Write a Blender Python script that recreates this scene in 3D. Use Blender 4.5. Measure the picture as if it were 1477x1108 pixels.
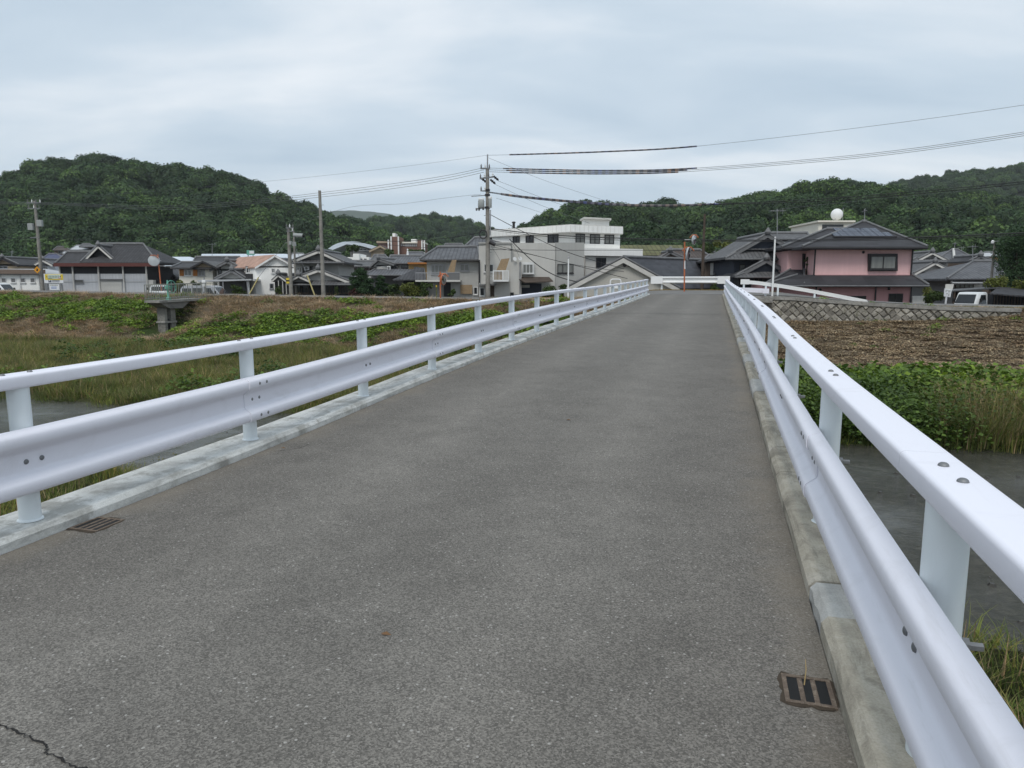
import bpy, math, random
import numpy as np
from mathutils import Vector

sc = bpy.context.scene
for o in list(bpy.data.objects):
    bpy.data.objects.remove(o)
COL = sc.collection
RND = random.Random(11)
NP = np.random.RandomState(5)

# ------------------------------------------------------------------ camera
FPX = 1024.0                      # focal length in pixels of a 1477 px wide picture
EYE = 1.49
PITCH = math.atan((554 - 408) / FPX)
cam = bpy.data.cameras.new('camera')
camo = bpy.data.objects.new('camera', cam)
COL.objects.link(camo)
camo.location = (0, 0, EYE)
camo.rotation_euler = (math.radians(90) - PITCH, 0, 0)
cam.sensor_width = 36.0
cam.lens = FPX / 1477 * 36.0
cam.clip_start = 0.05
cam.clip_end = 12000
sc.camera = camo

# ------------------------------------------------------------------ light
SUN_EL, SUN_AZ = 54, 192           # azimuth clockwise from the camera's heading (+Y)
world = bpy.data.worlds.new('World')
sc.world = world
world.use_nodes = True
wn, wl = world.node_tree.nodes, world.node_tree.links
wn.clear()
wout = wn.new('ShaderNodeOutputWorld')
bg_sky = wn.new('ShaderNodeBackground'); bg_cloud = wn.new('ShaderNodeBackground')
sky = wn.new('ShaderNodeTexSky'); sky.sky_type = 'NISHITA'; sky.sun_disc = False
sky.sun_elevation = math.radians(SUN_EL); sky.sun_rotation = math.radians(SUN_AZ)
sky.air_density = 1.0; sky.dust_density = 1.0; sky.ozone_density = 1.0
bg_sky.inputs['Strength'].default_value = 0.10
wl.new(sky.outputs[0], bg_sky.inputs[0])
# a cloud deck overhead: directions projected on a flat layer, broken by noise
wtc = wn.new('ShaderNodeTexCoord')
wsep = wn.new('ShaderNodeSeparateXYZ'); wl.new(wtc.outputs['Generated'], wsep.inputs[0])
def wmath(op, a, b=None, c=None):
    n = wn.new('ShaderNodeMath'); n.operation = op
    for k, x in enumerate((a, b, c)):
        if x is None: continue
        if isinstance(x, (int, float)): n.inputs[k].default_value = x
        else: wl.new(x, n.inputs[k])
    return n.outputs[0]
zc = wmath('ADD', wmath('MAXIMUM', wsep.outputs[2], 0.0), 0.22)
wcomb = wn.new('ShaderNodeCombineXYZ')
wl.new(wmath('DIVIDE', wsep.outputs[0], zc), wcomb.inputs[0])
wl.new(wmath('DIVIDE', wsep.outputs[1], zc), wcomb.inputs[1])
wn1 = wn.new('ShaderNodeTexNoise'); wn1.inputs['Scale'].default_value = 1.25
wn1.inputs['Detail'].default_value = 7; wn1.inputs['Roughness'].default_value = 0.5; wn1.inputs['Distortion'].default_value = 0.35
wmap = wn.new('ShaderNodeMapping'); wmap.inputs['Scale'].default_value = (0.8, 1.5, 1); wmap.inputs['Location'].default_value = (3.1, 0.7, 0)
wl.new(wcomb.outputs[0], wmap.inputs[0]); wl.new(wmap.outputs[0], wn1.inputs['Vector'])
wramp = wn.new('ShaderNodeValToRGB')
cr = wramp.color_ramp
cr.elements[0].position = 0.32; cr.elements[0].color = (0.465, 0.57, 0.67, 1)
cr.elements[1].position = 0.70; cr.elements[1].color = (0.80, 0.845, 0.885, 1)
cr.elements.new(0.5).color = (0.575, 0.668, 0.752, 1)
wl.new(wn1.outputs['Fac'], wramp.inputs[0])
wl.new(wramp.outputs[0], bg_cloud.inputs[0])
bg_cloud.inputs['Strength'].default_value = 1.0
wmix = wn.new('ShaderNodeMixShader'); wmix.inputs[0].default_value = 0.9
wl.new(bg_sky.outputs[0], wmix.inputs[1]); wl.new(bg_cloud.outputs[0], wmix.inputs[2])
wl.new(wmix.outputs[0], wout.inputs[0])

sun = bpy.data.lights.new('sun', 'SUN')
sun.energy = 1.5
sun.angle = math.radians(20)
sun.color = (1.0, 0.97, 0.92)
suno = bpy.data.objects.new('sun', sun)
COL.objects.link(suno)
_d = Vector((math.sin(math.radians(SUN_AZ)) * math.cos(math.radians(SUN_EL)),
             math.cos(math.radians(SUN_AZ)) * math.cos(math.radians(SUN_EL)),
             math.sin(math.radians(SUN_EL))))
suno.rotation_euler = _d.to_track_quat('Z', 'Y').to_euler()
suno.location = (0, 0, 60)

sc.view_settings.view_transform = 'Standard'
sc.view_settings.look = 'None'
sc.view_settings.exposure = 0.25
sc.view_settings.gamma = 1.0
sc.cycles.max_bounces = 6
sc.cycles.diffuse_bounces = 3
sc.cycles.glossy_bounces = 2
sc.cycles.transmission_bounces = 3
sc.cycles.volume_bounces = 0
sc.cycles.use_denoising = True

# ------------------------------------------------------------------ frames
TH = math.atan2(292.0, 1024 * math.cos(PITCH) + 156 * math.sin(PITCH))   # heading of the bridge, to the right of the camera's
CT, ST = math.cos(TH), math.sin(TH)

def W(x, y, D):
    """world point at forward distance D that the photograph shows at pixel x, y"""
    up = (554 - y) / FPX
    yh = math.cos(PITCH) + up * math.sin(PITCH)
    s = D / yh
    return Vector(((x - 738.5) / FPX * s, D, EYE + (-math.sin(PITCH) + up * math.cos(PITCH)) * s))

def BW(u, v, z=0.0):              # bridge coordinates (u right, v along) to world
    return Vector((u * CT + v * ST, -u * ST + v * CT, z))

def to_uv(X, Y):
    return X * CT - Y * ST, X * ST + Y * CT

# ------------------------------------------------------------------ helpers: noise, meshes, objects
_perm = NP.permutation(4096)
def vnoise(x, y, seed=0):
    x = np.asarray(x, float); y = np.asarray(y, float)
    xi = np.floor(x).astype(int); yi = np.floor(y).astype(int)
    fx = x - xi; fy = y - yi
    fx = fx * fx * (3 - 2 * fx); fy = fy * fy * (3 - 2 * fy)
    def h(a, b):
        return _perm[(_perm[(a + seed * 57) & 4095] + b) & 4095] / 4095.0
    return ((h(xi, yi) * (1 - fx) + h(xi + 1, yi) * fx) * (1 - fy) +
            (h(xi, yi + 1) * (1 - fx) + h(xi + 1, yi + 1) * fx) * fy)
def fbm(x, y, seed=0, oct=4):
    s = 0; a = 0.5
    for k in range(oct):
        s = s + a * vnoise(np.asarray(x) * 2 ** k, np.asarray(y) * 2 ** k, seed + k); a *= 0.5
    return s / (1 - 0.5 ** oct)
def sstep(a, b, x):
    t = np.clip((np.asarray(x, float) - a) / (b - a), 0, 1)
    return t * t * (3 - 2 * t)

class MB:
    def __init__(s): s.v = []; s.f = []; s.m = []
    def add(s, vs, fs, mi=0):
        b = len(s.v)
        s.v += [tuple(p) for p in vs]
        s.f += [tuple(b + i for i in f) for f in fs]
        s.m += [mi] * len(fs)
        return s
    def box(s, x0, x1, y0, y1, z0, z1, mi=0):
        return s.hexa([(x0, y0, z0), (x1, y0, z0), (x1, y1, z0), (x0, y1, z0),
                       (x0, y0, z1), (x1, y0, z1), (x1, y1, z1), (x0, y1, z1)], mi)
    def hexa(s, p, mi=0):
        return s.add(p, [(0, 3, 2, 1), (4, 5, 6, 7), (0, 1, 5, 4), (1, 2, 6, 5), (2, 3, 7, 6), (3, 0, 4, 7)], mi)
    def bbox(s, x0, x1, y0, y1, z0, z1, c=0.01, mi=0):
        """a box with chamfered vertical and top edges"""
        a = [(x0 + c, y0), (x1 - c, y0), (x1, y0 + c), (x1, y1 - c), (x1 - c, y1), (x0 + c, y1), (x0, y1 - c), (x0, y0 + c)]
        cx, cy = (x0 + x1) / 2, (y0 + y1) / 2
        def ins(p):
            return (p[0] + (c if p[0] < cx else -c), p[1] + (c if p[1] < cy else -c))
        vs = [(x, y, z0) for x, y in a] + [(x, y, z1 - c) for x, y in a] + [ins(p) + (z1,) for p in a]
        fs = [tuple(range(7, -1, -1)), tuple(range(16, 24))]
        for k in range(8):
            j = (k + 1) % 8
            fs += [(k, j, 8 + j, 8 + k), (8 + k, 8 + j, 16 + j, 16 + k)]
        return s.add(vs, fs, mi)
    def prism(s, poly, vec, mi=0):
        n = len(poly); vec = Vector(vec)
        a = [Vector(p) for p in poly]; b = [p + vec for p in a]
        fs = [tuple(range(n)), tuple(range(2 * n - 1, n - 1, -1))]
        for k in range(n):
            j = (k + 1) % n
            fs.append((k, n + k, n + j, j))
        return s.add(a + b, fs, mi)
    def tube(s, pts, r, n=8, mi=0):
        pts = [Vector(p) for p in pts]
        if not isinstance(r, (list, tuple)): r = [r] * len(pts)
        vs = []; fs = []
        ref = None
        for k, p in enumerate(pts):
            t = (pts[min(k + 1, len(pts) - 1)] - pts[max(k - 1, 0)]).normalized()
            if ref is None:
                ref = Vector((0, 0, 1)) if abs(t.z) < 0.9 else Vector((1, 0, 0))
            a = t.cross(ref).normalized(); b = a.cross(t).normalized()
            ref = b
            for q in range(n):
                an = 2 * math.pi * q / n
                vs.append(p + (a * math.cos(an) + b * math.sin(an)) * r[k])
        for k in range(len(pts) - 1):
            for q in range(n):
                j = (q + 1) % n
                fs.append((k * n + q, k * n + j, (k + 1) * n + j, (k + 1) * n + q))
        fs.append(tuple(range(n - 1, -1, -1)))
        fs.append(tuple(range((len(pts) - 1) * n, len(pts) * n)))
        return s.add(vs, fs, mi)
    def lathe(s, prof, n=16, c=(0, 0, 0), axis=None, mi=0):
        """prof: (radius, height) along axis from c"""
        ax = Vector(axis or (0, 0, 1)).normalized()
        ref = Vector((1, 0, 0)) if abs(ax.x) < 0.9 else Vector((0, 1, 0))
        a = ax.cross(ref).normalized(); b = ax.cross(a)
        c = Vector(c); vs = []; fs = []
        for r, h in prof:
            for q in range(n):
                an = 2 * math.pi * q / n
                vs.append(c + ax * h + (a * math.cos(an) + b * math.sin(an)) * r)
        for k in range(len(prof) - 1):
            for q in range(n):
                j = (q + 1) % n
                fs.append((k * n + q, k * n + j, (k + 1) * n + j, (k + 1) * n + q))
        fs.append(tuple(range(n - 1, -1, -1))); fs.append(tuple(range((len(prof) - 1) * n, len(prof) * n)))
        return s.add(vs, fs, mi)
    def mesh(s, name, mats, off=(0, 0, 0), smooth=False):
        me = bpy.data.meshes.new(name)
        off = Vector(off)
        me.from_pydata([tuple(Vector(p) - off) for p in s.v], [], s.f)
        if not isinstance(mats, (list, tuple)): mats = [mats]
        for m in mats: me.materials.append(m)
        if len(mats) > 1:
            me.polygons.foreach_set('material_index', s.m)
        if smooth:
            me.polygons.foreach_set('use_smooth', [True] * len(me.polygons))
            try: me.set_sharp_from_angle(angle=math.radians(40))
            except Exception: pass
        me.update()
        return me

OFF = {}
def tag(o, label=None, cat=None, group=None, kind=None):
    if label: o['label'] = label
    if cat: o['category'] = cat
    if group: o['group'] = group
    if kind: o['kind'] = kind
    return o
def root(name, label, cat, loc, group=None, bridge=False):
    o = bpy.data.objects.new(name, None)
    o.empty_display_size = 0.3
    COL.objects.link(o)
    loc = Vector(loc)
    OFF[o.name] = loc
    if bridge:
        o.location = BW(loc.x, loc.y, loc.z); o.rotation_euler = (0, 0, -TH)
    else:
        o.location = loc
    return tag(o, label, cat, group)
def part(name, mb, mat, par, smooth=False, label=None):
    off = OFF[par.name]
    me = mb if isinstance(mb, bpy.types.Mesh) else mb.mesh(name, mat, off, smooth)
    o = bpy.data.objects.new(name, me)
    COL.objects.link(o); o.parent = par
    OFF[o.name] = off
    if label: o['label'] = label
    return o
def put(name, me, par, loc, rz=0, rot=None):
    """a part that shares mesh data, placed at loc (in the coordinates of its thing)"""
    o = bpy.data.objects.new(name, me)
    COL.objects.link(o); o.parent = par
    base = Vector(loc) - OFF[par.name]
    o.location = base
    o.rotation_euler = rot if rot else (0, 0, rz)
    OFF[o.name] = Vector(loc)
    return o
def single(name, label, cat, mb, mat, loc, group=None, smooth=False, bridge=False, kind=None):
    loc = Vector(loc)
    o = bpy.data.objects.new(name, mb.mesh(name, mat, loc, smooth))
    COL.objects.link(o)
    if bridge:
        o.location = BW(loc.x, loc.y, loc.z); o.rotation_euler = (0, 0, -TH)
    else:
        o.location = loc
    OFF[o.name] = loc
    return tag(o, label, cat, group, kind)
def struct(name, mb, mat, loc=(0, 0, 0), smooth=False, bridge=False):
    return single(name, None, None, mb, mat, loc, smooth=smooth, bridge=bridge, kind='structure')

# ------------------------------------------------------------------ materials
def newmat(name):
    m = bpy.data.materials.new(name); m.use_nodes = True
    nt = m.node_tree; b = nt.nodes['Principled BSDF']
    return m, nt.nodes, nt.links, b
class NB:
    """small node-building helper"""
    def __init__(s, n, l): s.n = n; s.l = l
    def set(s, sock, x):
        if isinstance(x, bpy.types.NodeSocket): s.l.new(x, sock)
        elif x is not None: sock.default_value = x
    def math(s, op, a, b=None, c=None, clamp=False):
        n = s.n.new('ShaderNodeMath'); n.operation = op; n.use_clamp = clamp
        for k, x in enumerate((a, b, c)): 
            if x is not None: s.set(n.inputs[k], x)
        return n.outputs[0]
    def noise(s, vec, scale, detail=4, rough=0.55, dist=0.0):
        n = s.n.new('ShaderNodeTexNoise'); s.set(n.inputs['Vector'], vec)
        n.inputs['Scale'].default_value = scale; n.inputs['Detail'].default_value = detail
        n.inputs['Roughness'].default_value = rough; n.inputs['Distortion'].default_value = dist
        return n.outputs['Fac']
    def voro(s, vec, scale, feature='F1', out='Distance'):
        n = s.n.new('ShaderNodeTexVoronoi'); s.set(n.inputs['Vector'], vec); n.feature = feature
        n.inputs['Scale'].default_value = scale
        return n.outputs[out]
    def ramp(s, fac, stops):
        n = s.n.new('ShaderNodeValToRGB'); r = n.color_ramp
        while len(r.elements) < len(stops): r.elements.new(0.5)
        for e, (p, c) in zip(r.elements, stops):
            e.position = p; e.color = (c[0], c[1], c[2], 1) if isinstance(c, (list, tuple)) else (c, c, c, 1)
        s.l.new(fac, n.inputs[0]); return n.outputs[0]
    def mix(s, fac, a, b, mode='MIX'):
        n = s.n.new('ShaderNodeMix'); n.data_type = 'RGBA'; n.blend_type = mode
        s.set(n.inputs[0], fac)
        for k, x in ((6, a), (7, b)):
            if isinstance(x, (list, tuple)): x = (x[0], x[1], x[2], 1)
            s.set(n.inputs[k], x)
        return n.outputs[2]
    def scale(s, col, f):
        n = s.n.new('ShaderNodeVectorMath'); n.operation = 'SCALE'
        if isinstance(col, (list, tuple)): n.inputs[0].default_value = col[:3]
        else: s.l.new(col, n.inputs[0])
        s.set(n.inputs['Scale'], f); return n.outputs[0]
    def bump(s, h, strength, dist, bsdf):
        n = s.n.new('ShaderNodeBump'); n.inputs['Strength'].default_value = strength
        n.inputs['Distance'].default_value = dist
        s.l.new(h, n.inputs['Height']); s.l.new(n.outputs[0], bsdf.inputs['Normal'])
    def coord(s, which='Object'):
        return s.n.new('ShaderNodeTexCoord').outputs[which]
    def mapping(s, vec, sc=(1, 1, 1)):
        n = s.n.new('ShaderNodeMapping'); s.l.new(vec, n.inputs[0]); n.inputs['Scale'].default_value = sc
        return n.outputs[0]
    def sep(s, vec):
        n = s.n.new('ShaderNodeSeparateXYZ'); s.l.new(vec, n.inputs[0]); return n.outputs

def M(name, c, rough=0.75, var=0.15, scale=1.2, bump=0.0, bscale=40, metal=0.0, spec=0.3, streak=0.0, dirt=None):
    m, n, l, b = newmat(name); k = NB(n, l)
    co = k.coord()
    f = k.noise(co, scale, 6, 0.6)
    f = k.math('MULTIPLY_ADD', k.math('SUBTRACT', f, 0.5), 2 * var * 2, 1.0)
    if streak:
        sv = k.mapping(co, (6, 6, 0.35))
        f2 = k.math('MULTIPLY_ADD', k.math('SUBTRACT', k.noise(sv, 1.0, 5, 0.65), 0.5), 4 * streak, 1.0)
        f = k.math('MULTIPLY', f, f2)
    colr = k.scale(c, f)
    if dirt:
        g = k.ramp(k.noise(co, scale * 2.7, 6, 0.65, 0.4), [(0.5, 0.0), (0.68, 1.0)])
        colr = k.mix(k.math('MULTIPLY', g, dirt[3]), colr, dirt[:3])
    l.new(colr, b.inputs['Base Color'])
    b.inputs['Roughness'].default_value = rough; b.inputs['Metallic'].default_value = metal
    b.inputs['Specular IOR Level'].default_value = spec
    if bump: k.bump(k.noise(co, bscale, 4), bump, 0.02, b)
    return m

def tile_mat(name, c, rib=0.27, row=0.19, rough=0.66, var=0.17, spec=0.25, ribbed=True):
    """rows of pan tiles: ribs run down the slope, courses across it"""
    m, n, l, b = newmat(name); k = NB(n, l)
    co = k.coord(); x, y, z = k.sep(co)
    nx, ny, nz = k.sep(n.new('ShaderNodeNewGeometry').outputs['True Normal'])
    side = k.math('GREATER_THAN', k.math('ABSOLUTE', nx), k.math('ABSOLUTE', ny))
    along = k.math('ADD', k.math('MULTIPLY', y, side), k.math('MULTIPLY', x, k.math('SUBTRACT', 1.0, side)))
    ribs = k.math('ABSOLUTE', k.math('SINE', k.math('MULTIPLY', along, math.pi / rib)))
    rows = k.math('FRACT', k.math('DIVIDE', z, row * 0.5))
    if not ribbed: ribs = k.math('MINIMUM', 1.0, k.math('MULTIPLY', k.math('SUBTRACT', 1.0, rows), 6.0))
    h = k.math('ADD', ribs, k.math('MULTIPLY', rows, 0.5))
    f = k.math('MULTIPLY_ADD', k.math('SUBTRACT', k.noise(co, 0.9, 6, 0.65), 0.5), 4 * var, 1.0)
    cellv = n.new('ShaderNodeTexWhiteNoise'); cellv.noise_dimensions = '2D'
    cc = n.new('ShaderNodeCombineXYZ')
    l.new(k.math('FLOOR', k.math('DIVIDE', along, rib)), cc.inputs[0]); l.new(k.math('FLOOR', k.math('DIVIDE', z, row * 0.5)), cc.inputs[1])
    l.new(cc.outputs[0], cellv.inputs['Vector'])
    f = k.math('MULTIPLY', f, k.math('MULTIPLY_ADD', cellv.outputs['Value'], 0.35, 0.82))
    gap = k.math('MULTIPLY_ADD', k.math('SUBTRACT', 1.0, k.math('POWER', k.math('SUBTRACT', 1.0, ribs), 3.0)), 0.62, 0.38)
    l.new(k.scale(k.scale(c, f), gap), b.inputs['Base Color'])
    b.inputs['Roughness'].default_value = rough; b.inputs['Specular IOR Level'].default_value = spec
    k.bump(h, 0.45, 0.03, b)
    return m

def leaf_mat(name, c, var=0.35, hue=(1.25, 1.0, 0.7), rough=0.6, trans=0.25, inst=True, patch=0.0, patch_scale=0.05):
    m, n, l, b = newmat(name); k = NB(n, l)
    out = n['Material Output']
    oi = n.new('ShaderNodeObjectInfo')
    geo = n.new('ShaderNodeNewGeometry')
    r = oi.outputs['Random'] if inst else k.noise(k.coord(), 1.3, 3)
    f = k.math('MULTIPLY_ADD', k.math('SUBTRACT', r, 0.5), 2 * var, 1.0)
    f = k.math('MULTIPLY', f, k.math('MULTIPLY_ADD', geo.outputs['Random Per Island'], 0.7, 0.65))
    colr = k.mix(k.math('MULTIPLY', r, r), c, [min(1, a * q) for a, q in zip(c, hue)])
    colr = k.scale(colr, f)
    if patch:
        pn = k.noise(geo.outputs['Position'], patch_scale, 3)
        colr = k.scale(colr, k.math('MULTIPLY_ADD', k.math('SUBTRACT', pn, 0.5), 4 * patch, 1.0))
    l.new(colr, b.inputs['Base Color'])
    b.inputs['Roughness'].default_value = rough; b.inputs['Specular IOR Level'].default_value = 0.25
    tr = n.new('ShaderNodeBsdfTranslucent'); l.new(colr, tr.inputs[0])
    mx = n.new('ShaderNodeMixShader'); mx.inputs[0].default_value = trans
    l.new(b.outputs[0], mx.inputs[1]); l.new(tr.outputs[0], mx.inputs[2]); l.new(mx.outputs[0], out.inputs[0])
    return m

# --- road surface: worn asphalt with pale aggregate
def asphalt():
    m, n, l, b = newmat('asphalt'); k = NB(n, l)
    co = k.coord(); x, y, z = k.sep(co)
    big = k.noise(co, 0.45, 5, 0.6); mid = k.noise(co, 3.0, 6, 0.65)
    cellc = n.new('ShaderNodeTexVoronoi'); cellc.inputs['Scale'].default_value = 170; l.new(co, cellc.inputs['Vector'])
    cs = k.sep(cellc.outputs['Color'])
    cellb = n.new('ShaderNodeTexVoronoi'); cellb.inputs['Scale'].default_value = 48; l.new(co, cellb.inputs['Vector'])
    cb = k.sep(cellb.outputs['Color'])
    base = k.mix(big, (0.122, 0.113, 0.100), (0.180, 0.168, 0.150))
    # polished wheel tracks either side of the middle
    t1 = k.math('ABSOLUTE', k.math('SUBTRACT', k.math('ABSOLUTE', k.math('ADD', x, 1.60)), 0.80))
    tr = k.math('SUBTRACT', 1.0, k.math('DIVIDE', t1, 0.55), None, True)
    base = k.scale(base, k.math('MULTIPLY_ADD', tr, 0.16, 0.95))
    f = k.math('MULTIPLY_ADD', k.math('POWER', cs[0], 1.3), 0.95, 0.60)
    f = k.math('MULTIPLY', f, k.math('MULTIPLY_ADD', k.math('SUBTRACT', mid, 0.5), 0.7, 1.0))
    colr = k.scale(base, f)
    spark = k.math('GREATER_THAN', cb[1], 0.90)
    near = k.math('LESS_THAN', cellb.outputs['Distance'], 0.0115 * 22)
    colr = k.mix(k.math('MULTIPLY', k.math('MULTIPLY', spark, near), 0.85), colr, (0.36, 0.345, 0.32))
    # silt washed to the edges
    e = k.math('ADD', k.math('SUBTRACT', k.math('ABSOLUTE', k.math('ADD', x, 1.6)), 2.0), k.math('MULTIPLY', k.math('SUBTRACT', k.noise(co, 1.6, 5, 0.7), 0.5), 0.9))
    silt = k.ramp(k.math('MULTIPLY_ADD', e, 1.3, 0.42), [(0.22, 0.0), (0.7, 1.0)])
    colr = k.mix(k.math('MULTIPLY', silt, 0.7), colr, (0.215, 0.185, 0.145))
    l.new(colr, b.inputs['Base Color'])
    b.inputs['Roughness'].default_value = 0.85; b.inputs['Specular IOR Level'].default_value = 0.3
    k.bump(k.math('ADD', cellc.outputs['Distance'], k.math('MULTIPLY', k.noise(co, 60, 3), 0.4)), 0.5, 0.004, b)
    return m
MAT = {}
MAT['asphalt'] = asphalt()
MAT['joint'] = M('joint_seal', (0.02, 0.02, 0.021), 0.7)
MAT['crack'] = M('crack_dark', (0.018, 0.017, 0.016), 0.9)

def concrete(name, c, dark, pale, s=1.0, moss=None, amt=0.75):
    m, n, l, b = newmat(name); k = NB(n, l)
    co = k.coord()
    a = k.ramp(k.noise(co, 2.2 * s, 7, 0.7, 0.5), [(0.3, dark), (0.5, c), (0.72, pale)])
    st = k.noise(k.mapping(co, (9 * s, 1.3 * s, 9 * s)), 1.0, 6, 0.75, 0.6)
    a = k.mix(k.math('MULTIPLY', k.ramp(st, [(0.5, 0.0), (0.66, 1.0)]), amt), a, [q * 0.42 for q in c])
    sp = k.noise(co, 120 * s, 2)
    a = k.scale(a, k.math('MULTIPLY_ADD', sp, 0.5, 0.75))
    if moss:
        a = k.mix(k.math('MULTIPLY', k.ramp(k.noise(co, 4 * s, 5, 0.7), [(0.52, 0.0), (0.62, 1.0)]), 0.6), a, moss)
    l.new(a, b.inputs['Base Color']); b.inputs['Roughness'].default_value = 0.88
    b.inputs['Specular IOR Level'].default_value = 0.25
    k.bump(k.math('ADD', k.noise(co, 45 * s, 5, 0.7), k.noise(co, 4 * s, 4)), 0.5, 0.012, b)
    return m
MAT['kerb_r'] = concrete('kerb_weathered', (0.42, 0.38, 0.305), (0.24, 0.215, 0.175), (0.54, 0.50, 0.43), 1.0, (0.20, 0.18, 0.145), 0.75)
MAT['kerb_rp'] = concrete('kerb_patch', (0.44, 0.43, 0.40), (0.33, 0.32, 0.30), (0.52, 0.52, 0.50), amt=0.3)
MAT['kerb_l'] = concrete('kerb_pale', (0.60, 0.60, 0.57), (0.32, 0.31, 0.29), (0.72, 0.72, 0.70), 1.0, (0.27, 0.26, 0.23), 0.7)
MAT['concrete'] = concrete('concrete_grey', (0.27, 0.26, 0.24), (0.15, 0.14, 0.13), (0.36, 0.35, 0.33), 0.5)
MAT['conc_dark'] = concrete('concrete_dark', (0.17, 0.16, 0.15), (0.08, 0.08, 0.075), (0.25, 0.24, 0.22), 0.4)
MAT['stone_a'] = concrete('stone_a', (0.29, 0.27, 0.235), (0.15, 0.14, 0.12), (0.40, 0.375, 0.33), 1.2, (0.10, 0.10, 0.055))
MAT['stone_b'] = concrete('stone_b', (0.39, 0.365, 0.32), (0.21, 0.195, 0.17), (0.50, 0.475, 0.42), 1.2)
MAT['stone_c'] = concrete('stone_c', (0.20, 0.185, 0.16), (0.10, 0.095, 0.085), (0.29, 0.27, 0.24), 1.2)

def paint_white(name, c=(0.79, 0.785, 0.85), rough=0.4, dirt=0.22):
    m, n, l, b = newmat(name); k = NB(n, l)
    co = k.coord()
    g = k.ramp(k.noise(co, 3.0, 7, 0.72, 0.8), [(0.53, 0.0), (0.75, 1.0)])
    st = k.ramp(k.noise(k.mapping(co, (14, 1.0, 2.5)), 1.0, 6, 0.7), [(0.58, 0.0), (0.75, 1.0)])
    a = k.mix(k.math('MULTIPLY', g, dirt), c, (0.45, 0.44, 0.44))
    a = k.mix(k.math('MULTIPLY', st, dirt * 1.3), a, (0.40, 0.385, 0.37))
    l.new(a, b.inputs['Base Color'])
    l.new(k.math('MULTIPLY_ADD', g, 0.2, rough), b.inputs['Roughness'])
    b.inputs['Specular IOR Level'].default_value = 0.5
    k.bump(k.noise(co, 2.5, 3), 0.08, 0.02, b)
    return m
MAT['rail'] = paint_white('rail_white')
MAT['post'] = paint_white('post_white', (0.76, 0.81, 0.83), 0.42, 0.10)
MAT['white'] = M('white_paint', (0.76, 0.76, 0.75), 0.45, 0.05)
MAT['zinc'] = M('zinc_bolt', (0.20, 0.205, 0.21), 0.55, 0.15, 30, metal=0.5)
MAT['rust'] = M('rusty_iron', (0.13, 0.10, 0.078), 0.9, 0.35, 25, 0.5, 60, dirt=(0.26, 0.215, 0.165, 0.8))
MAT['black'] = M('black', (0.012, 0.012, 0.012), 0.7)
MAT['soil'] = M('wet_soil', (0.055, 0.042, 0.03), 0.9, 0.3, 20)
MAT['straw'] = M('straw', (0.42, 0.31, 0.15), 0.8)
# ------------------------------------------------------------------ levels of the place (bridge coordinates)
_vt = np.arange(-30, 60, 0.5)
_zt = np.interp(_vt, [-30, 0, 5, 9, 12.5, 17.7, 28, 41, 44, 60], [-0.05, 0, 0.04, 0.18, 0.265, 0.35, 0.48, 0.70, 0.78, 1.0])
_zt = np.convolve(np.pad(_zt, 4, mode='edge'), np.ones(9) / 9, 'valid')
def zdeck(v): return np.interp(v, _vt, _zt)
def zroad(u, v):
    b = np.interp(u, [-400, -120, -60, -30, -14, -9, -5, -3.6, 0.6, 4, 8, 12, 18, 30, 60, 400],
                  [1.6, 1.2, 0.85, 0.52, 0.40, 0.46, 0.70, 0.79, 0.79, 0.74, 0.45, 0.24, 0.14, 0.08, 0.0, -0.5])
    j = sstep(-9, -4, u) * (1 - sstep(2, 8, u))
    return b + j * 0.2 * np.clip((np.asarray(v) - 44.2) / 5.4, 0, 1)
WATER = -2.6
def edge_far(u): return 18.9 + 1.6 * (fbm(np.asarray(u) / 7.0, 3.3, 3) - 0.5)
def edge_near(u): return 9.0 + 2.3 * sstep(-4.5, -9, u) + 2.4 * (fbm(np.asarray(u) / 6.0, 9.1, 5) - 0.5)
def field_top(u): return np.interp(u, [0, 8, 11, 14, 16, 26, 60], [-0.66, -0.60, -0.50, -0.32, -0.10, 0.0, -0.1])
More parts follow.
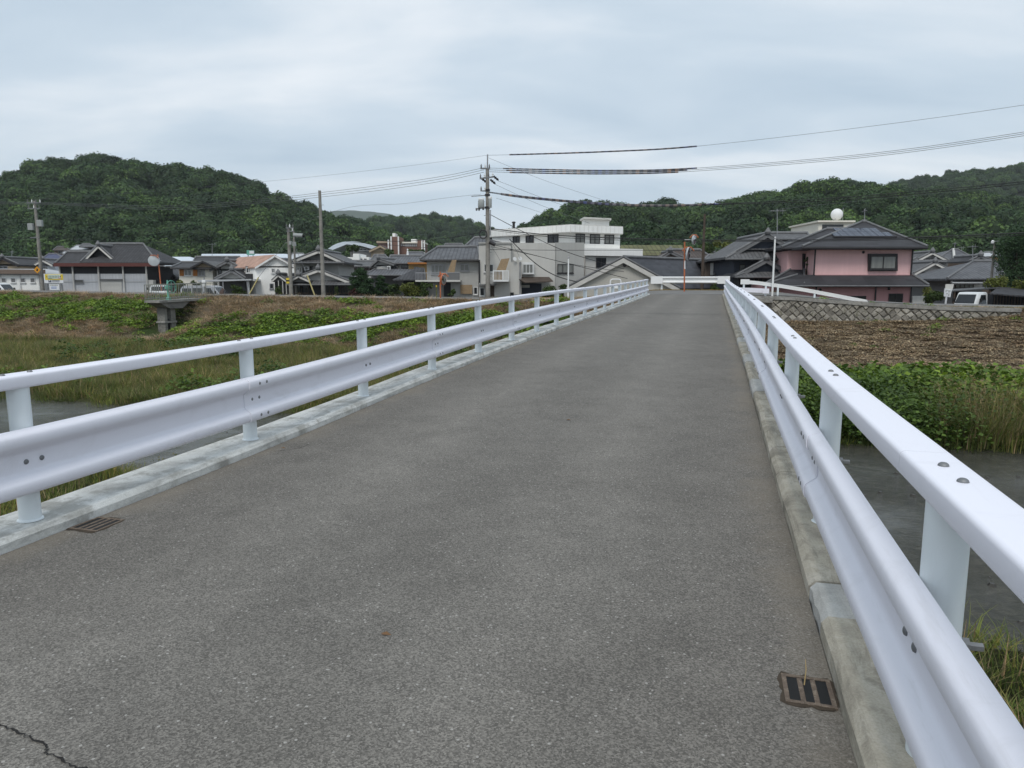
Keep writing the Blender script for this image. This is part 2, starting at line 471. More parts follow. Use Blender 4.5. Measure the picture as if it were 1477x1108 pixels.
def ground(u, v):
    u = np.asarray(u, float); v = np.asarray(v, float)
    zr = zroad(u, v)
    ef = edge_far(u); en = edge_near(u)
    # left of the bridge: grassy bank, tall-grass flat
    lump = (fbm(u / 2.2, v / 1.6, 8) - 0.5)
    t = np.clip((44.0 - v) / 8.5, 0, 1)
    bankL = zr + (-2.15 - zr) * (0.75 * t + 0.25 * t * t)
    flatL = -2.15 - 0.3 * np.clip((35.5 - v) / 16, 0, 1)
    zl = np.where(v > 35.5, bankL, flatL) + lump * 0.45 * sstep(44, 43, v)
    gul = np.exp(-((u + 34.4) / 1.8) ** 2) * sstep(41.8, 40.2, v) * sstep(33, 35.5, v)
    zl = zl * (1 - gul) + np.minimum(zl, -2.0) * gul
    # right: cut-grass field below the stone wall
    ft = field_top(u)
    fr = np.interp(v, [0, 20, 26, 33, 42.9, 43.4], [-2.45, -2.4, -2.15, -1.75, 0, 0])
    tt = np.clip((42.9 - v) / 9.9, 0, 1)
    zf = np.where(v > 33, ft + (-1.75 - ft) * tt, fr)
    zf = np.where(v > 42.95, zr - 0.06, zf) + (fbm(u / 1.5, v / 1.5, 21) - 0.5) * 0.28 * sstep(42.9, 41.5, v)
    z = zl + (zf - zl) * sstep(-3.2, 0.2, u)
    z = np.where(v >= 43.95, zr - 0.06, z)
    # behind the road the village lies lower
    vill = -0.95 + 0.3 * (fbm(u / 14, v / 14, 31) - 0.5)
    back = sstep(50.2, 52.5, v)
    z = np.where(v > 50, (zr - 0.06) * (1 - back) + vill * back, z)
    # river bed and the near side
    bed = -3.2 + 0.3 * (fbm(u / 3, v / 3, 41) - 0.5)
    a = sstep(ef + 0.9, ef - 0.9, v)
    z = z * (1 - a) + bed * a
    near = -2.3 + lump * 0.3
    b = sstep(en + 1.0, en - 1.0, v)
    z = z * (1 - b) + near * b
    n2 = sstep(3.0, -7.0, v)
    z = z * (1 - n2) + (-0.35) * n2
    return z

# ------------------------------------------------------------------ the ground sheet
def lines(lo, hi, step, far, extra=()):
    a = list(np.arange(lo, hi + 1e-6, step))
    s = step; p = hi
    while p < far: s *= 1.35; p += s; a.append(p)
    s = step; p = lo
    while p > -far: s *= 1.35; p -= s; a.insert(0, p)
    return np.array(sorted(set(np.round(a + list(extra), 4))))
gu = lines(-90, 46, 0.62, 1500)
gv = lines(-12, 56, 0.5, 1500, (42.88, 42.96, 43.93, 43.97, 50.05))
UU, VV = np.meshgrid(gu, gv)
ZZ = ground(UU, VV)
nu, nv = len(gu), len(gv)
me = bpy.data.meshes.new('ground')
idx = np.arange(nu * nv).reshape(nv, nu)
faces = np.stack([idx[:-1, :-1], idx[:-1, 1:], idx[1:, 1:], idx[1:, :-1]], -1).reshape(-1, 4)
me.from_pydata(np.stack([UU, VV, ZZ], -1).reshape(-1, 3).tolist(), [], faces.tolist())
me.polygons.foreach_set('use_smooth', [True] * len(me.polygons))
def green_left(u, v):
    """0 dry thatch .. 1 green creeper, on the left bank"""
    t = (44.0 - v) / 8.5
    n = 0.65 * (fbm(u / 3.2, v / 1.7, 61) - 0.5) + 0.55 * (fbm(u / 0.9, v / 0.6, 63, 3) - 0.5)
    band_a = sstep(0.06, 0.24, t) * (1 - sstep(0.62, 0.78, t))
    band_b = sstep(0.32, 0.5, t) * (1 - sstep(0.80, 0.95, t))
    w = sstep(-42, -30, u)
    g = band_a * (1 - w) + band_b * w
    return np.clip(g * 1.05 + 3.0 * n - 0.12, 0, 1)
def ground_colour(u, v):
    def C(c): return np.array(c)[None, None, :]
    out = np.ones(u.shape + (3,)) * C((0.085, 0.075, 0.055))
    thatch = C((0.19, 0.15, 0.105)); green = C((0.04, 0.065, 0.018)); grass = C((0.075, 0.080, 0.035))
    mud = C((0.06, 0.05, 0.036)); field = C((0.13, 0.092, 0.060)); vill = C((0.13, 0.12, 0.105))
    def lay(mask, c):
        nonlocal out
        out = out * (1 - mask[..., None]) + c * mask[..., None]
    left = 1 - sstep(-3.2, 0.2, u)
    lay(left * sstep(35, 36, v), thatch)
    lay(left * sstep(35, 36, v) * green_left(u, v), green)
    lay(left * (1 - sstep(35, 36, v)), grass)
    lay((1 - left) * sstep(26.5, 28.5, v), field)
    lay((1 - left) * (1 - sstep(26.5, 28.5, v)), green)
    lay(sstep(edge_far(u) + 0.6, edge_far(u) - 0.1, v), mud)
    lay(sstep(edge_near(u) - 0.2, edge_near(u) - 1.2, v), grass * 0.8)
    lay(sstep(49.8, 51, v), vill)
    return out
gc = ground_colour(UU, VV).reshape(-1, 3)
at = me.color_attributes.new('soil_kind', 'FLOAT_COLOR', 'POINT')
at.data.foreach_set('color', np.concatenate([gc, np.ones((len(gc), 1))], 1).astype(np.float32).ravel())
m, n, l, b = newmat('ground_soil'); k = NB(n, l)
ca = n.new('ShaderNodeVertexColor'); ca.layer_name = 'soil_kind'
co = k.coord()
f = k.math('MULTIPLY_ADD', k.noise(co, 3.5, 8, 0.75), 1.3, 0.35)
f = k.math('MULTIPLY', f, k.math('MULTIPLY_ADD', k.noise(co, 0.5, 4), 0.8, 0.6))
l.new(k.scale(ca.outputs[0], f), b.inputs['Base Color']); b.inputs['Roughness'].default_value = 0.95
b.inputs['Specular IOR Level'].default_value = 0.1
k.bump(k.noise(co, 9, 8, 0.8), 1.0, 0.12, b)
me.materials.append(m)
go = bpy.data.objects.new('ground', me); COL.objects.link(go); go.rotation_euler = (0, 0, -TH); tag(go, kind='structure')

# ------------------------------------------------------------------ river
m, n, l, b = newmat('river_water'); k = NB(n, l)
co = k.coord()
bedc = k.ramp(k.noise(co, 5.0, 8, 0.75, 0.6), [(0.32, (0.032, 0.032, 0.027)), (0.5, (0.075, 0.070, 0.056)), (0.7, (0.155, 0.142, 0.112))])
l.new(k.mix(k.math('MULTIPLY', k.noise(co, 0.5, 5, 0.65), 0.9), bedc, (0.045, 0.048, 0.042)), b.inputs['Base Color'])
b.inputs['Roughness'].default_value = 0.06; b.inputs['IOR'].default_value = 1.33
rif = k.ramp(k.noise(co, 0.28, 3), [(0.42, 0.15), (0.6, 1.0)])
h = k.math('ADD', k.noise(k.mapping(co, (1.0, 3.4, 1)), 2.6, 6, 0.65, 0.6), k.math('MULTIPLY', k.noise(k.mapping(co, (1.5, 4.5, 1)), 9.0, 4, 0.7, 0.5), 0.55))
k.bump(k.math('MULTIPLY', h, rif), 0.75, 0.06, b)
mb = MB(); mb.add([(-700, 5.5, WATER), (500, 5.5, WATER), (500, 23, WATER), (-700, 23, WATER)], [(0, 1, 2, 3)])
struct('river', mb, m, bridge=True)
# pebbles and twigs breaking the surface of the shallows
mb = MB()
for i in range(260):
    u = RND.uniform(1.5, 14) if i % 3 else RND.uniform(-16, -4.5)
    v = RND.uniform(9.0, 17.0)
    s = RND.uniform(0.02, 0.07)
    mb.lathe([(s * 0.7, -0.04), (s, 0.0), (s * 0.5, s * 0.55)], 6, (u, v, WATER))
single('pebbles', 'small dark pebbles breaking the surface of the shallow river', 'pebbles', mb, M('wet_stone', (0.045, 0.042, 0.036), 0.4, 0.3, 8), (0, 12, WATER), bridge=True, kind='stuff')

# ------------------------------------------------------------------ bridge slab and roads
UL, UR = -3.69, 0.485             # inner faces of the two kerbs
mb = MB()
vs = list(np.arange(-22, 44.6, 0.5))
for i in range(len(vs) - 1):
    a, c = vs[i], vs[i + 1]
    za, zb_ = float(zdeck(a)) - 0.03, float(zdeck(c)) - 0.03
    mb.hexa([(UL - 0.44, a, za - 0.55), (UR + 0.44, a, za - 0.55), (UR + 0.44, c, zb_ - 0.55), (UL - 0.44, c, zb_ - 0.55),
             (UL - 0.44, a, za), (UR + 0.44, a, za), (UR + 0.44, c, zb_), (UL - 0.44, c, zb_)])
mb.box(UL - 0.4, UR + 0.4, 24.1, 25.0, -3.6, float(zdeck(24.5)) - 0.6)
mb.box(UL - 0.4, UR + 0.4, 4.4, 5.3, -3.6, -0.6)
mb.box(UL - 1.2, UR + 1.6, 43.2, 44.15, -2.6, 0.68)
struct('bridge_slab', mb, MAT['concrete'], bridge=True)

mb = MB()
cols = np.linspace(UL + 0.004, UR - 0.004, 9)
vs = list(np.arange(-22, 44.3, 0.4)) + [44.3]
wob = lambda u, v: 0.012 * float(fbm(u * 0.9, v * 0.7, 71) - 0.5)
for v in vs:
    for u in cols:
        crown = 0.018 * (1 - ((u - (UL + UR) / 2) / 2.0) ** 2)
        mb.v.append((u, v, float(zdeck(v)) + crown + wob(u, v)))
nc = len(cols)
for i in range(len(vs) - 1):
    for j in range(nc - 1):
        mb.f.append((i * nc + j, i * nc + j + 1, (i + 1) * nc + j + 1, (i + 1) * nc + j)); mb.m.append(0)
road_o = struct('bridge_road', mb, MAT['asphalt'], bridge=True, smooth=True)
mb = MB()
us = list(np.arange(-110, 60.1, 1.0)); vv = [44.28, 45.6, 47.0, 48.3, 49.6]
for u in us:
    for v in vv: mb.v.append((u, v, float(zroad(u, v)) + 0.006))
for i in range(len(us) - 1):
    for j in range(4):
        mb.f.append((i * 5 + j, (i + 1) * 5 + j, (i + 1) * 5 + j + 1, i * 5 + j + 1)); mb.m.append(0)
MAT['asphalt2'] = M('asphalt_old', (0.165, 0.16, 0.152), 0.9, 0.2, 0.7, 0.4, 40)
bank_road = struct('bank_road', mb, MAT['asphalt2'], bridge=True, smooth=True)
# worn white edge marks on the bank road
mk = M('road_marking', (0.62, 0.62, 0.60), 0.7, 0.3, 5)
for u0, u1 in ((5.6, 6.6), (9.2, 10.1), (11.0, 12.2), (13.0, 14.4), (18.5, 19.6), (20.6, 22.0), (24, 26)):
    mb = MB(); k_ = 4
    for q in range(k_):
        a = u0 + (u1 - u0) * q / k_; c = u0 + (u1 - u0) * (q + 1) / k_
        mb.add([(a, 44.75, float(zroad(a, 44.75)) + 0.012), (c, 44.75, float(zroad(c, 44.75)) + 0.012), (c, 44.93, float(zroad(c, 44.9)) + 0.012), (a, 44.93, float(zroad(a, 44.9)) + 0.012)], [(0, 1, 2, 3)])
    part('edge_marking', mb, mk, bank_road)
# expansion joint, crack
OFF[road_o.name] = Vector((0, 0, 0))
mb = MB()
for q in range(10):
    a = UL + 0.01 + (UR - UL - 0.02) * q / 10; c = UL + 0.01 + (UR - UL - 0.02) * (q + 1) / 10
    za = float(zdeck(24.5)) + 0.03; w = 0.035 + 0.012 * math.sin(q * 2.1)
    mb.add([(a, 24.5 - w, za), (c, 24.5 - w, za), (c, 24.5 + w, za), (a, 24.5 + w, za)], [(0, 1, 2, 3)])
part('expansion_joint', mb, MAT['joint'], road_o)
def on_deck(x, y):
    lo, hi = 0.5, 60
    for _ in range(50):
        md = (lo + hi) / 2; p = W(x, y, md); u, v = to_uv(p.x, p.y)
        if p.z > float(zdeck(v)) + 0.012: lo = md
        else: hi = md
    return Vector((u, v, p.z))
def crack(pts, w, seed):
    rr = random.Random(seed); mb = MB(); prev = None
    P = [on_deck(*p) for p in pts]
    for i in range(len(P) - 1):
        n_ = 9
        for q in range(n_):
            t = q / n_
            c = P[i].lerp(P[i + 1], t)
            d = (P[i + 1] - P[i]).normalized(); s_ = Vector((-d.y, d.x, 0))
            c = c + s_ * rr.uniform(-0.008, 0.008); ww = w * rr.uniform(0.35, 1.2)
            cr_ = 0.018 * (1 - ((c.x - (UL + UR) / 2) / 2.0) ** 2)
            z = float(zdeck(c.y)) + cr_ + wob(c.x, c.y) + 0.004
            cur = (Vector((c.x, c.y, z)) - s_ * ww, Vector((c.x, c.y, z)) + s_ * ww)
            if prev: mb.add([prev[0], prev[1], cur[1], cur[0]], [(0, 1, 2, 3)])
            prev = cur
    part('crack', mb, MAT['crack'], road_o)
crack([(-60, 1030), (0, 1050), (34, 1064), (62, 1078), (70, 1092), (108, 1110), (150, 1120)], 0.004, 3)
crack([(395, 650), (430, 646), (448, 640)], 0.003, 4)

# ------------------------------------------------------------------ kerbs, block by block
def kerb(name, u_in, out, blocks, hgt):
    r = root(name, None, None, (u_in, 20, 0.3), bridge=True); r['kind'] = 'structure'
    rr = random.Random(len(blocks))
    for v0, v1, mat in blocks:
        mb = MB(); dz = rr.uniform(-0.006, 0.006); du = rr.uniform(-0.006, 0.006)
        g = 0.004
        st = list(np.linspace(v0 + g, v1 - g, 7)); sec = [(0.0, -0.25), (0.004, hgt - 0.028), (0.03, hgt), (0.19, hgt + 0.004), (0.39, hgt + 0.002), (0.40, -0.25)]
        b0 = 0; ns = len(sec); vs_ = []; fs_ = []
        for v in st:
            jj = rr.uniform(-0.004, 0.004)
            for o_, z_ in sec:
                vs_.append((u_in + out * (o_ + du + (jj if o_ < 0.1 else 0)), v, float(zdeck(v)) + z_ + dz + (rr.uniform(-0.004, 0.004) if z_ > 0 else 0)))
        for i in range(len(st) - 1):
            for j in range(ns - 1):
                q = (i * ns + j, i * ns + j + 1, (i + 1) * ns + j + 1, (i + 1) * ns + j)
                fs_.append(q if out < 0 else q[::-1])
        fs_.append(tuple(range(ns))); fs_.append(tuple(range((len(st) - 1) * ns, len(st) * ns))[::-1])
        mb.add(vs_, fs_)
        part('kerb_block', mb, MAT[mat], r)
kb = []
v = -14.0
cuts = [-14, -10, -6, -3, 1.2, 3.05, 3.42, 5.3, 7.2, 8.6, 9.5, 11.2, 12.1, 14.2, 15.2, 17.5, 20.5, 24.45, 28, 32, 36, 40, 43.9]
for i in range(len(cuts) - 1):
    d_ = cuts[i + 1] - cuts[i]
    kb.append((cuts[i], cuts[i + 1], 'kerb_rp' if (d_ < 1.05 and cuts[i] > 3) or cuts[i] == 14.2 else 'kerb_r'))
kerb('kerb_right', UR, 1, kb, 0.085)
cuts = [-14, -10, -6, -2, 2.0, 6.1, 10.2, 14.3, 18.2, 22, 24.45, 28, 32, 36, 40, 43.9]
kerb('kerb_left', UL, -1, [(cuts[i], cuts[i + 1], 'kerb_l') for i in range(len(cuts) - 1)], 0.075)

# ------------------------------------------------------------------ drain grates
def grate(u0, u1, v0, v1, label, n_slots):
    um = (u0 + u1) / 2; vm = (v0 + v1) / 2
    zc = float(zdeck(vm)) + 0.018 * (1 - ((um - (UL + UR) / 2) / 2.0) ** 2) + wob(um, vm)
    r = root('drain_grate', label, 'drain', (um, vm, zc), 'drains beside the kerbs', bridge=True)
    t = 0.016; h_ = 0.0065
    fr = MB()
    fr.box(u0, u1, v0, v0 + t, zc - 0.02, zc + h_); fr.box(u0, u1, v1 - t, v1, zc - 0.02, zc + h_)
    fr.box(u0, u0 + t, v0 + t, v1 - t, zc - 0.02, zc + h_ - .0005); fr.box(u1 - t, u1, v0 + t, v1 - t, zc - 0.02, zc + h_ - .0005)
    part('frame', fr, MAT['rust'], r)
    w = (u1 - u0 - 2 * t)
    for i in range(1, n_slots):
        c = u0 + t + w * i / n_slots
        b_ = MB(); b_.bbox(c - 0.009, c + 0.009, v0 + t, v1 - t, zc - 0.02, zc + h_ - .0008, 0.002); part('bar', b_, MAT['rust'], r)
    p_ = MB(); p_.box(u0 + t, u1 - t, v0 + t, v1 - t, zc - 0.012, zc + 0.0036); part('pit', p_, MAT['black'], r)
    # silt caked round the frame
    rr = random.Random(n_slots); s_ = MB(); n = 28
    ring_in = []; ring_out = []
    for q in range(n):
        a_ = 2 * math.pi * q / n; ca_, sa_ = math.cos(a_), math.sin(a_)
        k_ = 1 / max(abs(ca_), abs(sa_)); e_ = rr.uniform(1.03, 1.25)
        ui, vi = um + (u1 - u0) / 2 * ca_ * k_ * .99, vm + (v1 - v0) / 2 * sa_ * k_ * .99
        uo, vo = um + (u1 - u0) / 2 * ca_ * k_ * e_, vm + (v1 - v0) / 2 * sa_ * k_ * e_
        uo = min(max(uo, UL + .004), UR - .004)
        ring_in.append((ui, vi, zc + .0048)); ring_out.append((uo, vo, zc + .0022))
    s_.add(ring_in + ring_out, [(q, (q + 1) % n, n + (q + 1) % n, n + q) for q in range(n)])
    part('silt', s_, MAT['soil'], r)
    return r
grate(0.30, 0.47, 2.50, 2.69, 'rusty iron drain grate with three slots beside the weathered right kerb', 3)
grate(-3.675, -3.47, 3.22, 3.44, 'rusty iron drain grate beside the pale left kerb', 4)
mb = MB(); zc = float(zdeck(2.66)) + 0.01
mb.tube([(0.375, 2.63, zc - 0.02), (0.38, 2.64, zc + 0.05), (0.377, 2.65, zc + 0.085)], [0.0025, 0.002, 0.001], 5)
single('straw_stalk', 'single dry straw stalk sticking up out of the near drain grate', 'straw', mb, MAT['straw'], (0.31, 2.63, zc), bridge=True)
for x, y, lb in ((556, 918, 'small brown dead leaf lying in the middle of the bridge road'), (408, 648, 'pale dry leaf on the asphalt near the left kerb'), (820, 607, 'tiny dark leaf scrap on the far half of the bridge road')):
    p = on_deck(x, y); mb = MB(); s = 0.028
    mb.add([(p.x - s, p.y, p.z + .008), (p.x, p.y - s * .5, p.z + .014), (p.x + s, p.y, p.z + .009), (p.x, p.y + s * .5, p.z + .016), (p.x, p.y, p.z + .010)], [(0, 1, 4), (1, 2, 4), (2, 3, 4), (3, 0, 4)])
    single('dead_leaf', lb, 'leaf', mb, M('dead_leaf', (0.16, 0.09, 0.045), 0.8, 0.2, 20), p, 'leaves on the road', bridge=True)

# ------------------------------------------------------------------ bridge railings
def chaikin(p, n=2):
    for _ in range(n):
        q = [p[0]]
        for a, c in zip(p, p[1:]):
            q += [(a[0] * .75 + c[0] * .25, a[1] * .75 + c[1] * .25), (a[0] * .25 + c[0] * .75, a[1] * .25 + c[1] * .75)]
        p = q + [p[-1]]
    return p
_h = [(0.010, .171), (0.058, .161), (0.078, .154), (0.088, .140), (0.088, .102), (0.079, .088), (0.028, .060), (0.015, .051), (0.012, .040), (0.012, 0.0)]
WPROF = _h + [(a, -z) for a, z in _h[-2::-1]]
def wsection(scale=1.0, deep=None):
    deep = deep or scale
    front = [(a * deep, z * scale) for a, z in WPROF]
    back = [(a * deep - 0.006, z * scale) for a, z in WPROF]
    return front + back[::-1]
def loft(sec, stations, flip=False):
    """sec: (offset towards the road, height); stations: (u, v, z)"""
    mb = MB(); ns = len(sec); n = len(stations); vs = []; fs = []
    for u, v, z in stations:
        for o_, h_ in sec: vs.append((u + (-o_ if flip else o_), v, z + h_))
    for i in range(n - 1):
        for j in range(ns):
            k_ = (j + 1) % ns
            q = (i * ns + j, i * ns + k_, (i + 1) * ns + k_, (i + 1) * ns + j)
            fs.append(q if flip else q[::-1])
    fs.append(tuple(range(ns)) if not flip else tuple(range(ns))[::-1])
    fs.append(tuple(range((n - 1) * ns, n * ns))[::-1] if not flip else tuple(range((n - 1) * ns, n * ns)))
    mb.add(vs, fs); return mb
def rrect(w, h, c):
    pts = []
    for cx, cz, a0 in ((w / 2 - c, h - c, 0), (-w / 2 + c, h - c, 90), (-w / 2 + c, c, 180), (w / 2 - c, c, 270)):
        for q in range(4):
            a = math.radians(a0 + q * 30); pts.append((cx + c * math.cos(a), cz + c * math.sin(a)))
    return pts
bolt_up = MB().lathe([(0.0155, 0), (0.0155, 0.002), (0.0135, 0.0065), (0.008, 0.0105), (0.002, 0.0115)], 12).mesh('bolt_dome', MAT['zinc'], smooth=True)
bolt_side = MB().lathe([(0.0155, 0), (0.0155, 0.003), (0.013, 0.007), (0.007, 0.0095), (0.002, 0.0105)], 10, axis=(1, 0, 0)).mesh('bolt_side', MAT['zinc'], smooth=True)
nut_side = MB().lathe([(0.024, 0), (0.024, 0.022), (0.013, 0.0225), (0.013, 0.058), (0.010, 0.06)], 6, axis=(1, 0, 0)).mesh('bolt_nut', MAT['zinc'])
RAIL_TOP, BEAM_C, STEP = 0.945, 0.443, 2.1
def railing(label, up, side, v0, k0, k1, splice_odd):
    flip = side < 0
    r = root('bridge_railing', label, 'railing', (up, v0 + 20, float(zdeck(v0 + 20))), 'railings of the bridge', bridge=True)
    vp = [v0 + STEP * k for k in range(k0, k1 + 1)]
    def Z(v): return float(zdeck(v))
    for i, v in enumerate(vp):
        z0 = Z(v) + 0.075; mb = MB()
        lean = RND.uniform(-0.004, 0.004)
        mb.lathe([(0.069, 0), (0.067, 0.008), (0.0585, 0.012), (0.058, 0.3), (0.058, RAIL_TOP - 0.075 - 0.078)], 24, (up, v, z0), axis=(lean, 0, 1))
        part('post', mb, MAT['post'], r, True)
    sec = rrect(0.15, 0.078, 0.016)
    i = 0
    while i < len(vp) - 1:
        j = min(i + 2, len(vp) - 1)
        a = vp[i] + (0.26 if i else -0.2); c = vp[j] + (0.257 if j < len(vp) - 1 else 0.25)
        st = [(up, v, Z(v) + RAIL_TOP - 0.078) for v in np.linspace(a, c, 9)]
        o = part('top_rail', loft(sec, st, flip), MAT['rail'], r, True)
        for q in range(i, j if j < len(vp) - 1 else j + 1):
            for s_ in (-0.085, 0.085):
                if a < vp[q] + s_ < c or q == i:
                    put('bolt', bolt_up, o, (up, vp[q] + s_, Z(vp[q] + s_) + RAIL_TOP - 0.0005))
        i = j
    sec = wsection(1.13, 0.82)
    ub = up + side * 0.060
    i = 0; seg = []
    while i < len(vp) - 1:
        j = min(i + 2 if (i or not splice_odd) else 1, len(vp) - 1); seg.append((i, j)); i = j
    for i, j in seg:
        a = vp[i] - 0.16; c = vp[j] + 0.155
        st = []
        for v in np.linspace(a, c, 9):
            st.append((ub + side * (0.007 if v < a + 0.1 else 0.0), v, Z(v) + BEAM_C))
        o = part('guard_beam', loft(sec, st, flip), MAT['rail'], r, True)
        mid = range(i, j)
        for q in mid:
            sp = q == i
            for dv in (-0.05, 0.05):
                vq = vp[q] + dv
                z = Z(vq) + BEAM_C
                rot = (0, 0, 0 if side > 0 else math.pi)
                put('bolt', bolt_side, o, (ub + side * 0.0095, vq, z + 0.0), rot=rot)
                if sp:
                    put('bolt', bolt_side, o, (ub + side * 0.0715, vq + 0.03, z + 0.136), rot=rot)
                    put('bolt', bolt_side, o, (ub + side * 0.0715, vq + 0.03, z - 0.136), rot=rot)
    for q, v in enumerate(vp[:8]):
        put('nut', nut_side, r, (up - side * 0.056, v, Z(v) + BEAM_C), rot=(0, 0, math.pi if side > 0 else 0))
    return r
railing('long white steel railing along the left edge of the bridge', -3.85, 1, 3.13, -3, 19, False)
railing('long white steel railing along the right edge of the bridge', 0.662, -1, 2.19, -4, 19, True)

# ------------------------------------------------------------------ far end: barriers round the junction
def guard(label, stations, posts, group='guard rails round the junction', scale=1.0, caps=(), flip=True, mat='white'):
    u, v, z = stations[len(stations) // 2]
    r = root('guard_rail', label, 'guard rail', (u, v, float(zroad(u, v))), group, bridge=True)
    part('beam', loft(wsection(scale), stations, flip), MAT[mat], r, True)
    for pu, pv, pz in posts:
        mb = MB(); zb = float(zroad(pu, pv)) - 0.3
        mb.lathe([(0.057, 0), (0.057, pz - zb)], 12, (pu, pv, zb)); part('post', mb, MAT['post'], r, True)
    for cu, cv, cz, w, h in caps:
        mb = MB(); mb.bbox(cu - w / 2, cu + w / 2, cv - 0.115, cv - 0.09, cz - h / 2, cz + h / 2, 0.012)
        part('end_plate', mb, MAT[mat], r)
    return r
_zb = 1.68
def xguard(label):
    """barrier across the end of the bridge road, facing the camera"""
    r = root('guard_rail', label, 'guard rail', (-1.6, 50.0, 1.0), 'guard rails round the junction', bridge=True)
    sec = wsection(1.32); mb = MB(); ns = len(sec); st = [-4.15 + 5.1 * i / 6 for i in range(7)]
    vs_ = []; fs_ = []
    for u in st:
        for o_, h_ in sec: vs_.append((u, 49.95 - o_, _zb + h_))
    for i in range(6):
        for j in range(ns):
            k_ = (j + 1) % ns
            fs_.append((i * ns + j, i * ns + k_, (i + 1) * ns + k_, (i + 1) * ns + j)[::-1])
    fs_.append(tuple(range(ns))); fs_.append(tuple(range(6 * ns, 7 * ns))[::-1])
    mb.add(vs_, fs_)
    part('beam', mb, MAT['white'], r, True)
    for u in (-3.45, 0.72):
        mb = MB(); mb.lathe([(0.07, 0), (0.07, 0.98)], 12, (u, 50.05, 0.93)); part('post', mb, MAT['post'], r, True)
    for u in (-3.78, 0.60):
        mb = MB(); mb.bbox(u - 0.40, u + 0.40, 49.80, 49.828, _zb - 0.255, _zb + 0.25, 0.012); part('end_plate', mb, MAT['white'], r)
    return r
xguard('white guard rail standing across the far end of the bridge road')
guard('white guard rail running down to the right beside the stone wall',
      [(1.6, 44.6, 1.56), (2.6, 44.5, 1.46), (3.8, 44.45, 1.29), (5.2, 44.4, 1.05), (6.6, 44.35, 0.78), (8.4, 44.3, 0.42)],
      [(1.7, 44.56, 1.55), (3.6, 44.5, 1.35), (5.6, 44.45, 0.98)], caps=((1.75, 44.6, 1.55, 0.5, 0.3),), scale=0.62)
guard('short lilac-white rail panel at the right corner of the bridge end',
      [(1.15, 44.05, 1.10), (2.0, 44.02, 1.07), (3.1, 44.0, 1.02)], [(1.2, 44.12, 1.3), (2.9, 44.08, 1.3)], caps=((2.9, 44.0, 1.02, 0.35, 0.28),), mat='rail', scale=0.75)

# white hoop behind the left railing, seen above it
p = W(888, 403, 49.5)
mb = MB(); w = 0.36; z1 = p.z; z0 = -0.6
pts = [(p.x - w, p.y, z0), (p.x - w, p.y, z1 - 0.12), (p.x - w + 0.05, p.y, z1 - 0.03), (p.x - w + 0.14, p.y, z1), (p.x + w - 0.14, p.y, z1), (p.x + w - 0.05, p.y, z1 - 0.03), (p.x + w, p.y, z1 - 0.12), (p.x + w, p.y, z0)]
r = root('hoop_barrier', 'white tubular hoop with crossbar behind the far end of the left railing', 'barrier', (p.x, p.y, z0))
part('hoop', MB().tube(pts, 0.045, 10), MAT['white'], r, True)
part('crossbar', MB().tube([(p.x - w, p.y, z1 - 0.32), (p.x + w, p.y, z1 - 0.32)], 0.03, 8), MAT['conc_dark'], r)
part('plate', MB().bbox(p.x - 0.28, p.x + 0.3, p.y - 0.07, p.y - 0.05, z1 - 0.62, z1 - 0.46, 0.008), MAT['white'], r)

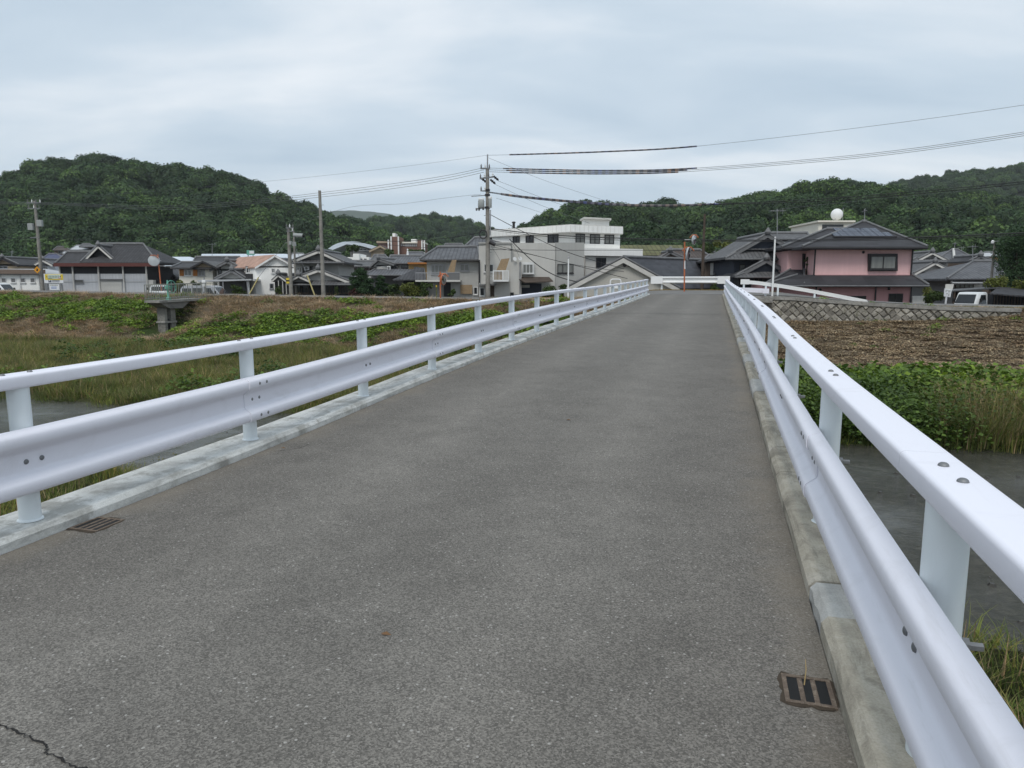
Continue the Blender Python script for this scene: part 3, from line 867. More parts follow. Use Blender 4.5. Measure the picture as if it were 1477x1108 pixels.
# ------------------------------------------------------------------ stone walls of square blocks set on their corners
def clip_poly(poly, fn):
    out = []
    for i in range(len(poly)):
        a, c = poly[i], poly[(i + 1) % len(poly)]
        da, dc = fn(a), fn(c)
        if da >= 0: out.append(a)
        if (da >= 0) != (dc >= 0):
            t = da / (da - dc); out.append((a[0] + (c[0] - a[0]) * t, a[1] + (c[1] - a[1]) * t))
    return out
def stone_wall(label, u0, u1, v, top, bot, diag, seed):
    """top/bot: functions of u"""
    rr = random.Random(seed)
    um = (u0 + u1) / 2
    r = root('stone_wall', label, 'stone wall', (um, v, bot(um)), 'stone walls below the bank road', bridge=True)
    mb = MB(); n = 12
    for i in range(n):
        a = u0 + (u1 - u0) * i / n; c = u0 + (u1 - u0) * (i + 1) / n
        mb.hexa([(a, v + 0.07, bot(a) - 0.3), (c, v + 0.07, bot(c) - 0.3), (c, v + 0.6, bot(c) - 0.3), (a, v + 0.6, bot(a) - 0.3),
                 (a, v + 0.07, top(a)), (c, v + 0.07, top(c)), (c, v + 0.6, top(c)), (a, v + 0.6, top(a))])
    part('mortar', mb, MAT['stone_c'], r)
    mb = MB()
    for i in range(n):
        a = u0 + (u1 - u0) * i / n; c = u0 + (u1 - u0) * (i + 1) / n
        mb.hexa([(a, v - 0.06, top(a)), (c, v - 0.06, top(c)), (c, v + 0.75, top(c)), (a, v + 0.75, top(a)),
                 (a, v - 0.06, top(a) + 0.19), (c, v - 0.06, top(c) + 0.19), (c, v + 0.75, top(c) + 0.19), (a, v + 0.75, top(a) + 0.19)])
    part('coping', mb, MAT['concrete'], r)
    hd = diag / 2; row = 0; z = min(bot(u0), bot(u1)) - 0.2
    zmax = max(top(u0), top(u1))
    while z < zmax + hd:
        u = u0 - diag + (hd if row % 2 else 0)
        while u < u1 + diag:
            g = 0.022; h_ = hd - g
            j = lambda: rr.uniform(-0.05, 0.05)
            poly = [(u - h_ + j(), z + j()), (u + j(), z - h_ + j()), (u + h_ + j(), z + j()), (u + j(), z + h_ + j())]
            poly = clip_poly(poly, lambda p: p[0] - u0 - 0.01); poly = clip_poly(poly, lambda p: u1 - 0.01 - p[0]) if poly else poly
            if poly: poly = clip_poly(poly, lambda p: top(p[0]) - 0.015 - p[1])
            if poly: poly = clip_poly(poly, lambda p: p[1] - bot(p[0]) + 0.25)
            if poly and len(poly) >= 3:
                ar = 0.5 * abs(sum(poly[i][0] * poly[(i + 1) % len(poly)][1] - poly[(i + 1) % len(poly)][0] * poly[i][1] for i in range(len(poly))))
                if ar > 0.012:
                    cu = sum(p[0] for p in poly) / len(poly); cz_ = sum(p[1] for p in poly) / len(poly)
                    f1 = rr.uniform(-0.02, 0.035); nn = len(poly)
                    vs_ = [(p[0], v + 0.10, p[1]) for p in poly] + [(p[0], v + 0.03 + f1 * .3, p[1]) for p in poly] + \
                          [(cu + (p[0] - cu) * 0.74, v - f1 - 0.005, cz_ + (p[1] - cz_) * 0.74) for p in poly]
                    fs_ = [tuple(range(2 * nn, 3 * nn))]
                    for q in range(nn):
                        w_ = (q + 1) % nn
                        fs_ += [(q, w_, nn + w_, nn + q), (nn + q, nn + w_, 2 * nn + w_, 2 * nn + q)]
                    mb = MB(); mb.add(vs_, fs_)
                    part('stone', mb, MAT[rr.choice(['stone_a', 'stone_a', 'stone_b', 'stone_c'])], r)
            u += diag
        z += hd; row += 1
    return r
stone_wall('grey stone wall of diamond-set blocks above the brown field on the right', 2.1, 15.4, 42.78,
           lambda u: float(zroad(u, 43)) - 0.20, lambda u: min(float(field_top(u)) - 0.02, float(zroad(u, 43)) - 0.35), 0.44, 4)
stone_wall('pale stone wall of diamond-set blocks seen through the far left railing', -13.5, -4.6, 43.3,
           lambda u: float(zroad(u, 43)) - 0.20, lambda u: float(zroad(u, 43)) - 1.3, 0.52, 9)
# concrete wing beside the bridge end
mb = MB(); mb.hexa([(0.95, 42.7, -1.2), (2.05, 42.7, -1.2), (2.05, 43.1, -1.2), (0.95, 43.1, -1.2), (0.95, 42.7, 0.4), (2.05, 42.7, 0.4), (2.05, 43.1, 0.4), (0.95, 43.1, 0.4)])
mb.hexa([(0.95, 42.3, 0.42), (3.2, 42.55, 0.38), (3.2, 44.2, 0.38), (0.95, 44.2, 0.42), (0.95, 42.3, 0.70), (3.2, 42.55, 0.64), (3.2, 44.2, 0.64), (0.95, 44.2, 0.70)])
single('concrete_wing', 'concrete slab and wing at the right corner of the bridge end', 'concrete slab', mb, MAT['concrete'], (1.5, 42.9, -1.2), bridge=True)

# ------------------------------------------------------------------ sluice platform on the left bank
r = root('sluice_platform', 'concrete sluice platform with railing on columns over the left bank', 'platform', (-34.9, 40.5, -2.2), bridge=True)
u0, u1, v0, v1, zt = -35.7, -34.5, 38.3, 44.3, 0.42
part('deck', MB().hexa([(u0, v0, zt - 0.22), (u1, v0, zt - 0.22), (u1, v1, zt - 0.12), (u0, v1, zt - 0.12), (u0, v0, zt - 0.08), (u1, v0, zt - 0.08), (u1, v1, zt + 0.05), (u0, v1, zt + 0.05)]), MAT['concrete'], r)
part('bracket', MB().prism([(u0 + 0.1, v0 + 0.15, zt - 0.23), (u0 + 0.1, v0 + 2.9, zt - 0.21), (u0 + 0.1, v0 + 2.2, zt - 0.62), (u0 + 0.1, v0 + 1.0, zt - 0.62)], (u1 - u0 - 0.2, 0, 0)), MAT['conc_dark'], r)
MAT['pole_dark'] = concrete('pier_concrete', (0.21, 0.20, 0.18), (0.11, 0.105, 0.095), (0.29, 0.28, 0.255), 0.5)
for vv_, w in ((v0 + 0.7, 0.26), (v0 + 1.3, 0.42)):
    part('column', MB().bbox(u0 + 0.3, u1 - 0.3, vv_, vv_ + w, -2.4, zt - 0.61, 0.02), MAT['pole_dark'], r)
part('gate_plate', MB().box(u0 + 0.45, u1 - 0.45, v0 + .97, v0 + 1.29, -2.6, -0.9), MAT['black'], r)
part('gate_frame', MB().bbox(u0 + 0.25, u1 - 0.25, v0 + 0.62, v0 + 1.8, -1.15, -1.03, 0.02), MAT['concrete'], r)
railm = M('railing_grey', (0.22, 0.225, 0.20), 0.6, 0.15, 8)
for uu_ in (u0 + 0.05, u1 - 0.05):
    mb = MB()
    for hh in (0.12, 1.02): mb.tube([(uu_, v0 + 0.05, zt - 0.08 + hh), (uu_, v1, zt + 0.05 + hh)], 0.025, 6)
    part('handrail', mb, railm, r)
    for q in range(34):
        vq = v0 + 0.06 + (v1 - v0 - 0.1) * q / 33
        rr_ = 0.026 if q % 5 == 0 else 0.011
        part('baluster', MB().tube([(uu_, vq, zt - 0.06 + 0.13 * q / 33), (uu_, vq, zt + 0.93 + 0.13 * q / 33)], rr_, 6), railm, r)
for uu_ in np.linspace(u0 + 0.2, u1 - 0.2, 7):
    part('baluster', MB().tube([(uu_, v0 + 0.05, zt - 0.06), (uu_, v0 + 0.05, zt + 0.93)], 0.018, 6), railm, r)
part('handrail', MB().tube([(u0 + .05, v0 + 0.05, zt + .94), (u1 - .05, v0 + 0.05, zt + .94)], 0.025, 6), railm, r)
teal = M('winch_green', (0.13, 0.36, 0.28), 0.5, 0.15, 6)
cu, cv = (u0 + u1) / 2, v0 + 1.5
r2 = root('sluice_winch', 'pale green hand-wheel winch standing on the sluice platform', 'winch', (cu, cv, zt), bridge=True)
part('stand', MB().lathe([(0.16, -0.05), (0.13, 0.1), (0.09, 0.15), (0.09, 0.62), (0.2, 0.66), (0.2, 0.86), (0.07, 0.9), (0.04, 1.25)], 12, (cu, cv, zt)), teal, r2, True)
ring = [(cu + 0.3, cv + 0.42 * math.cos(a), zt + 0.8 + 0.42 * math.sin(a)) for a in np.linspace(0, 2 * math.pi, 21)]
wh = part('hand_wheel', MB().tube(ring, 0.028, 6), teal, r2)
for a in (0, 1.57): part('spoke', MB().tube([(cu + 0.3, cv + 0.42 * math.cos(a), zt + 0.8 + 0.42 * math.sin(a)), (cu + 0.3, cv - 0.42 * math.cos(a), zt + 0.8 - 0.42 * math.sin(a))], 0.018, 6), teal, wh)
# ------------------------------------------------------------------ scattering ("stuff"): points that carry small instanced plants
def scatter(name, label, cat, pts, scl, rot, idx, protos):
    """pts Nx3 world, scl N, rot Nx3 euler, idx N; protos: list of meshes"""
    me = bpy.data.meshes.new(name)
    me.from_pydata([tuple(p) for p in pts], [], [])
    a = me.attributes.new('scl', 'FLOAT', 'POINT'); a.data.foreach_set('value', np.asarray(scl, np.float32))
    a = me.attributes.new('rot', 'FLOAT_VECTOR', 'POINT'); a.data.foreach_set('vector', np.asarray(rot, np.float32).ravel())
    a = me.attributes.new('pick', 'INT', 'POINT'); a.data.foreach_set('value', np.asarray(idx, np.int32))
    o = bpy.data.objects.new(name, me); COL.objects.link(o)
    c = bpy.data.collections.new(name + '_kinds')
    for i, pm in enumerate(protos):
        po = bpy.data.objects.new(name + '_kind_%02d' % i, pm); c.objects.link(po)
    g = bpy.data.node_groups.new(name + '_scatter', 'GeometryNodeTree')
    g.interface.new_socket('Geometry', in_out='INPUT', socket_type='NodeSocketGeometry')
    g.interface.new_socket('Geometry', in_out='OUTPUT', socket_type='NodeSocketGeometry')
    N = g.nodes; L = g.links
    gi = N.new('NodeGroupInput'); go_ = N.new('NodeGroupOutput')
    ci = N.new('GeometryNodeCollectionInfo'); ci.inputs['Collection'].default_value = c
    ci.inputs['Separate Children'].default_value = True; ci.inputs['Reset Children'].default_value = True
    ip = N.new('GeometryNodeInstanceOnPoints'); ip.inputs['Pick Instance'].default_value = True
    def attr(nm, t):
        q = N.new('GeometryNodeInputNamedAttribute'); q.data_type = t; q.inputs['Name'].default_value = nm
        return q.outputs['Attribute']
    L.new(gi.outputs[0], ip.inputs['Points']); L.new(ci.outputs[0], ip.inputs['Instance'])
    L.new(attr('pick', 'INT'), ip.inputs['Instance Index']); L.new(attr('rot', 'FLOAT_VECTOR'), ip.inputs['Rotation'])
    L.new(attr('scl', 'FLOAT'), ip.inputs['Scale']); L.new(ip.outputs[0], go_.inputs[0])
    mod = o.modifiers.new('scatter', 'NODES'); mod.node_group = g
    return tag(o, label, cat, kind='stuff')

def rvec(rr):
    while True:
        p = Vector((rr.uniform(-1, 1), rr.uniform(-1, 1), rr.uniform(-1, 1)))
        if 0.05 < p.length < 1: return p.normalized()
def leaf_quad(mb, p, n, s, rr, mi=0, asp=0.62):
    a = n.cross(Vector((rr.uniform(-1, 1), rr.uniform(-1, 1), rr.uniform(-1, 1)))).normalized()
    b_ = n.cross(a)
    fold = n * s * 0.15
    mb.add([p - a * s, p - b_ * s * asp + fold, p + a * s, p + b_ * s * asp + fold], [(0, 1, 2, 3)], mi)
def crown_mesh(seed, lobes, leaves, lsize, mats, flat=0.85, core=True):
    """a lumpy broadleaf crown about 1 m in radius standing on z=0"""
    rr = random.Random(seed); mb = MB()
    L = []
    for i in range(lobes):
        a = rr.uniform(0, 6.28); d = rr.uniform(0.1, 0.62) if i else 0
        h = rr.uniform(0.35, 1.25) if i else 0.9
        L.append((Vector((math.cos(a) * d, math.sin(a) * d, h * flat)), rr.uniform(0.36, 0.56) if i else 0.62))
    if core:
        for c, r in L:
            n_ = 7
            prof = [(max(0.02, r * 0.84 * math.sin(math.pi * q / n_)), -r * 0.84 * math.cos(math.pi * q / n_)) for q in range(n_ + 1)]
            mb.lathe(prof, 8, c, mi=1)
    for i in range(leaves):
        c, r = L[rr.randrange(len(L))]
        d = rvec(rr)
        if d.z < -0.55 and rr.random() < 0.7: d.z = -d.z
        p = c + d * r * rr.uniform(0.82, 1.1)
        nn = (d * 0.7 + rvec(rr) * 0.75 + Vector((0, 0, 0.35))).normalized()
        leaf_quad(mb, p, nn, lsize * rr.uniform(0.6, 1.3), rr)
    return mb.mesh('crown', mats)

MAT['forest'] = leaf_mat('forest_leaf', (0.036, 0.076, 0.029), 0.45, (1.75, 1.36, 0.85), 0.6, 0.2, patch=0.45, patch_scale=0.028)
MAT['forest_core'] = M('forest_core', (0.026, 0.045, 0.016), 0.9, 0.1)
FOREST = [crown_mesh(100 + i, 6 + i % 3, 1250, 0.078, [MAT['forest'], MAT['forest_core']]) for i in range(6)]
MAT['pine_leaf'] = leaf_mat('pine_leaf', (0.026, 0.056, 0.022), 0.3, (1.3, 1.2, 0.8), 0.6, 0.12, inst=False)
MAT['bark'] = M('bark', (0.06, 0.045, 0.032), 0.9, 0.3, 8, 0.6, 20)

# ------------------------------------------------------------------ wooded hills
def hill(profile, Df, Dr, yfoot, seed, tree_h, name='hill', spacing=4.3, trees=True, t_back=1.6, mat=None, amp=1.0, rough=1.0, csz=3.2):
    """profile: the treetop skyline as (x, y) pixels; foot at Df, ridge at Dr"""
    xs = np.arange(profile[0][0], profile[-1][0] + 1, 8.0)
    ys = np.interp(xs, [p[0] for p in profile], [p[1] for p in profile])
    ts = np.concatenate([np.linspace(0, 1, 26), np.linspace(1.06, t_back, 8)])
    zg = -0.9
    def surf(x, t):
        x = np.asarray(x, float); t = np.asarray(t, float)
        yr = np.interp(x, [p[0] for p in profile], [p[1] for p in profile])
        D = Df + (Dr - Df) * t
        up = (554 - yr) / FPX
        zr = EYE + (-math.sin(PITCH) + up * math.cos(PITCH)) * Dr / (math.cos(PITCH) + up * math.sin(PITCH)) - tree_h
        prof = np.where(t <= 1, np.clip(t, 0, 1) * (1.35 - 0.35 * np.clip(t, 0, 1)), 1 - 0.75 * np.clip((t - 1) / (t_back - 1), 0, 1) ** 1.4)
        X = (x - 738.5) / FPX * D / (math.cos(PITCH) + 0.143 * math.sin(PITCH))
        gl = (fbm(X / 38.0, D / 70.0, seed, 4) - 0.5) * 15 * amp * np.sin(np.clip(t / .92, 0, 1) * math.pi) ** 1.3
        gl = gl + (fbm(X / 15.0, D / 18.0, seed + 9, 3) - 0.5) * 4 * rough * np.sin(np.clip(t, 0, 1.0) * math.pi) ** 0.9
        z = zg + np.maximum(zr - zg, 0.0) * prof + gl * np.clip((zr - zg) / 25, 0, 1)
        return X, D, z
    XX, TT = np.meshgrid(xs, ts)
    X, Y, Z = surf(XX, TT)
    me = bpy.data.meshes.new(name); nx = len(xs); nt_ = len(ts)
    idx = np.arange(nx * nt_).reshape(nt_, nx)
    fc = np.stack([idx[:-1, :-1], idx[:-1, 1:], idx[1:, 1:], idx[1:, :-1]], -1).reshape(-1, 4)
    me.from_pydata(np.stack([X, Y, Z], -1).reshape(-1, 3).tolist(), [], fc.tolist())
    me.polygons.foreach_set('use_smooth', [True] * len(me.polygons))
    me.materials.append(mat or MAT['forest_floor'])
    o = bpy.data.objects.new(name, me); COL.objects.link(o); tag(o, kind='structure')
    if not trees: return None
    rs = np.random.RandomState(seed)
    w = (profile[-1][0] - profile[0][0]) / FPX * (Df + Dr) / 2
    cnt = int(w * (Dr - Df) * 1.12 / (spacing ** 2))
    Dq = rs.uniform(0, 1, cnt * 2); x = rs.uniform(profile[0][0], profile[-1][0], cnt * 2); t = Dq * 1.12
    keep = rs.uniform(0, 1, cnt * 2) < (Df + (Dr - Df) * t) / (Dr * 1.1) * 0.62
    x, t = x[keep], t[keep]
    X, Y, Z = surf(x, t)
    ok = Z > 0.2
    X, Y, Z = X[ok], Y[ok], Z[ok]
    s = np.clip(np.exp(rs.normal(0, 0.24, len(X))), .6, 1.45) * csz
    s *= 1 + 0.35 * (vnoise(X / 25, Y / 25, 3) - 0.5)
    return np.stack([X, Y, Z + s * 0.15], -1), s
MAT['forest_floor'] = M('forest_floor', (0.018, 0.026, 0.012), 0.95, 0.3, 0.1)
LEFT = [(-900, 372), (-520, 330), (-250, 318), (-100, 296), (0, 270), (30, 254), (60, 240), (100, 234), (130, 232), (148, 226), (180, 231), (215, 240), (260, 241), (300, 247), (340, 251), (365, 264), (385, 281), (430, 294), (460, 306), (500, 318), (540, 331), (580, 346), (640, 364), (700, 384)]
MID = [(380, 345), (440, 330), (500, 322), (545, 318), (575, 314), (600, 309), (630, 309), (655, 315), (690, 324), (720, 332), (760, 345), (820, 360), (900, 370)]
RIGHT = [(700, 352), (745, 330), (770, 320), (800, 308), (840, 300), (900, 298), (960, 296), (1010, 298), (1040, 297), (1060, 292), (1100, 279), (1130, 272), (1165, 266), (1195, 261), (1225, 265), (1255, 266), (1290, 274), (1330, 278), (1380, 282), (1430, 290), (1477, 294), (1560, 300), (1760, 320), (2100, 355), (2400, 380)]
RBACK = [(1130, 330), (1200, 300), (1260, 275), (1285, 264), (1320, 255), (1350, 249), (1380, 246), (1410, 242), (1450, 241), (1465, 234), (1490, 229), (1600, 225), (1800, 240), (2100, 290), (2400, 350)]
def forest(name, label, res, seed):
    p, s = res
    rs = np.random.RandomState(seed)
    n_ = len(p)
    rot = np.stack([rs.uniform(-.12, .12, n_), rs.uniform(-.12, .12, n_), rs.uniform(0, 6.28, n_)], -1)
    scatter(name, label, 'forest', p, s, rot, rs.randint(0, len(FOREST), n_), FOREST)
forest('hillside_forest', 'dense dark green broadleaf wood covering the big hill on the left', hill(LEFT, 165, 335, 370, 3, 7.0, spacing=4.3, csz=4.0, amp=0.55), 1)
forest('hillside_forest', 'dense dark green wood covering the hill behind the pink house', hill(RIGHT, 135, 300, 380, 13, 6.4, spacing=4.1, csz=3.8, amp=0.6), 2)
forest('hillside_forest', 'lighter wooded ridge rising behind the right-hand hill', hill(RBACK, 380, 560, 380, 23, 6.5, spacing=4.4, csz=4.0), 3)
forest('hillside_forest', 'low wooded hill in the gap behind the utility pole', hill(MID, 400, 560, 380, 33, 6.5, spacing=4.4, csz=4.0), 4)
far_m = M('far_mountain', (0.035, 0.055, 0.030), 0.95, 0.3, 0.004)
hill([(300, 330), (440, 318), (485, 304), (500, 304), (512, 303), (525, 305), (537, 305), (550, 307), (562, 308), (580, 314), (620, 325), (760, 345)], 1800, 2200, 390, 43, 0, 'far_mountain', trees=False, mat=far_m, amp=1.5, rough=2)

# ------------------------------------------------------------------ small plants
def blade(mb, base, d, h, w, droop, mi=0, segs=3):
    side = d.cross(Vector((0, 0, 1))).normalized()
    vs = []; p = Vector(base)
    for q in range(segs + 1):
        t = q / segs
        c = p + Vector((0, 0, 1)) * h * (t - 0.35 * droop * t * t) + d * (h * droop * t * t)
        ww = w * (1 - t * 0.92)
        vs += [c - side * ww, c + side * ww]
    mb.add(vs, [(2 * q, 2 * q + 1, 2 * q + 3, 2 * q + 2) for q in range(segs)], mi)
def tuft(seed, n, h, spread, w, droop, mats, frac=(1.0,), seed_heads=0):
    rr = random.Random(seed); mb = MB()
    for i in range(n):
        a = rr.uniform(0, 6.28); r_ = spread * math.sqrt(rr.random())
        d = Vector((math.cos(a + rr.uniform(-1, 1)), math.sin(a + rr.uniform(-1, 1)), 0))
        x = rr.random(); mi = 0
        while mi < len(frac) - 1 and x > frac[mi]: x -= frac[mi]; mi += 1
        blade(mb, (math.cos(a) * r_, math.sin(a) * r_, -0.04), d, h * rr.uniform(0.5, 1.15), w * rr.uniform(0.7, 1.3), droop * rr.uniform(0.5, 1.6), mi)
    for i in range(seed_heads):
        a = rr.uniform(0, 6.28); d = Vector((math.cos(a), math.sin(a), 0)); hh = h * rr.uniform(1.1, 1.45)
        b0 = d * spread * 0.4 * rr.random()
        blade(mb, b0, d, hh, w * 0.45, 0.25, len(mats) - 1)
        tip = b0 + Vector((0, 0, hh * 0.91)) + d * hh * 0.25
        for q in range(3): leaf_quad(mb, tip + rvec(rr) * 0.03, rvec(rr), 0.028, rr, len(mats) - 1, 0.22)
    return mb.mesh('tuft', mats)
def creeper(seed, n, spread, h, size, mats):
    rr = random.Random(seed); mb = MB()
    for i in range(n):
        a = rr.uniform(0, 6.28); r_ = math.sqrt(rr.random())
        z = h * (1 - r_ * r_ * 0.8) * rr.uniform(0.45, 1.05)
        p = Vector((math.cos(a) * r_ * spread, math.sin(a) * r_ * spread, z))
        nn = Vector((rr.uniform(-.8, .8), rr.uniform(-.8, .8), 0.9)).normalized()
        leaf_quad(mb, p, nn, size * rr.uniform(0.6, 1.25), rr, 0, 0.85)
    return mb.mesh('creeper', mats)
def litter(seed, n, spread, mats, ln=0.06):
    rr = random.Random(seed); mb = MB()
    for i in range(n):
        a = rr.uniform(0, 6.28); r_ = math.sqrt(rr.random()) * spread
        p = Vector((math.cos(a) * r_, math.sin(a) * r_, rr.uniform(0.01, 0.09)))
        b_ = rr.uniform(0, 6.28); d = Vector((math.cos(b_), math.sin(b_), rr.uniform(-.35, .35))); s_ = d.cross(Vector((0, 0, 1))).normalized()
        L_ = ln * rr.uniform(0.4, 1.5); w_ = rr.uniform(0.006, 0.03)
        mi = rr.choice([0, 0, 0, 1, 1, 2])
        mb.add([p - d * L_ - s_ * w_, p - d * L_ + s_ * w_, p + d * L_ + s_ * w_ * .6, p + d * L_ - s_ * w_ * .6], [(0, 1, 2, 3)], mi)
    return mb.mesh('litter', mats)
G1 = leaf_mat('grass_green', (0.105, 0.155, 0.038), 0.3, (1.5, 1.15, 0.9), 0.65, 0.3)
G2 = leaf_mat('grass_olive', (0.165, 0.172, 0.062), 0.3, (1.35, 1.0, 0.8), 0.7, 0.3)
G3 = leaf_mat('grass_dry', (0.36, 0.28, 0.165), 0.3, (1.1, 0.9, 0.8), 0.75, 0.25)
G4 = leaf_mat('thatch', (0.41, 0.32, 0.215), 0.3, (1.1, 0.95, 0.9), 0.8, 0.15)
KZ = leaf_mat('creeper_leaf', (0.115, 0.195, 0.028), 0.35, (1.35, 1.12, 0.8), 0.5, 0.3)
KD = leaf_mat('creeper_deep', (0.068, 0.122, 0.026), 0.35, (1.5, 1.25, 0.9), 0.5, 0.3)
L1 = leaf_mat('litter_pale', (0.43, 0.35, 0.225), 0.3, (1.1, 1.0, 0.9), 0.8, 0.1)
L2 = leaf_mat('litter_brown', (0.23, 0.165, 0.105), 0.3, (1.1, 1.0, 0.9), 0.8, 0.1)
L3 = leaf_mat('litter_dark', (0.085, 0.052, 0.035), 0.3, (1.1, 1.0, 0.9), 0.8, 0.1)

def sc_uv(name, label, cat, n, urange, vrange, mask, protos, smin, smax, seed, tilt=0.12, dz=0.0):
    rs = np.random.RandomState(seed)
    u = rs.uniform(*urange, n); v = rs.uniform(*vrange, n)
    keep = rs.uniform(0, 1, n) < mask(u, v)
    u, v = u[keep], v[keep]
    z = ground(u, v) + dz
    p = np.stack([u * CT + v * ST, -u * ST + v * CT, z], -1)
    k_ = len(u)
    return scatter(name, label, cat, p, rs.uniform(smin, smax, k_), np.stack([rs.uniform(-tilt, tilt, k_), rs.uniform(-tilt, tilt, k_), rs.uniform(0, 6.28, k_)], -1), rs.randint(0, len(protos), k_), protos)

def beside(u): return np.where(u < -4.3, 1.0, 0.0)
def inplat(u, v): return 1 - 0.95 * ((u > -36.2) & (u < -33.2) & (v > 36) & (v < 40))
# left bank
KUDZU = [creeper(200 + i, 60, 0.55, 0.34, 0.075, [KZ]) for i in range(4)]
sc_uv('bank_creeper', 'bright green creeper spreading over the left bank', 'creeper', 9000, (-92, -4.3), (35.6, 43.6),
      lambda u, v: green_left(u, v) ** 1.6 * 0.8 * inplat(u, v), KUDZU, 0.6, 1.15, 51)
DEAD = [tuft(220 + i, 46, 0.34, 0.42, 0.012, 1.5, [G4, G3, G2], (0.62, 0.2, 0.18)) for i in range(4)]
sc_uv('dry_bank_grass', 'cut dry brown grass lying on the left bank', 'dry grass', 15000, (-92, -4.3), (35.2, 43.95),
      lambda u, v: np.clip(1.05 - 1.1 * green_left(u, v), 0.05, 1) * 0.85 * inplat(u, v), DEAD, 0.5, 1.1, 52, 0.3)
# tall grass on the flat
TALL = [tuft(240 + i, 40, 0.62, 0.34, 0.008, 0.5, [G2, G1, G3], (0.46, 0.44, 0.10), 0) for i in range(5)]
def tall_mask(u, v):
    n_ = fbm(u / 5, v / 4, 77)
    return sstep(edge_far(u) + 0.1, edge_far(u) + 1.2, v) * (1 - sstep(34.6, 36.0, v)) * np.clip(0.3 + 1.4 * n_, 0, 1)
sc_uv('tall_grass', 'tall olive grass on the flat beside the left side of the river', 'grass', 17000, (-70, -3.6), (18, 36.4),
      tall_mask, TALL, 0.45, 1.0, 53)
LOW = [tuft(260 + i, 34, 0.30, 0.26, 0.010, 0.7, [G1, G2], (0.75, 0.25)) for i in range(3)]
sc_uv('low_green_grass', 'low fresh green grass along the left water edge', 'grass', 3800, (-60, -3.4), (18, 30),
      lambda u, v: np.clip(sstep(edge_far(u) - 0.3, edge_far(u) + 0.4, v) * (1 - sstep(edge_far(u) + 1.5, edge_far(u) + 5, v)), 0, 1), LOW, 0.7, 1.4, 54)
BUSHY = [creeper(280 + i, 80, 0.5, 0.6, 0.06, [KD]) for i in range(3)]
sc_uv('flat_weeds', 'dark leafy weeds among the tall grass left of the bridge', 'weeds', 900, (-45, -4.0), (20, 35),
      lambda u, v: sstep(0.55, 0.66, fbm(u / 4, v / 3, 91)), BUSHY, 0.7, 1.4, 55)
# near bank, both sides
def near_mask(u, v): return sstep(edge_near(u) - 0.1, edge_near(u) - 0.8, v) * np.where((u > -4.2) & (u < 1.0), 0.0, 1.0)
sc_uv('near_bank_grass', 'weedy grass on the near river bank below the railings', 'grass', 6500, (-26, 12), (2.5, 12.6),
      lambda u, v: near_mask(u, v) * 0.9, [LOW[0], LOW[1], TALL[0], LOW[2]], 0.5, 1.0, 56)
WATERW = [tuft(290 + i, 26, 0.42, 0.16, 0.007, 0.4, [G1, G2], (0.6, 0.4), 2) for i in range(3)]
sc_uv('water_weeds', 'thin weeds standing in the shallows near the bridge', 'weeds', 1000, (-16, 9), (7.8, 14.0),
      lambda u, v: np.where((u > -4.6) & (u < 1.2), 0.0, 1.0) * sstep(0.5, 0.66, fbm(u / 1.6, v / 1.6, 95)), WATERW, 0.7, 1.35, 57)
# right side: litter field, creeper hedge, reeds
LIT = [litter(300 + i, 130, 0.55, [L1, L2, L3]) for i in range(5)]
sc_uv('cut_grass_litter', 'brown cut grass and leaf litter strewn over the right field', 'litter', 13000, (1.0, 48), (26.8, 42.7),
      lambda u, v: 0.55 + 0.45 * fbm(u / 3, v / 3, 99), LIT, 0.5, 0.95, 58, 0.1)
sc_uv('field_sprouts', 'sparse green sprouts in the brown field', 'weeds', 500, (1.0, 48), (32, 43.8),
      lambda u, v: sstep(0.55, 0.7, fbm(u / 2.2, v / 2.2, 98)) + sstep(42.2, 42.8, v), [LOW[0], KUDZU[0], DEAD[1]], 0.35, 0.7, 59)
sc_uv('verge_grass', 'rough grass along the edge of the right bank road', 'grass', 1500, (9.5, 55), (42.6, 44.1),
      lambda u, v: sstep(10, 14, u), [LOW[0], DEAD[1], DEAD[2], DEAD[3]], 0.4, 0.8, 60)
HEDGE = [creeper(320 + i, 130, 0.8, 0.7, 0.088, [KZ]) for i in range(4)] + [creeper(330, 90, 0.8, 0.7, 0.1, [KD])]
sc_uv('creeper_thicket', 'thick broad-leaved creeper covering the right bank below the brown field', 'creeper', 2900, (0.9, 46), (21.6, 29.0),
      lambda u, v: np.clip(sstep(21.4, 23.2, v) * (1 - sstep(27.2, 28.4, v + 2.0 * (fbm(u / 3.0, 0.5, 45) - .5))), 0, 1), HEDGE, 0.75, 1.2, 61, 0.2, 0.05)
REED = [tuft(340 + i, 70, 1.05, 0.42, 0.009, 0.5, [G2, G1, G3], (0.5, 0.36, 0.14), 4) for i in range(4)]
sc_uv('river_reeds', 'tall straw-tipped reeds at the right water edge', 'reeds', 1500, (4.5, 40), (18.6, 23.0),
      lambda u, v: sstep(edge_far(u) + 0.2, edge_far(u) + 0.9, v) * sstep(5.2, 6.4, u), REED, 0.75, 1.2, 62)
GB = [creeper(350 + i, 150, 0.7, 0.95, 0.05, [KD]) for i in range(3)]
sc_uv('river_shrubs', 'fine-leaved green shrubs at the right water edge', 'shrubs', 620, (1.2, 12), (18.9, 24.0),
      lambda u, v: sstep(edge_far(u) + 0.1, edge_far(u) + 0.7, v) * (1 - 0.9 * sstep(5.4, 7, u)), GB, 0.7, 1.25, 63)
sc_uv('water_edge_grass', 'low green grass at the foot of the reeds on the right', 'grass', 1500, (1.0, 40), (18.0, 21.0),
      lambda u, v: sstep(edge_far(u) - 0.35, edge_far(u) + 0.1, v) * (1 - sstep(edge_far(u) + 0.8, edge_far(u) + 1.8, v)), LOW, 0.7, 1.4, 64)
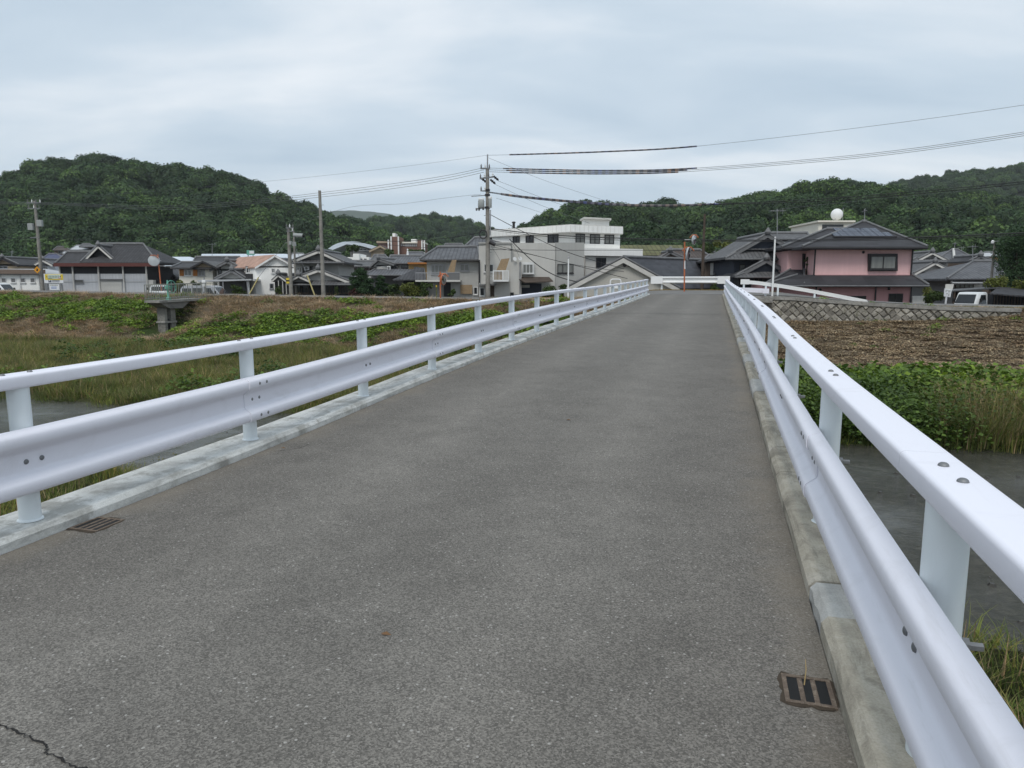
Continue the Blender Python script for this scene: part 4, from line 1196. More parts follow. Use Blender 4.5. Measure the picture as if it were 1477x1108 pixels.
# yellowing moss and grass strip along the far edge of the junction
sc_uv('junction_verge', 'yellowed grass strip along the far edge of the junction', 'grass', 1500, (-14, 4), (49.62, 50.2),
      lambda u, v: np.ones_like(u) * 0.9, [tuft(370, 20, 0.14, 0.16, 0.008, 0.9, [leaf_mat('verge_yellow', (0.33, 0.24, 0.06), 0.3), G2], (0.7, 0.3))], 0.6, 1.2, 65, dz=0.05)

# ------------------------------------------------------------------ single trees and shrubs in the village
def tree(name, label, cat, x, y_top, y_base, D, wpx, seed, mats=None, leaves=1500, lsize=0.13, style='round', zb=None, group=None):
    """a tree whose crown spans wpx pixels around x, from y_top down to y_base"""
    rr = random.Random(seed)
    T = W(x, y_top, D); B = W(x, y_base, D)
    zb = B.z if zb is None else zb
    H = T.z - zb; Rr = wpx / 2 / FPX * D
    r = root(name, label, cat, (T.x, D, zb), group)
    tr = MB(); tr.tube([(T.x, D, zb - 0.3), (T.x + 0.06 * H * rr.uniform(-1, 1), D, zb + 0.4 * H), (T.x, D, zb + 0.85 * H)], [0.05 * H + 0.03, 0.035 * H + 0.02, 0.02], 8)
    lobes = []
    if style == 'round':
        for i in range(11):
            a = rr.uniform(0, 6.28); d_ = rr.uniform(0.25, 0.68) * Rr if i else 0
            h_ = rr.uniform(0.25, 0.83) * H if i else 0.7 * H
            lobes.append((Vector((T.x + math.cos(a) * d_, D + math.sin(a) * d_, zb + h_)), rr.uniform(0.26, 0.42) * min(Rr, H * .8), 0.9))
    elif style == 'cloud':            # clipped garden pine: flat pads in tiers
        for i in range(15):
            t = (i + 0.6) / 15; a = i * 2.4 + rr.uniform(-.4, .4)
            d_ = Rr * (1.0 - 0.75 * t) * rr.uniform(0.5, 0.9)
            lobes.append((Vector((T.x + math.cos(a) * d_, D + math.sin(a) * d_, zb + H * (0.18 + 0.76 * t))), Rr * (0.50 - 0.24 * t), 0.42))
        lobes.append((Vector((T.x, D, zb + 0.93 * H)), Rr * 0.25, 0.7))
    else:                             # dense upright conifer with upswept sprays
        for i in range(34):
            t = rr.random() ** 0.9; a = rr.uniform(0, 6.28)
            d_ = Rr * (0.95 - 0.55 * t) * rr.uniform(0.25, 0.85)
            lobes.append((Vector((T.x + math.cos(a) * d_, D + math.sin(a) * d_, zb + H * (0.08 + 0.86 * t))), Rr * rr.uniform(0.22, 0.36), 1.35))
    for c, rl, fl in lobes[1::2]:
        tr.tube([(T.x, D, zb + max(0.1 * H, (c.z - zb) * 0.6)), c], [0.015 * H + 0.01, 0.01], 5)
    part('trunk', tr, MAT['bark'], r)
    mb = MB(); tot = sum(q[1] ** 2 for q in lobes)
    for c, rl, fl in lobes:
        for q in range(int(leaves * rl * rl / tot)):
            d = rvec(rr); rad = rl * rr.uniform(0.45, 1.1)
            p = c + Vector((d.x * rad, d.y * rad, d.z * rad * fl))
            leaf_quad(mb, p, (d * 0.5 + rvec(rr) * 0.8 + Vector((0, 0, .4))).normalized(), lsize * rr.uniform(0.6, 1.3), rr, 0, 0.3 if style != 'round' else 0.62)
    part('crown', mb, mats or MAT['shrub'], r)
    return r
MAT['shrub'] = leaf_mat('shrub_leaf', (0.050, 0.082, 0.022), 0.3, (1.4, 1.25, 0.8), 0.55, 0.25, inst=False)
MAT['shrub_y'] = leaf_mat('shrub_yellow_green', (0.115, 0.135, 0.030), 0.3, (1.3, 1.2, 0.8), 0.55, 0.25, inst=False)
MAT['shrub_red'] = leaf_mat('shrub_dark_red', (0.060, 0.022, 0.020), 0.3, (1.2, 1.2, 1), 0.55, 0.2, inst=False)
# ------------------------------------------------------------------ village: materials
MAT['tile'] = tile_mat('roof_tile_grey', (0.110, 0.109, 0.111))
MAT['tile_d'] = tile_mat('roof_tile_dark', (0.052, 0.051, 0.054))
MAT['tile_b'] = tile_mat('roof_tile_blue_grey', (0.112, 0.114, 0.122), 0.3, 0.2)
MAT['tile_br'] = tile_mat('roof_tile_brown', (0.075, 0.058, 0.050))
MAT['slate'] = tile_mat('roof_slate', (0.044, 0.043, 0.047), 0.9, 0.34, ribbed=False)
MAT['roof_blue'] = tile_mat('roof_blue', (0.075, 0.085, 0.15))
MAT['moss_roof'] = tile_mat('roof_moss', (0.12, 0.118, 0.05), 0.5, 0.4)
MAT['metal_roof'] = M('roof_metal', (0.42, 0.43, 0.44), 0.5, 0.15, 0.5, metal=0.0)
MAT['silver'] = M('roof_silver', (0.55, 0.60, 0.65), 0.4, 0.1, 0.2)
MAT['rust_roof'] = M('roof_rust_pink', (0.40, 0.25, 0.19), 0.7, 0.3, 1.5, dirt=(0.25, 0.11, 0.06, 0.5))
MAT['ridge'] = M('ridge_tile', (0.15, 0.15, 0.152), 0.6, 0.25, 4)
def wallm(n, c, **k): MAT[n] = M('wall_' + n, c, 0.85, 0.07, 0.6, 0.25, 60, streak=0.05, **k)
wallm('w_white', (0.80, 0.79, 0.76)); wallm('w_cream', (0.74, 0.70, 0.61)); wallm('w_grey', (0.42, 0.415, 0.395))
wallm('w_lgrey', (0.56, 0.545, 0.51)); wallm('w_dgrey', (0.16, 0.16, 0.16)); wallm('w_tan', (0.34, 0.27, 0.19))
wallm('w_navy', (0.055, 0.062, 0.080)); wallm('w_brown', (0.16, 0.12, 0.095)); wallm('w_ochre', (0.42, 0.27, 0.11))
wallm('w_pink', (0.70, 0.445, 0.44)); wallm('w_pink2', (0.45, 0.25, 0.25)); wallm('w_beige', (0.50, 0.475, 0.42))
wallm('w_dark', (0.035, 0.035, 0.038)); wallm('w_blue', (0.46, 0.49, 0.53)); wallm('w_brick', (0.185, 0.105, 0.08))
MAT['corr'] = M('corrugated', (0.50, 0.51, 0.53), 0.6, 0.05, 0.8, streak=0.12)
MAT['wood'] = M('wood_dark', (0.075, 0.055, 0.042), 0.8, 0.25, 3)
MAT['orange_wood'] = M('wood_orange', (0.36, 0.14, 0.035), 0.7, 0.15, 5)
MAT['bamboo'] = M('bamboo_blind', (0.30, 0.215, 0.13), 0.8, 0.25, 9)
MAT['fascia_red'] = M('fascia_red', (0.105, 0.036, 0.03), 0.6)
MAT['barge'] = M('bargeboard', (0.58, 0.56, 0.52), 0.7, 0.12, 2)
MAT['frame_w'] = M('frame_white', (0.66, 0.66, 0.65), 0.5); MAT['frame_d'] = M('frame_dark', (0.030, 0.028, 0.030), 0.45)
MAT['frame_a'] = M('frame_aluminium', (0.30, 0.30, 0.31), 0.4, metal=0.4)
MAT['pole'] = concrete('pole_concrete', (0.25, 0.235, 0.21), (0.16, 0.15, 0.135), (0.33, 0.315, 0.29), 0.6, amt=0.4)
MAT['orange'] = M('orange_paint', (0.43, 0.125, 0.05), 0.6, 0.2, 3, dirt=(0.42, 0.26, 0.19, 0.5))
MAT['mirror_back'] = M('mirror_back', (0.40, 0.42, 0.43), 0.5, 0.1, 3)
MAT['yellow'] = M('yellow_paint', (0.62, 0.47, 0.05), 0.6, 0.12, 3)
m, n, l, b = newmat('glass_dark'); b.inputs['Base Color'].default_value = (0.018, 0.021, 0.024, 1); b.inputs['Roughness'].default_value = 0.06
MAT['glass'] = m
m, n, l, b = newmat('glass_curtain'); k = NB(n, l)
l.new(k.mix(k.noise(k.mapping(k.coord(), (9, 9, 0.4)), 1.0, 3), (0.10, 0.105, 0.10), (0.24, 0.24, 0.22)), b.inputs['Base Color']); b.inputs['Roughness'].default_value = 0.08
MAT['glass_c'] = m
m, n, l, b = newmat('mirror'); b.inputs['Base Color'].default_value = (0.5, 0.52, 0.53, 1); b.inputs['Metallic'].default_value = 1; b.inputs['Roughness'].default_value = 0.08
MAT['mirror'] = m
m, n, l, b = newmat('solar'); k = NB(n, l); x, y, z = k.sep(k.coord())
gx = k.math('LESS_THAN', k.math('FRACT', k.math('MULTIPLY', x, 3.2)), 0.06); gz = k.math('LESS_THAN', k.math('FRACT', k.math('MULTIPLY', z, 6.5)), 0.08)
l.new(k.mix(k.math('MAXIMUM', gx, gz), (0.022, 0.026, 0.045), (0.16, 0.16, 0.19)), b.inputs['Base Color']); b.inputs['Roughness'].default_value = 0.15
MAT['solar'] = m

# ------------------------------------------------------------------ village: builders (all sizes read at the house's own distance)
ZB = -1.15
def house(name, label, x, D, cat='house', zb=ZB, group='village houses'):
    p = W(x, 408, D); return root(name, label, cat, (p.x, D, zb), group)
def wall(par, x0, x1, y0, D, depth, mat, y1=None, name='wall', dx=0.0):
    a = W(x0, y0, D); c = W(x1, y0, D); zb = W(x0, y1, D).z if y1 else OFF[par.name].z - 0.15
    mb = MB(); mb.prism([(a.x, D, zb), (c.x, D, zb), (c.x, D, c.z), (a.x, D, a.z)], (dx * depth, depth, 0))
    return part(name, mb, MAT[mat], par)
def poly(par, pts, D, depth, mat, name='panel', dx=0.0):
    return part(name, MB().prism([W(x, y, D) for x, y in pts], (dx * depth, depth, 0)), MAT[mat], par)
def win(par, x0, x1, y0, y1, D, fm='frame_a', gm='glass', n=2, t=0.05, proud=0.06, name='window'):
    a = W(x0, y0, D); c = W(x1, y1, D); X0, X1, Z1, Z0 = a.x, c.x, a.z, c.z
    f0, f1 = D - proud, D + 0.02
    mb = MB()
    mb.box(X0, X1, f0, f1, Z1 - t, Z1); mb.box(X0, X1, f0, f1, Z0, Z0 + t)
    mb.box(X0, X0 + t, f0 + .002, f1, Z0 + t, Z1 - t); mb.box(X1 - t, X1, f0 + .002, f1, Z0 + t, Z1 - t)
    for q in range(1, n):
        xm = X0 + (X1 - X0) * q / n; mb.box(xm - t * .45, xm + t * .45, f0 + .006, f1, Z0 + t, Z1 - t)
    mb.box(X0 - .04, X1 + .04, f0 - .05, f1, Z0 - .05, Z0 - .002)
    w_ = part(name, mb, MAT[fm], par)
    for q in range(n):
        xa = X0 + (X1 - X0) * q / n + t * .5; xb = X0 + (X1 - X0) * (q + 1) / n - t * .5
        part('pane', MB().box(xa, xb, D - 0.03 + 0.01 * (q % 2), D - 0.012, Z0 + t * .5, Z1 - t * .5), MAT[gm], w_)
    return w_
def gable(par, pk, lf, rt, D, depth, mat='tile', wallmat=None, ov=0.45, th=0.16, barge='barge', dx=0.0, ridge=True, edge=0.0):
    """roof whose gable end faces the camera: slopes fall to the left and right"""
    P, A, C = W(*pk, D), W(*lf, D), W(*rt, D)
    d = Vector((dx, 1, 0)); e = Vector((0, 0, -th))
    s0 = d * (-ov); L_ = depth + ov * 1.6
    mb = MB()
    mb.prism([A + s0, P + s0, P + s0 + e, A + s0 + e], d * L_)
    mb.prism([P + s0, C + s0, C + s0 + e, P + s0 + e], d * L_)
    rf = part('roof', mb, MAT[mat], par)
    if barge:
        b0 = s0 + d * (-0.045); e2 = Vector((0, 0, -th * 1.7)); up = Vector((0, 0, -th * 0.35))
        mb = MB(); mb.prism([A + b0 + up, P + b0 + up, P + b0 + e2, A + b0 + e2], d * 0.04)
        mb.prism([P + b0 + up, C + b0 + up, C + b0 + e2, P + b0 + e2], d * 0.04)
        part('bargeboard', mb, MAT[barge], rf)
    if ridge:
        mb = MB(); mb.tube([P + s0 + Vector((0, 0, .06)) - d * .05, P + s0 + d * L_ + Vector((0, 0, .06))], 0.13, 8)
        for q in (A, C):
            mb.tube([P + s0 + d * .12 + Vector((0, 0, .05)), q + s0 + d * .12 + Vector((0, 0, .05))], 0.075, 6)
        mb.lathe([(0.2, 0), (0.24, 0.14), (0.12, 0.34), (0.03, 0.46)], 8, P + s0 + Vector((0, 0, .0)))
        part('ridge', mb, MAT['ridge'], rf)
    if wallmat:
        g = Vector((0, 0, -th * 1.02))
        part('gable_wall', MB().prism([A + g + (P - A) * .06, P + g, C + g + (P - C) * .06], d * (depth * .98)), MAT[wallmat], par)
    return rf
def hip(par, e0, e1, ye, D, depth, r0, r1, yr, mat='tile', ov=0.5, th=0.15, ridge=True, soffit=None):
    """roof with its eave towards the camera; ridge from pixel r0 to r1 at the middle of the depth"""
    De = D - ov; Dm = D + depth / 2; Db = D + depth + ov
    a, c = W(e0, ye, De), W(e1, ye, De); P, Q = W(r0, yr, Dm), W(r1, yr, Dm)
    zc = a.z; k_ = Db / De if False else 1.0
    A = Vector((a.x, De, zc)); B_ = Vector((c.x, De, zc)); C_ = Vector((c.x, Db, zc)); Dd = Vector((a.x, Db, zc)); e = Vector((0, 0, -th))
    mb = MB()
    mb.add([A, B_, C_, Dd, P, Q, A + e, B_ + e, C_ + e, Dd + e],
           [(0, 1, 5, 4), (1, 2, 5), (2, 3, 4, 5), (3, 0, 4), (0, 6, 7, 1), (1, 7, 8, 2), (2, 8, 9, 3), (3, 9, 6, 0), (9, 8, 7, 6)])
    rf = part('roof', mb, MAT[mat], par)
    u_ = Vector((0, 0, .05))
    if ridge:
        mb = MB(); mb.tube([P + u_, Q + u_], 0.13, 8)
        for s_, t_ in ((P, A), (Q, B_)): mb.tube([s_ + u_, t_ + u_], 0.08, 6)
        part('ridge', mb, MAT['ridge'], rf)
    mb = MB(); mb.tube([A + Vector((0, -.06, -th * .6)), B_ + Vector((0, -.06, -th * .6))], 0.055, 6)
    part('gutter', mb, MAT['frame_d'], rf)
    return rf
def skirt(par, e0, e1, ye, w0, w1, yw, D, out, mat='tile', th=0.12, back=None):
    """lean-to roof: eave at ye in front, top edge at yw against the wall at D"""
    a, c = W(e0, ye, D - out), W(e1, ye, D - out); p, q = W(w0, yw, D), W(w1, yw, D); e = Vector((0, 0, -th))
    mb = MB(); mb.hexa([a + e, c + e, q + e, p + e, a, c, q, p])
    rf = part('lower_roof', mb, MAT[mat], par)
    mb = MB(); mb.tube([a + Vector((0, -.05, -.05)), c + Vector((0, -.05, -.05))], 0.05, 6); mb.tube([a + Vector((0, 0, .04)), p + Vector((0, 0, .04))], 0.07, 6); mb.tube([c + Vector((0, 0, .04)), q + Vector((0, 0, .04))], 0.07, 6)
    part('ridge', mb, MAT['ridge'], rf)
    return rf
def pipe(par, x, y0, y1, D, r=0.04, mat='frame_d', name='downpipe'):
    a, c = W(x, y0, D), W(x, y1, D)
    return part(name, MB().tube([(a.x, D - .08, a.z), (a.x, D - .08, c.z)], r, 6), MAT[mat], par)
def aircon(par, x0, x1, y0, y1, D):
    a, c = W(x0, y0, D), W(x1, y1, D)
    o = part('air_conditioner', MB().bbox(a.x, c.x, D - .32, D - .02, c.z, a.z, .02), MAT['frame_w'], par)
    cx, cz = (a.x * .55 + c.x * .45), (a.z + c.z) / 2; r_ = min(c.x - a.x, a.z - c.z) * .36
    part('fan', MB().lathe([(r_, 0), (r_, .02), (r_ * .3, .025)], 12, (cx, D - .325, cz), axis=(0, -1, 0)), MAT['w_dgrey'], o)
def antenna(label, x, y0, y1, D, w=8):
    a, c = W(x, y0, D), W(x, y1, D); hw = w / 2 / FPX * D
    r = root('tv_antenna', label, 'antenna', c, 'television antennas on roofs')
    part('mast', MB().tube([c, a], 0.03, 6), MAT['frame_a'], r)
    z = a.z - 0.12
    part('boom', MB().tube([(a.x - hw, D, z), (a.x + hw, D, z)], 0.022, 6), MAT['frame_a'], r)
    for q in range(7):
        xx = a.x - hw + 2 * hw * q / 6; part('element', MB().tube([(xx, D - .3, z), (xx, D + .3, z)], 0.014, 5), MAT['frame_a'], r)
    part('element', MB().tube([(a.x + hw * .8, D, z - .22), (a.x + hw * .8, D, z + .2)], 0.016, 5), MAT['frame_a'], r)
    return r

# ------------------------------------------------------------------ left end: garages, tan and grey houses, warehouse
h = house('garage_row', 'long white garage building with grey shutters at the left edge', 28, 70, 'garage')
wall(h, -40, 63, 394, 70, 5, 'w_white')
hip(h, -45, 66, 394.5, 70, 5, -45, 66, 388, 'metal_roof', 0.3, 0.1, False)
poly(h, [(-44, 388), (65, 389), (65, 396), (-44, 395)], 69.6, 0.06, 'w_brown', 'fascia')
for x in (-24, -11, 2, 15.5, 29.5, 43.5): win(h, x, x + 8, 401, 408, 70, 'frame_w', 'w_dgrey', 1)
for x in (-14, 0.5, 28.5, 56): pipe(h, x, 396, 420, 70, 0.05, 'frame_w')
h = house('tan_house', 'tan gabled house behind the garages at the left edge', 5, 84)
wall(h, -18, 27, 381, 84, 7, 'w_tan'); gable(h, (7, 371.5), (-24, 383), (30, 382), 84, 7, 'tile_d', 'w_tan', barge='frame_d')
win(h, -2, 11.5, 383.5, 388, 84, 'frame_a', 'glass'); poly(h, [(-6, 389), (15, 389), (15, 391.5), (-6, 391.5)], 83.2, .5, 'w_grey', 'balcony')
h = house('grey_house', 'pale grey house with long grey roof behind the left utility pole', 42, 87)
wall(h, 25, 80, 381, 88, 7, 'w_blue'); hip(h, 14, 58, 381, 88, 7, 18, 57, 373, 'metal_roof', .4)
gable(h, (65, 374.5), (52, 381.5), (79, 382), 87, 6, 'tile_b', 'w_blue'); wall(h, 53, 80, 381.5, 87, 1, 'w_blue', name='gable_base')
win(h, 35, 45, 386.5, 391.5, 88, 'frame_w', 'glass_c'); win(h, 62.5, 69, 384.5, 391, 87, 'frame_a', 'glass_c')
h = house('blue_roof_house', 'house with dark blue tiled hip roof behind the grey house', 76, 112)
wall(h, 62, 90, 374, 112, 8, 'w_white'); hip(h, 58, 94, 375, 112, 8, 70, 82, 366.5, 'roof_blue')
h = house('brown_house', 'small dark brown house high up at the foot of the left hill', 88, 165)
wall(h, 78, 99, 360, 165, 9, 'w_brown'); hip(h, 76, 101, 361, 165, 9, 82, 95, 356, 'tile_br', .8); win(h, 84, 90, 362, 366, 165)
h = house('white_walled_house', 'white walled house with flat grey roof at the foot of the left hill', 97, 150)
wall(h, 91, 103, 365, 150, 7, 'w_white'); hip(h, 89, 105, 365.5, 150, 7, 92, 102, 363, 'metal_roof', .5); win(h, 94, 97, 366, 368, 150)
h = house('pale_roof_house', 'house with pale weathered roof beyond the warehouse', 122, 155)
wall(h, 104, 136, 359, 155, 9, 'w_cream'); hip(h, 100, 140, 360, 155, 9, 110, 132, 354, 'metal_roof', .8)
hip(h, 114, 135, 356, 153, 5, 119, 130, 352, 'tile', .5)

h = house('warehouse', 'grey warehouse with dark tiled roof, red fascia and shutter door', 150, 68, 'warehouse')
D = 68
wall(h, 86, 213, 384, D, 5, 'w_dark'); wall(h, 86.5, 212.5, 395, D - .06, .05, 'corr', name='cladding')
hip(h, 116, 226, 378, D, 5, 143, 207, 352.5, 'tile_d', .7, .15)
hip(h, 79, 140, 380.5, D - .1, 4, 97, 136, 364, 'tile_d', .5, .15)
gable(h, (145, 354.5), (127, 373), (166, 373), D + .3, 4, 'tile_d', 'w_dark', .4, .14)
poly(h, [(77, 379.5), (224, 379.5), (224, 384.5), (77, 384.5)], D - 1.28, .06, 'fascia_red', 'fascia')
for x in (86, 105, 142, 177.5, 211): pipe(h, x, 384, 424, D - .12, .075, 'w_lgrey', 'column')
win(h, 108, 121, 403.5, 408.5, D - .06, 'frame_a', 'glass_c', 1)
sh = poly(h, [(144.5, 404.5), (176, 404.5), (176, 424), (144.5, 424)], D - .11, .04, 'w_grey', 'shutter_door')
for q in range(9): part('slat', MB().prism([W(144.8, 406.5 + q * 1.9, D - .135), W(175.7, 406.5 + q * 1.9, D - .135), W(175.7, 408 + q * 1.9, D - .135), W(144.8, 408 + q * 1.9, D - .135)], (0, .03, 0)), MAT['w_lgrey'], sh)
poly(h, [(144, 402.5), (176.5, 402.5), (176.5, 405), (144, 405)], D - .22, .2, 'w_dgrey', 'shutter_box')
poly(h, [(87, 406.3), (212, 406.3), (212, 407), (87, 407)], D - .09, .03, 'w_grey', 'rail')
poly(h, [(212.5, 404), (221, 404), (221, 424), (212.5, 424)], D - .1, .5, 'w_lgrey', 'block_wall')
h = house('dark_annex', 'low dark house with curved dark roof right of the warehouse', 232, 73)
wall(h, 213, 249, 397, 73, 6, 'w_dark'); hip(h, 209, 254, 400, 73, 6, 214, 236, 384, 'tile_d', .5)
h = house('white_roof_hall', 'hall with white sheet roof behind the orange mirror', 255, 112)
wall(h, 231, 279, 381, 112, 10, 'w_white'); hip(h, 229, 280, 383, 112, 12, 246, 274, 370.5, 'silver', .5, .2, False)
h = house('orange_shutter_house', 'cream house with orange wooden shutter panels', 282, 66)
wall(h, 257.5, 306, 385, 66, 7, 'w_cream'); hip(h, 246, 312, 386, 66, 7, 262, 300, 379, 'tile_d', .6)
gable(h, (295, 376), (277, 385.5), (316, 386), 65.6, 4, 'tile', 'w_tan', .4, .12, 'frame_d', ridge=False)
win(h, 265.5, 277, 389, 398, 66, 'frame_w', 'glass_c'); win(h, 285.5, 296, 389, 398, 66, 'frame_a', 'glass_c')
for x in (259, 278.3): poly(h, [(x, 389), (x + 6, 389), (x + 6, 398), (x, 398)], 65.9, .08, 'orange_wood', 'shutter')
h = house('long_grey_roof_house', 'long dark grey tiled roof behind the cream house', 312, 88)
wall(h, 280, 350, 380, 88, 8, 'w_dgrey'); hip(h, 276, 352, 382, 88, 8, 282, 346, 371, 'tile_d', .5)
h = house('factory_roof', 'long pale blue sheet-metal factory roof in front of the left hill', 350, 140, 'factory')
wall(h, 292, 412, 371, 140, 14, 'w_blue'); hip(h, 289, 415, 372, 140, 14, 291, 413, 366.3, 'silver', .4, .2, False)
h = house('grey_gable_house', 'grey rendered house with dark tiled gable', 332, 66)
wall(h, 312, 352, 388, 66, 6, 'w_grey'); gable(h, (330, 376.5), (305, 389), (357, 390), 66, 6, 'tile', 'w_grey', .45, .13, 'ridge')
win(h, 314.5, 320, 389.5, 395, 66, 'frame_d', 'glass', 1)
h = house('low_gable_house', 'low house with scalloped gable and carport roof in front of the grey house', 330, 62)
wall(h, 316, 353, 402, 62, 4, 'w_dgrey'); gable(h, (337, 389.5), (311, 402.5), (356, 401.5), 62, 5, 'tile_d', 'w_grey', .4, .13, 'ridge')
poly(h, [(285, 404), (362, 402.5), (362, 404.5), (285, 407)], 60, 3, 'metal_roof', 'carport_roof')
for x in (290, 322, 357): pipe(h, x, 405, 424, 60.2, .05, 'frame_a', 'carport_post')
h = house('white_gable_house', 'tall white house with pinkish weathered roof slope', 388, 62)
wall(h, 367.5, 416, 384, 62, 6, 'w_white', dx=-.85)
gable(h, (393.5, 367.5), (365, 385), (424, 385), 62, 6, 'rust_roof', 'w_white', .3, .12, 'frame_w', dx=-.85, ridge=False)
win(h, 391.5, 397, 387, 394, 62, 'frame_w', 'glass'); win(h, 389, 395, 409, 416.5, 62, 'frame_a', 'glass', 1)
wall(h, 354, 367.3, 384, 63, 6, 'w_dgrey', name='side_bay'); win(h, 355, 366, 386, 394, 63, 'frame_w', 'glass', 3); poly(h, [(354, 395), (367, 395), (367, 403), (354, 403)], 62.4, .5, 'w_dark', 'balcony')
poly(h, [(348, 403), (367, 403), (367, 405.5), (348, 405.5)], 60.5, 2, 'frame_w', 'porch_roof'); pipe(h, 358.5, 405, 424, 60.6, .09, 'frame_w', 'porch_post')

# ------------------------------------------------------------------ traditional house and its neighbours
h = house('traditional_house', 'traditional two-storey house with stacked grey tiled gables and white bargeboards', 461, 60)
D = 60
wall(h, 427, 488, 378, D + 1, 6, 'w_grey'); skirt(h, 419, 497, 378.5, 436, 484, 371, D + 1, 1.0)
gable(h, (461, 361.5), (421, 377), (497, 378), D + .6, 7, 'tile', 'w_dgrey', .4, .14)
win(h, 428, 436, 385, 393, D + 1, 'frame_w', 'glass_c'); win(h, 437, 452, 384, 392, D + 1, 'frame_d', 'glass', 3); win(h, 455, 461, 380, 389, D + 1, 'frame_a', 'glass_c', 2)
aircon(h, 440, 447.5, 384.5, 390, D + .9)
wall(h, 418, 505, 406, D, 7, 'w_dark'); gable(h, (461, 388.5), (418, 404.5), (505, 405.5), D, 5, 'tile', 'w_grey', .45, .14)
skirt(h, 414, 508, 410, 420, 503, 404.5, D, .9, 'tile'); gable(h, (432, 397.5), (417, 405.5), (449, 405), D - .7, 2, 'tile', 'w_dgrey', .3, .11)
for x0, x1 in ((424, 446), (470, 480), (482, 492), (494, 503)): win(h, x0, x1, 411, 423, D, 'wood', 'glass', 2)
gable(h, (403, 396), (393, 405), (414, 404), D + .2, 4, 'tile', 'w_dgrey', .3, .11); wall(h, 396, 418, 404, D + .3, 4, 'w_dark', name='side_wing')
for x in (402, 408, 413): pipe(h, x, 405, 424, D + .1, .04, 'w_lgrey', 'post')
h = house('ochre_panel_house', 'grey house with ochre panel and small white gable behind the traditional house', 515, 82)
wall(h, 484, 548, 383, 82, 7, 'w_grey'); hip(h, 480, 552, 384, 82, 7, 490, 545, 377, 'tile', .5)
poly(h, [(487.5, 386), (502, 386), (502, 392), (487.5, 392)], 81.7, .2, 'w_ochre', 'panel'); gable(h, (499, 393.5), (489, 402), (510, 402), 78, 3, 'metal_roof', 'w_white', .2, .08, 'frame_w', ridge=False)
win(h, 510, 520, 386, 391, 82); win(h, 525, 540, 386, 391, 82)
wall(h, 488, 530, 401, 78, 3, 'w_dgrey', name='lower_wall')
h = house('white_flat_block', 'white flat-roofed blocks in the distance below the school', 516, 125)
wall(h, 500, 532, 371, 125, 8, 'w_white'); wall(h, 509, 518, 366, 124, 6, 'w_white', name='stair_tower'); wall(h, 488, 501, 372, 124, 6, 'w_lgrey', name='wing')
for x in (503, 519, 525): win(h, x, x + 4, 373, 377, 125)
h = house('grey_l_house', 'grey house with L-shaped tiled roofs and ochre end wall', 580, 76)
wall(h, 556, 592, 379, 76, 7, 'w_lgrey'); hip(h, 560, 617, 379.5, 76, 7, 563, 613, 369.5, 'tile_b', .5)
gable(h, (549, 373.5), (537, 384), (572, 381), 75.5, 5, 'tile_b', 'w_grey', .4, .12, 'w_dgrey', dx=.5); wall(h, 543, 570, 382, 75.5, 4, 'w_lgrey', name='gable_base')
wall(h, 589.5, 616, 380, 75.4, 3, 'w_ochre', name='end_wall'); poly(h, [(588, 378.5), (617, 378.5), (617, 381), (588, 381)], 74.9, .5, 'orange_wood', 'fascia')
win(h, 564, 573, 383, 388, 75.5, 'frame_d', 'glass'); win(h, 579, 589, 382, 387.5, 76, 'frame_d', 'glass'); win(h, 597, 604, 385, 390, 75.4, 'frame_a', 'glass_c')
aircon(h, 559, 564, 384, 389, 75.4)
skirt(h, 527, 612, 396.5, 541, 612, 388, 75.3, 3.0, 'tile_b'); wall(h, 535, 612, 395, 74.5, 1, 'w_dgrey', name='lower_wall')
h = house('blue_grey_house', 'grey house with blue-grey hip roof and long balcony left of the utility pole', 652, 57)
D = 57
wall(h, 615.5, 690, 373, D, 7, 'w_grey'); hip(h, 605.5, 693, 374, D, 7, 631, 689, 357, 'tile_b', .6)
win(h, 622, 643, 382, 396, D, 'frame_a', 'glass_c', 4); win(h, 664, 676.5, 381, 391, D, 'frame_a', 'glass_c')
bal = poly(h, [(599, 393), (663, 393), (663, 394.2), (599, 394.2)], D - 1.3, .06, 'frame_a', 'balcony_rail')
for q in range(22): pipe(h, 600 + q * 2.0, 394, 404, D - 1.2, .02, 'frame_a', 'baluster')
poly(h, [(645, 394), (663, 394), (663, 405), (645, 405)], D - 1.28, .05, 'w_dgrey', 'balcony_panel'); poly(h, [(599, 404), (664, 404), (664, 406.5), (599, 406.5)], D - 1.3, 1.3, 'w_lgrey', 'balcony_floor')
poly(h, [(645, 393), (655.5, 393), (658.5, 375), (652, 375)], D - 1.15, .05, 'bamboo', 'bamboo_blind')
wall(h, 640, 690, 406, D - .1, .1, 'w_grey', name='lower_wall'); poly(h, [(640, 408), (650, 408), (650, 428), (640, 428)], D - .16, .05, 'w_dark', 'door')
poly(h, [(664, 411), (681, 411), (681, 424), (664, 424)], D - .3, .06, 'bamboo', 'tan_blind'); win(h, 683, 689, 414, 425, D - .1, 'frame_w', 'glass', 1)
part('lean_to_roof', MB().hexa([W(566, 405, 56), W(612, 405, 56), W(612, 403, 60), W(590, 403, 60), W(566, 403.5, 56), W(612, 403.5, 56), W(612, 386, 60), W(603, 386, 60)]), MAT['tile_d'], h)
wall(h, 582, 612, 404, 57, 3, 'w_dark', name='lean_to_wall')

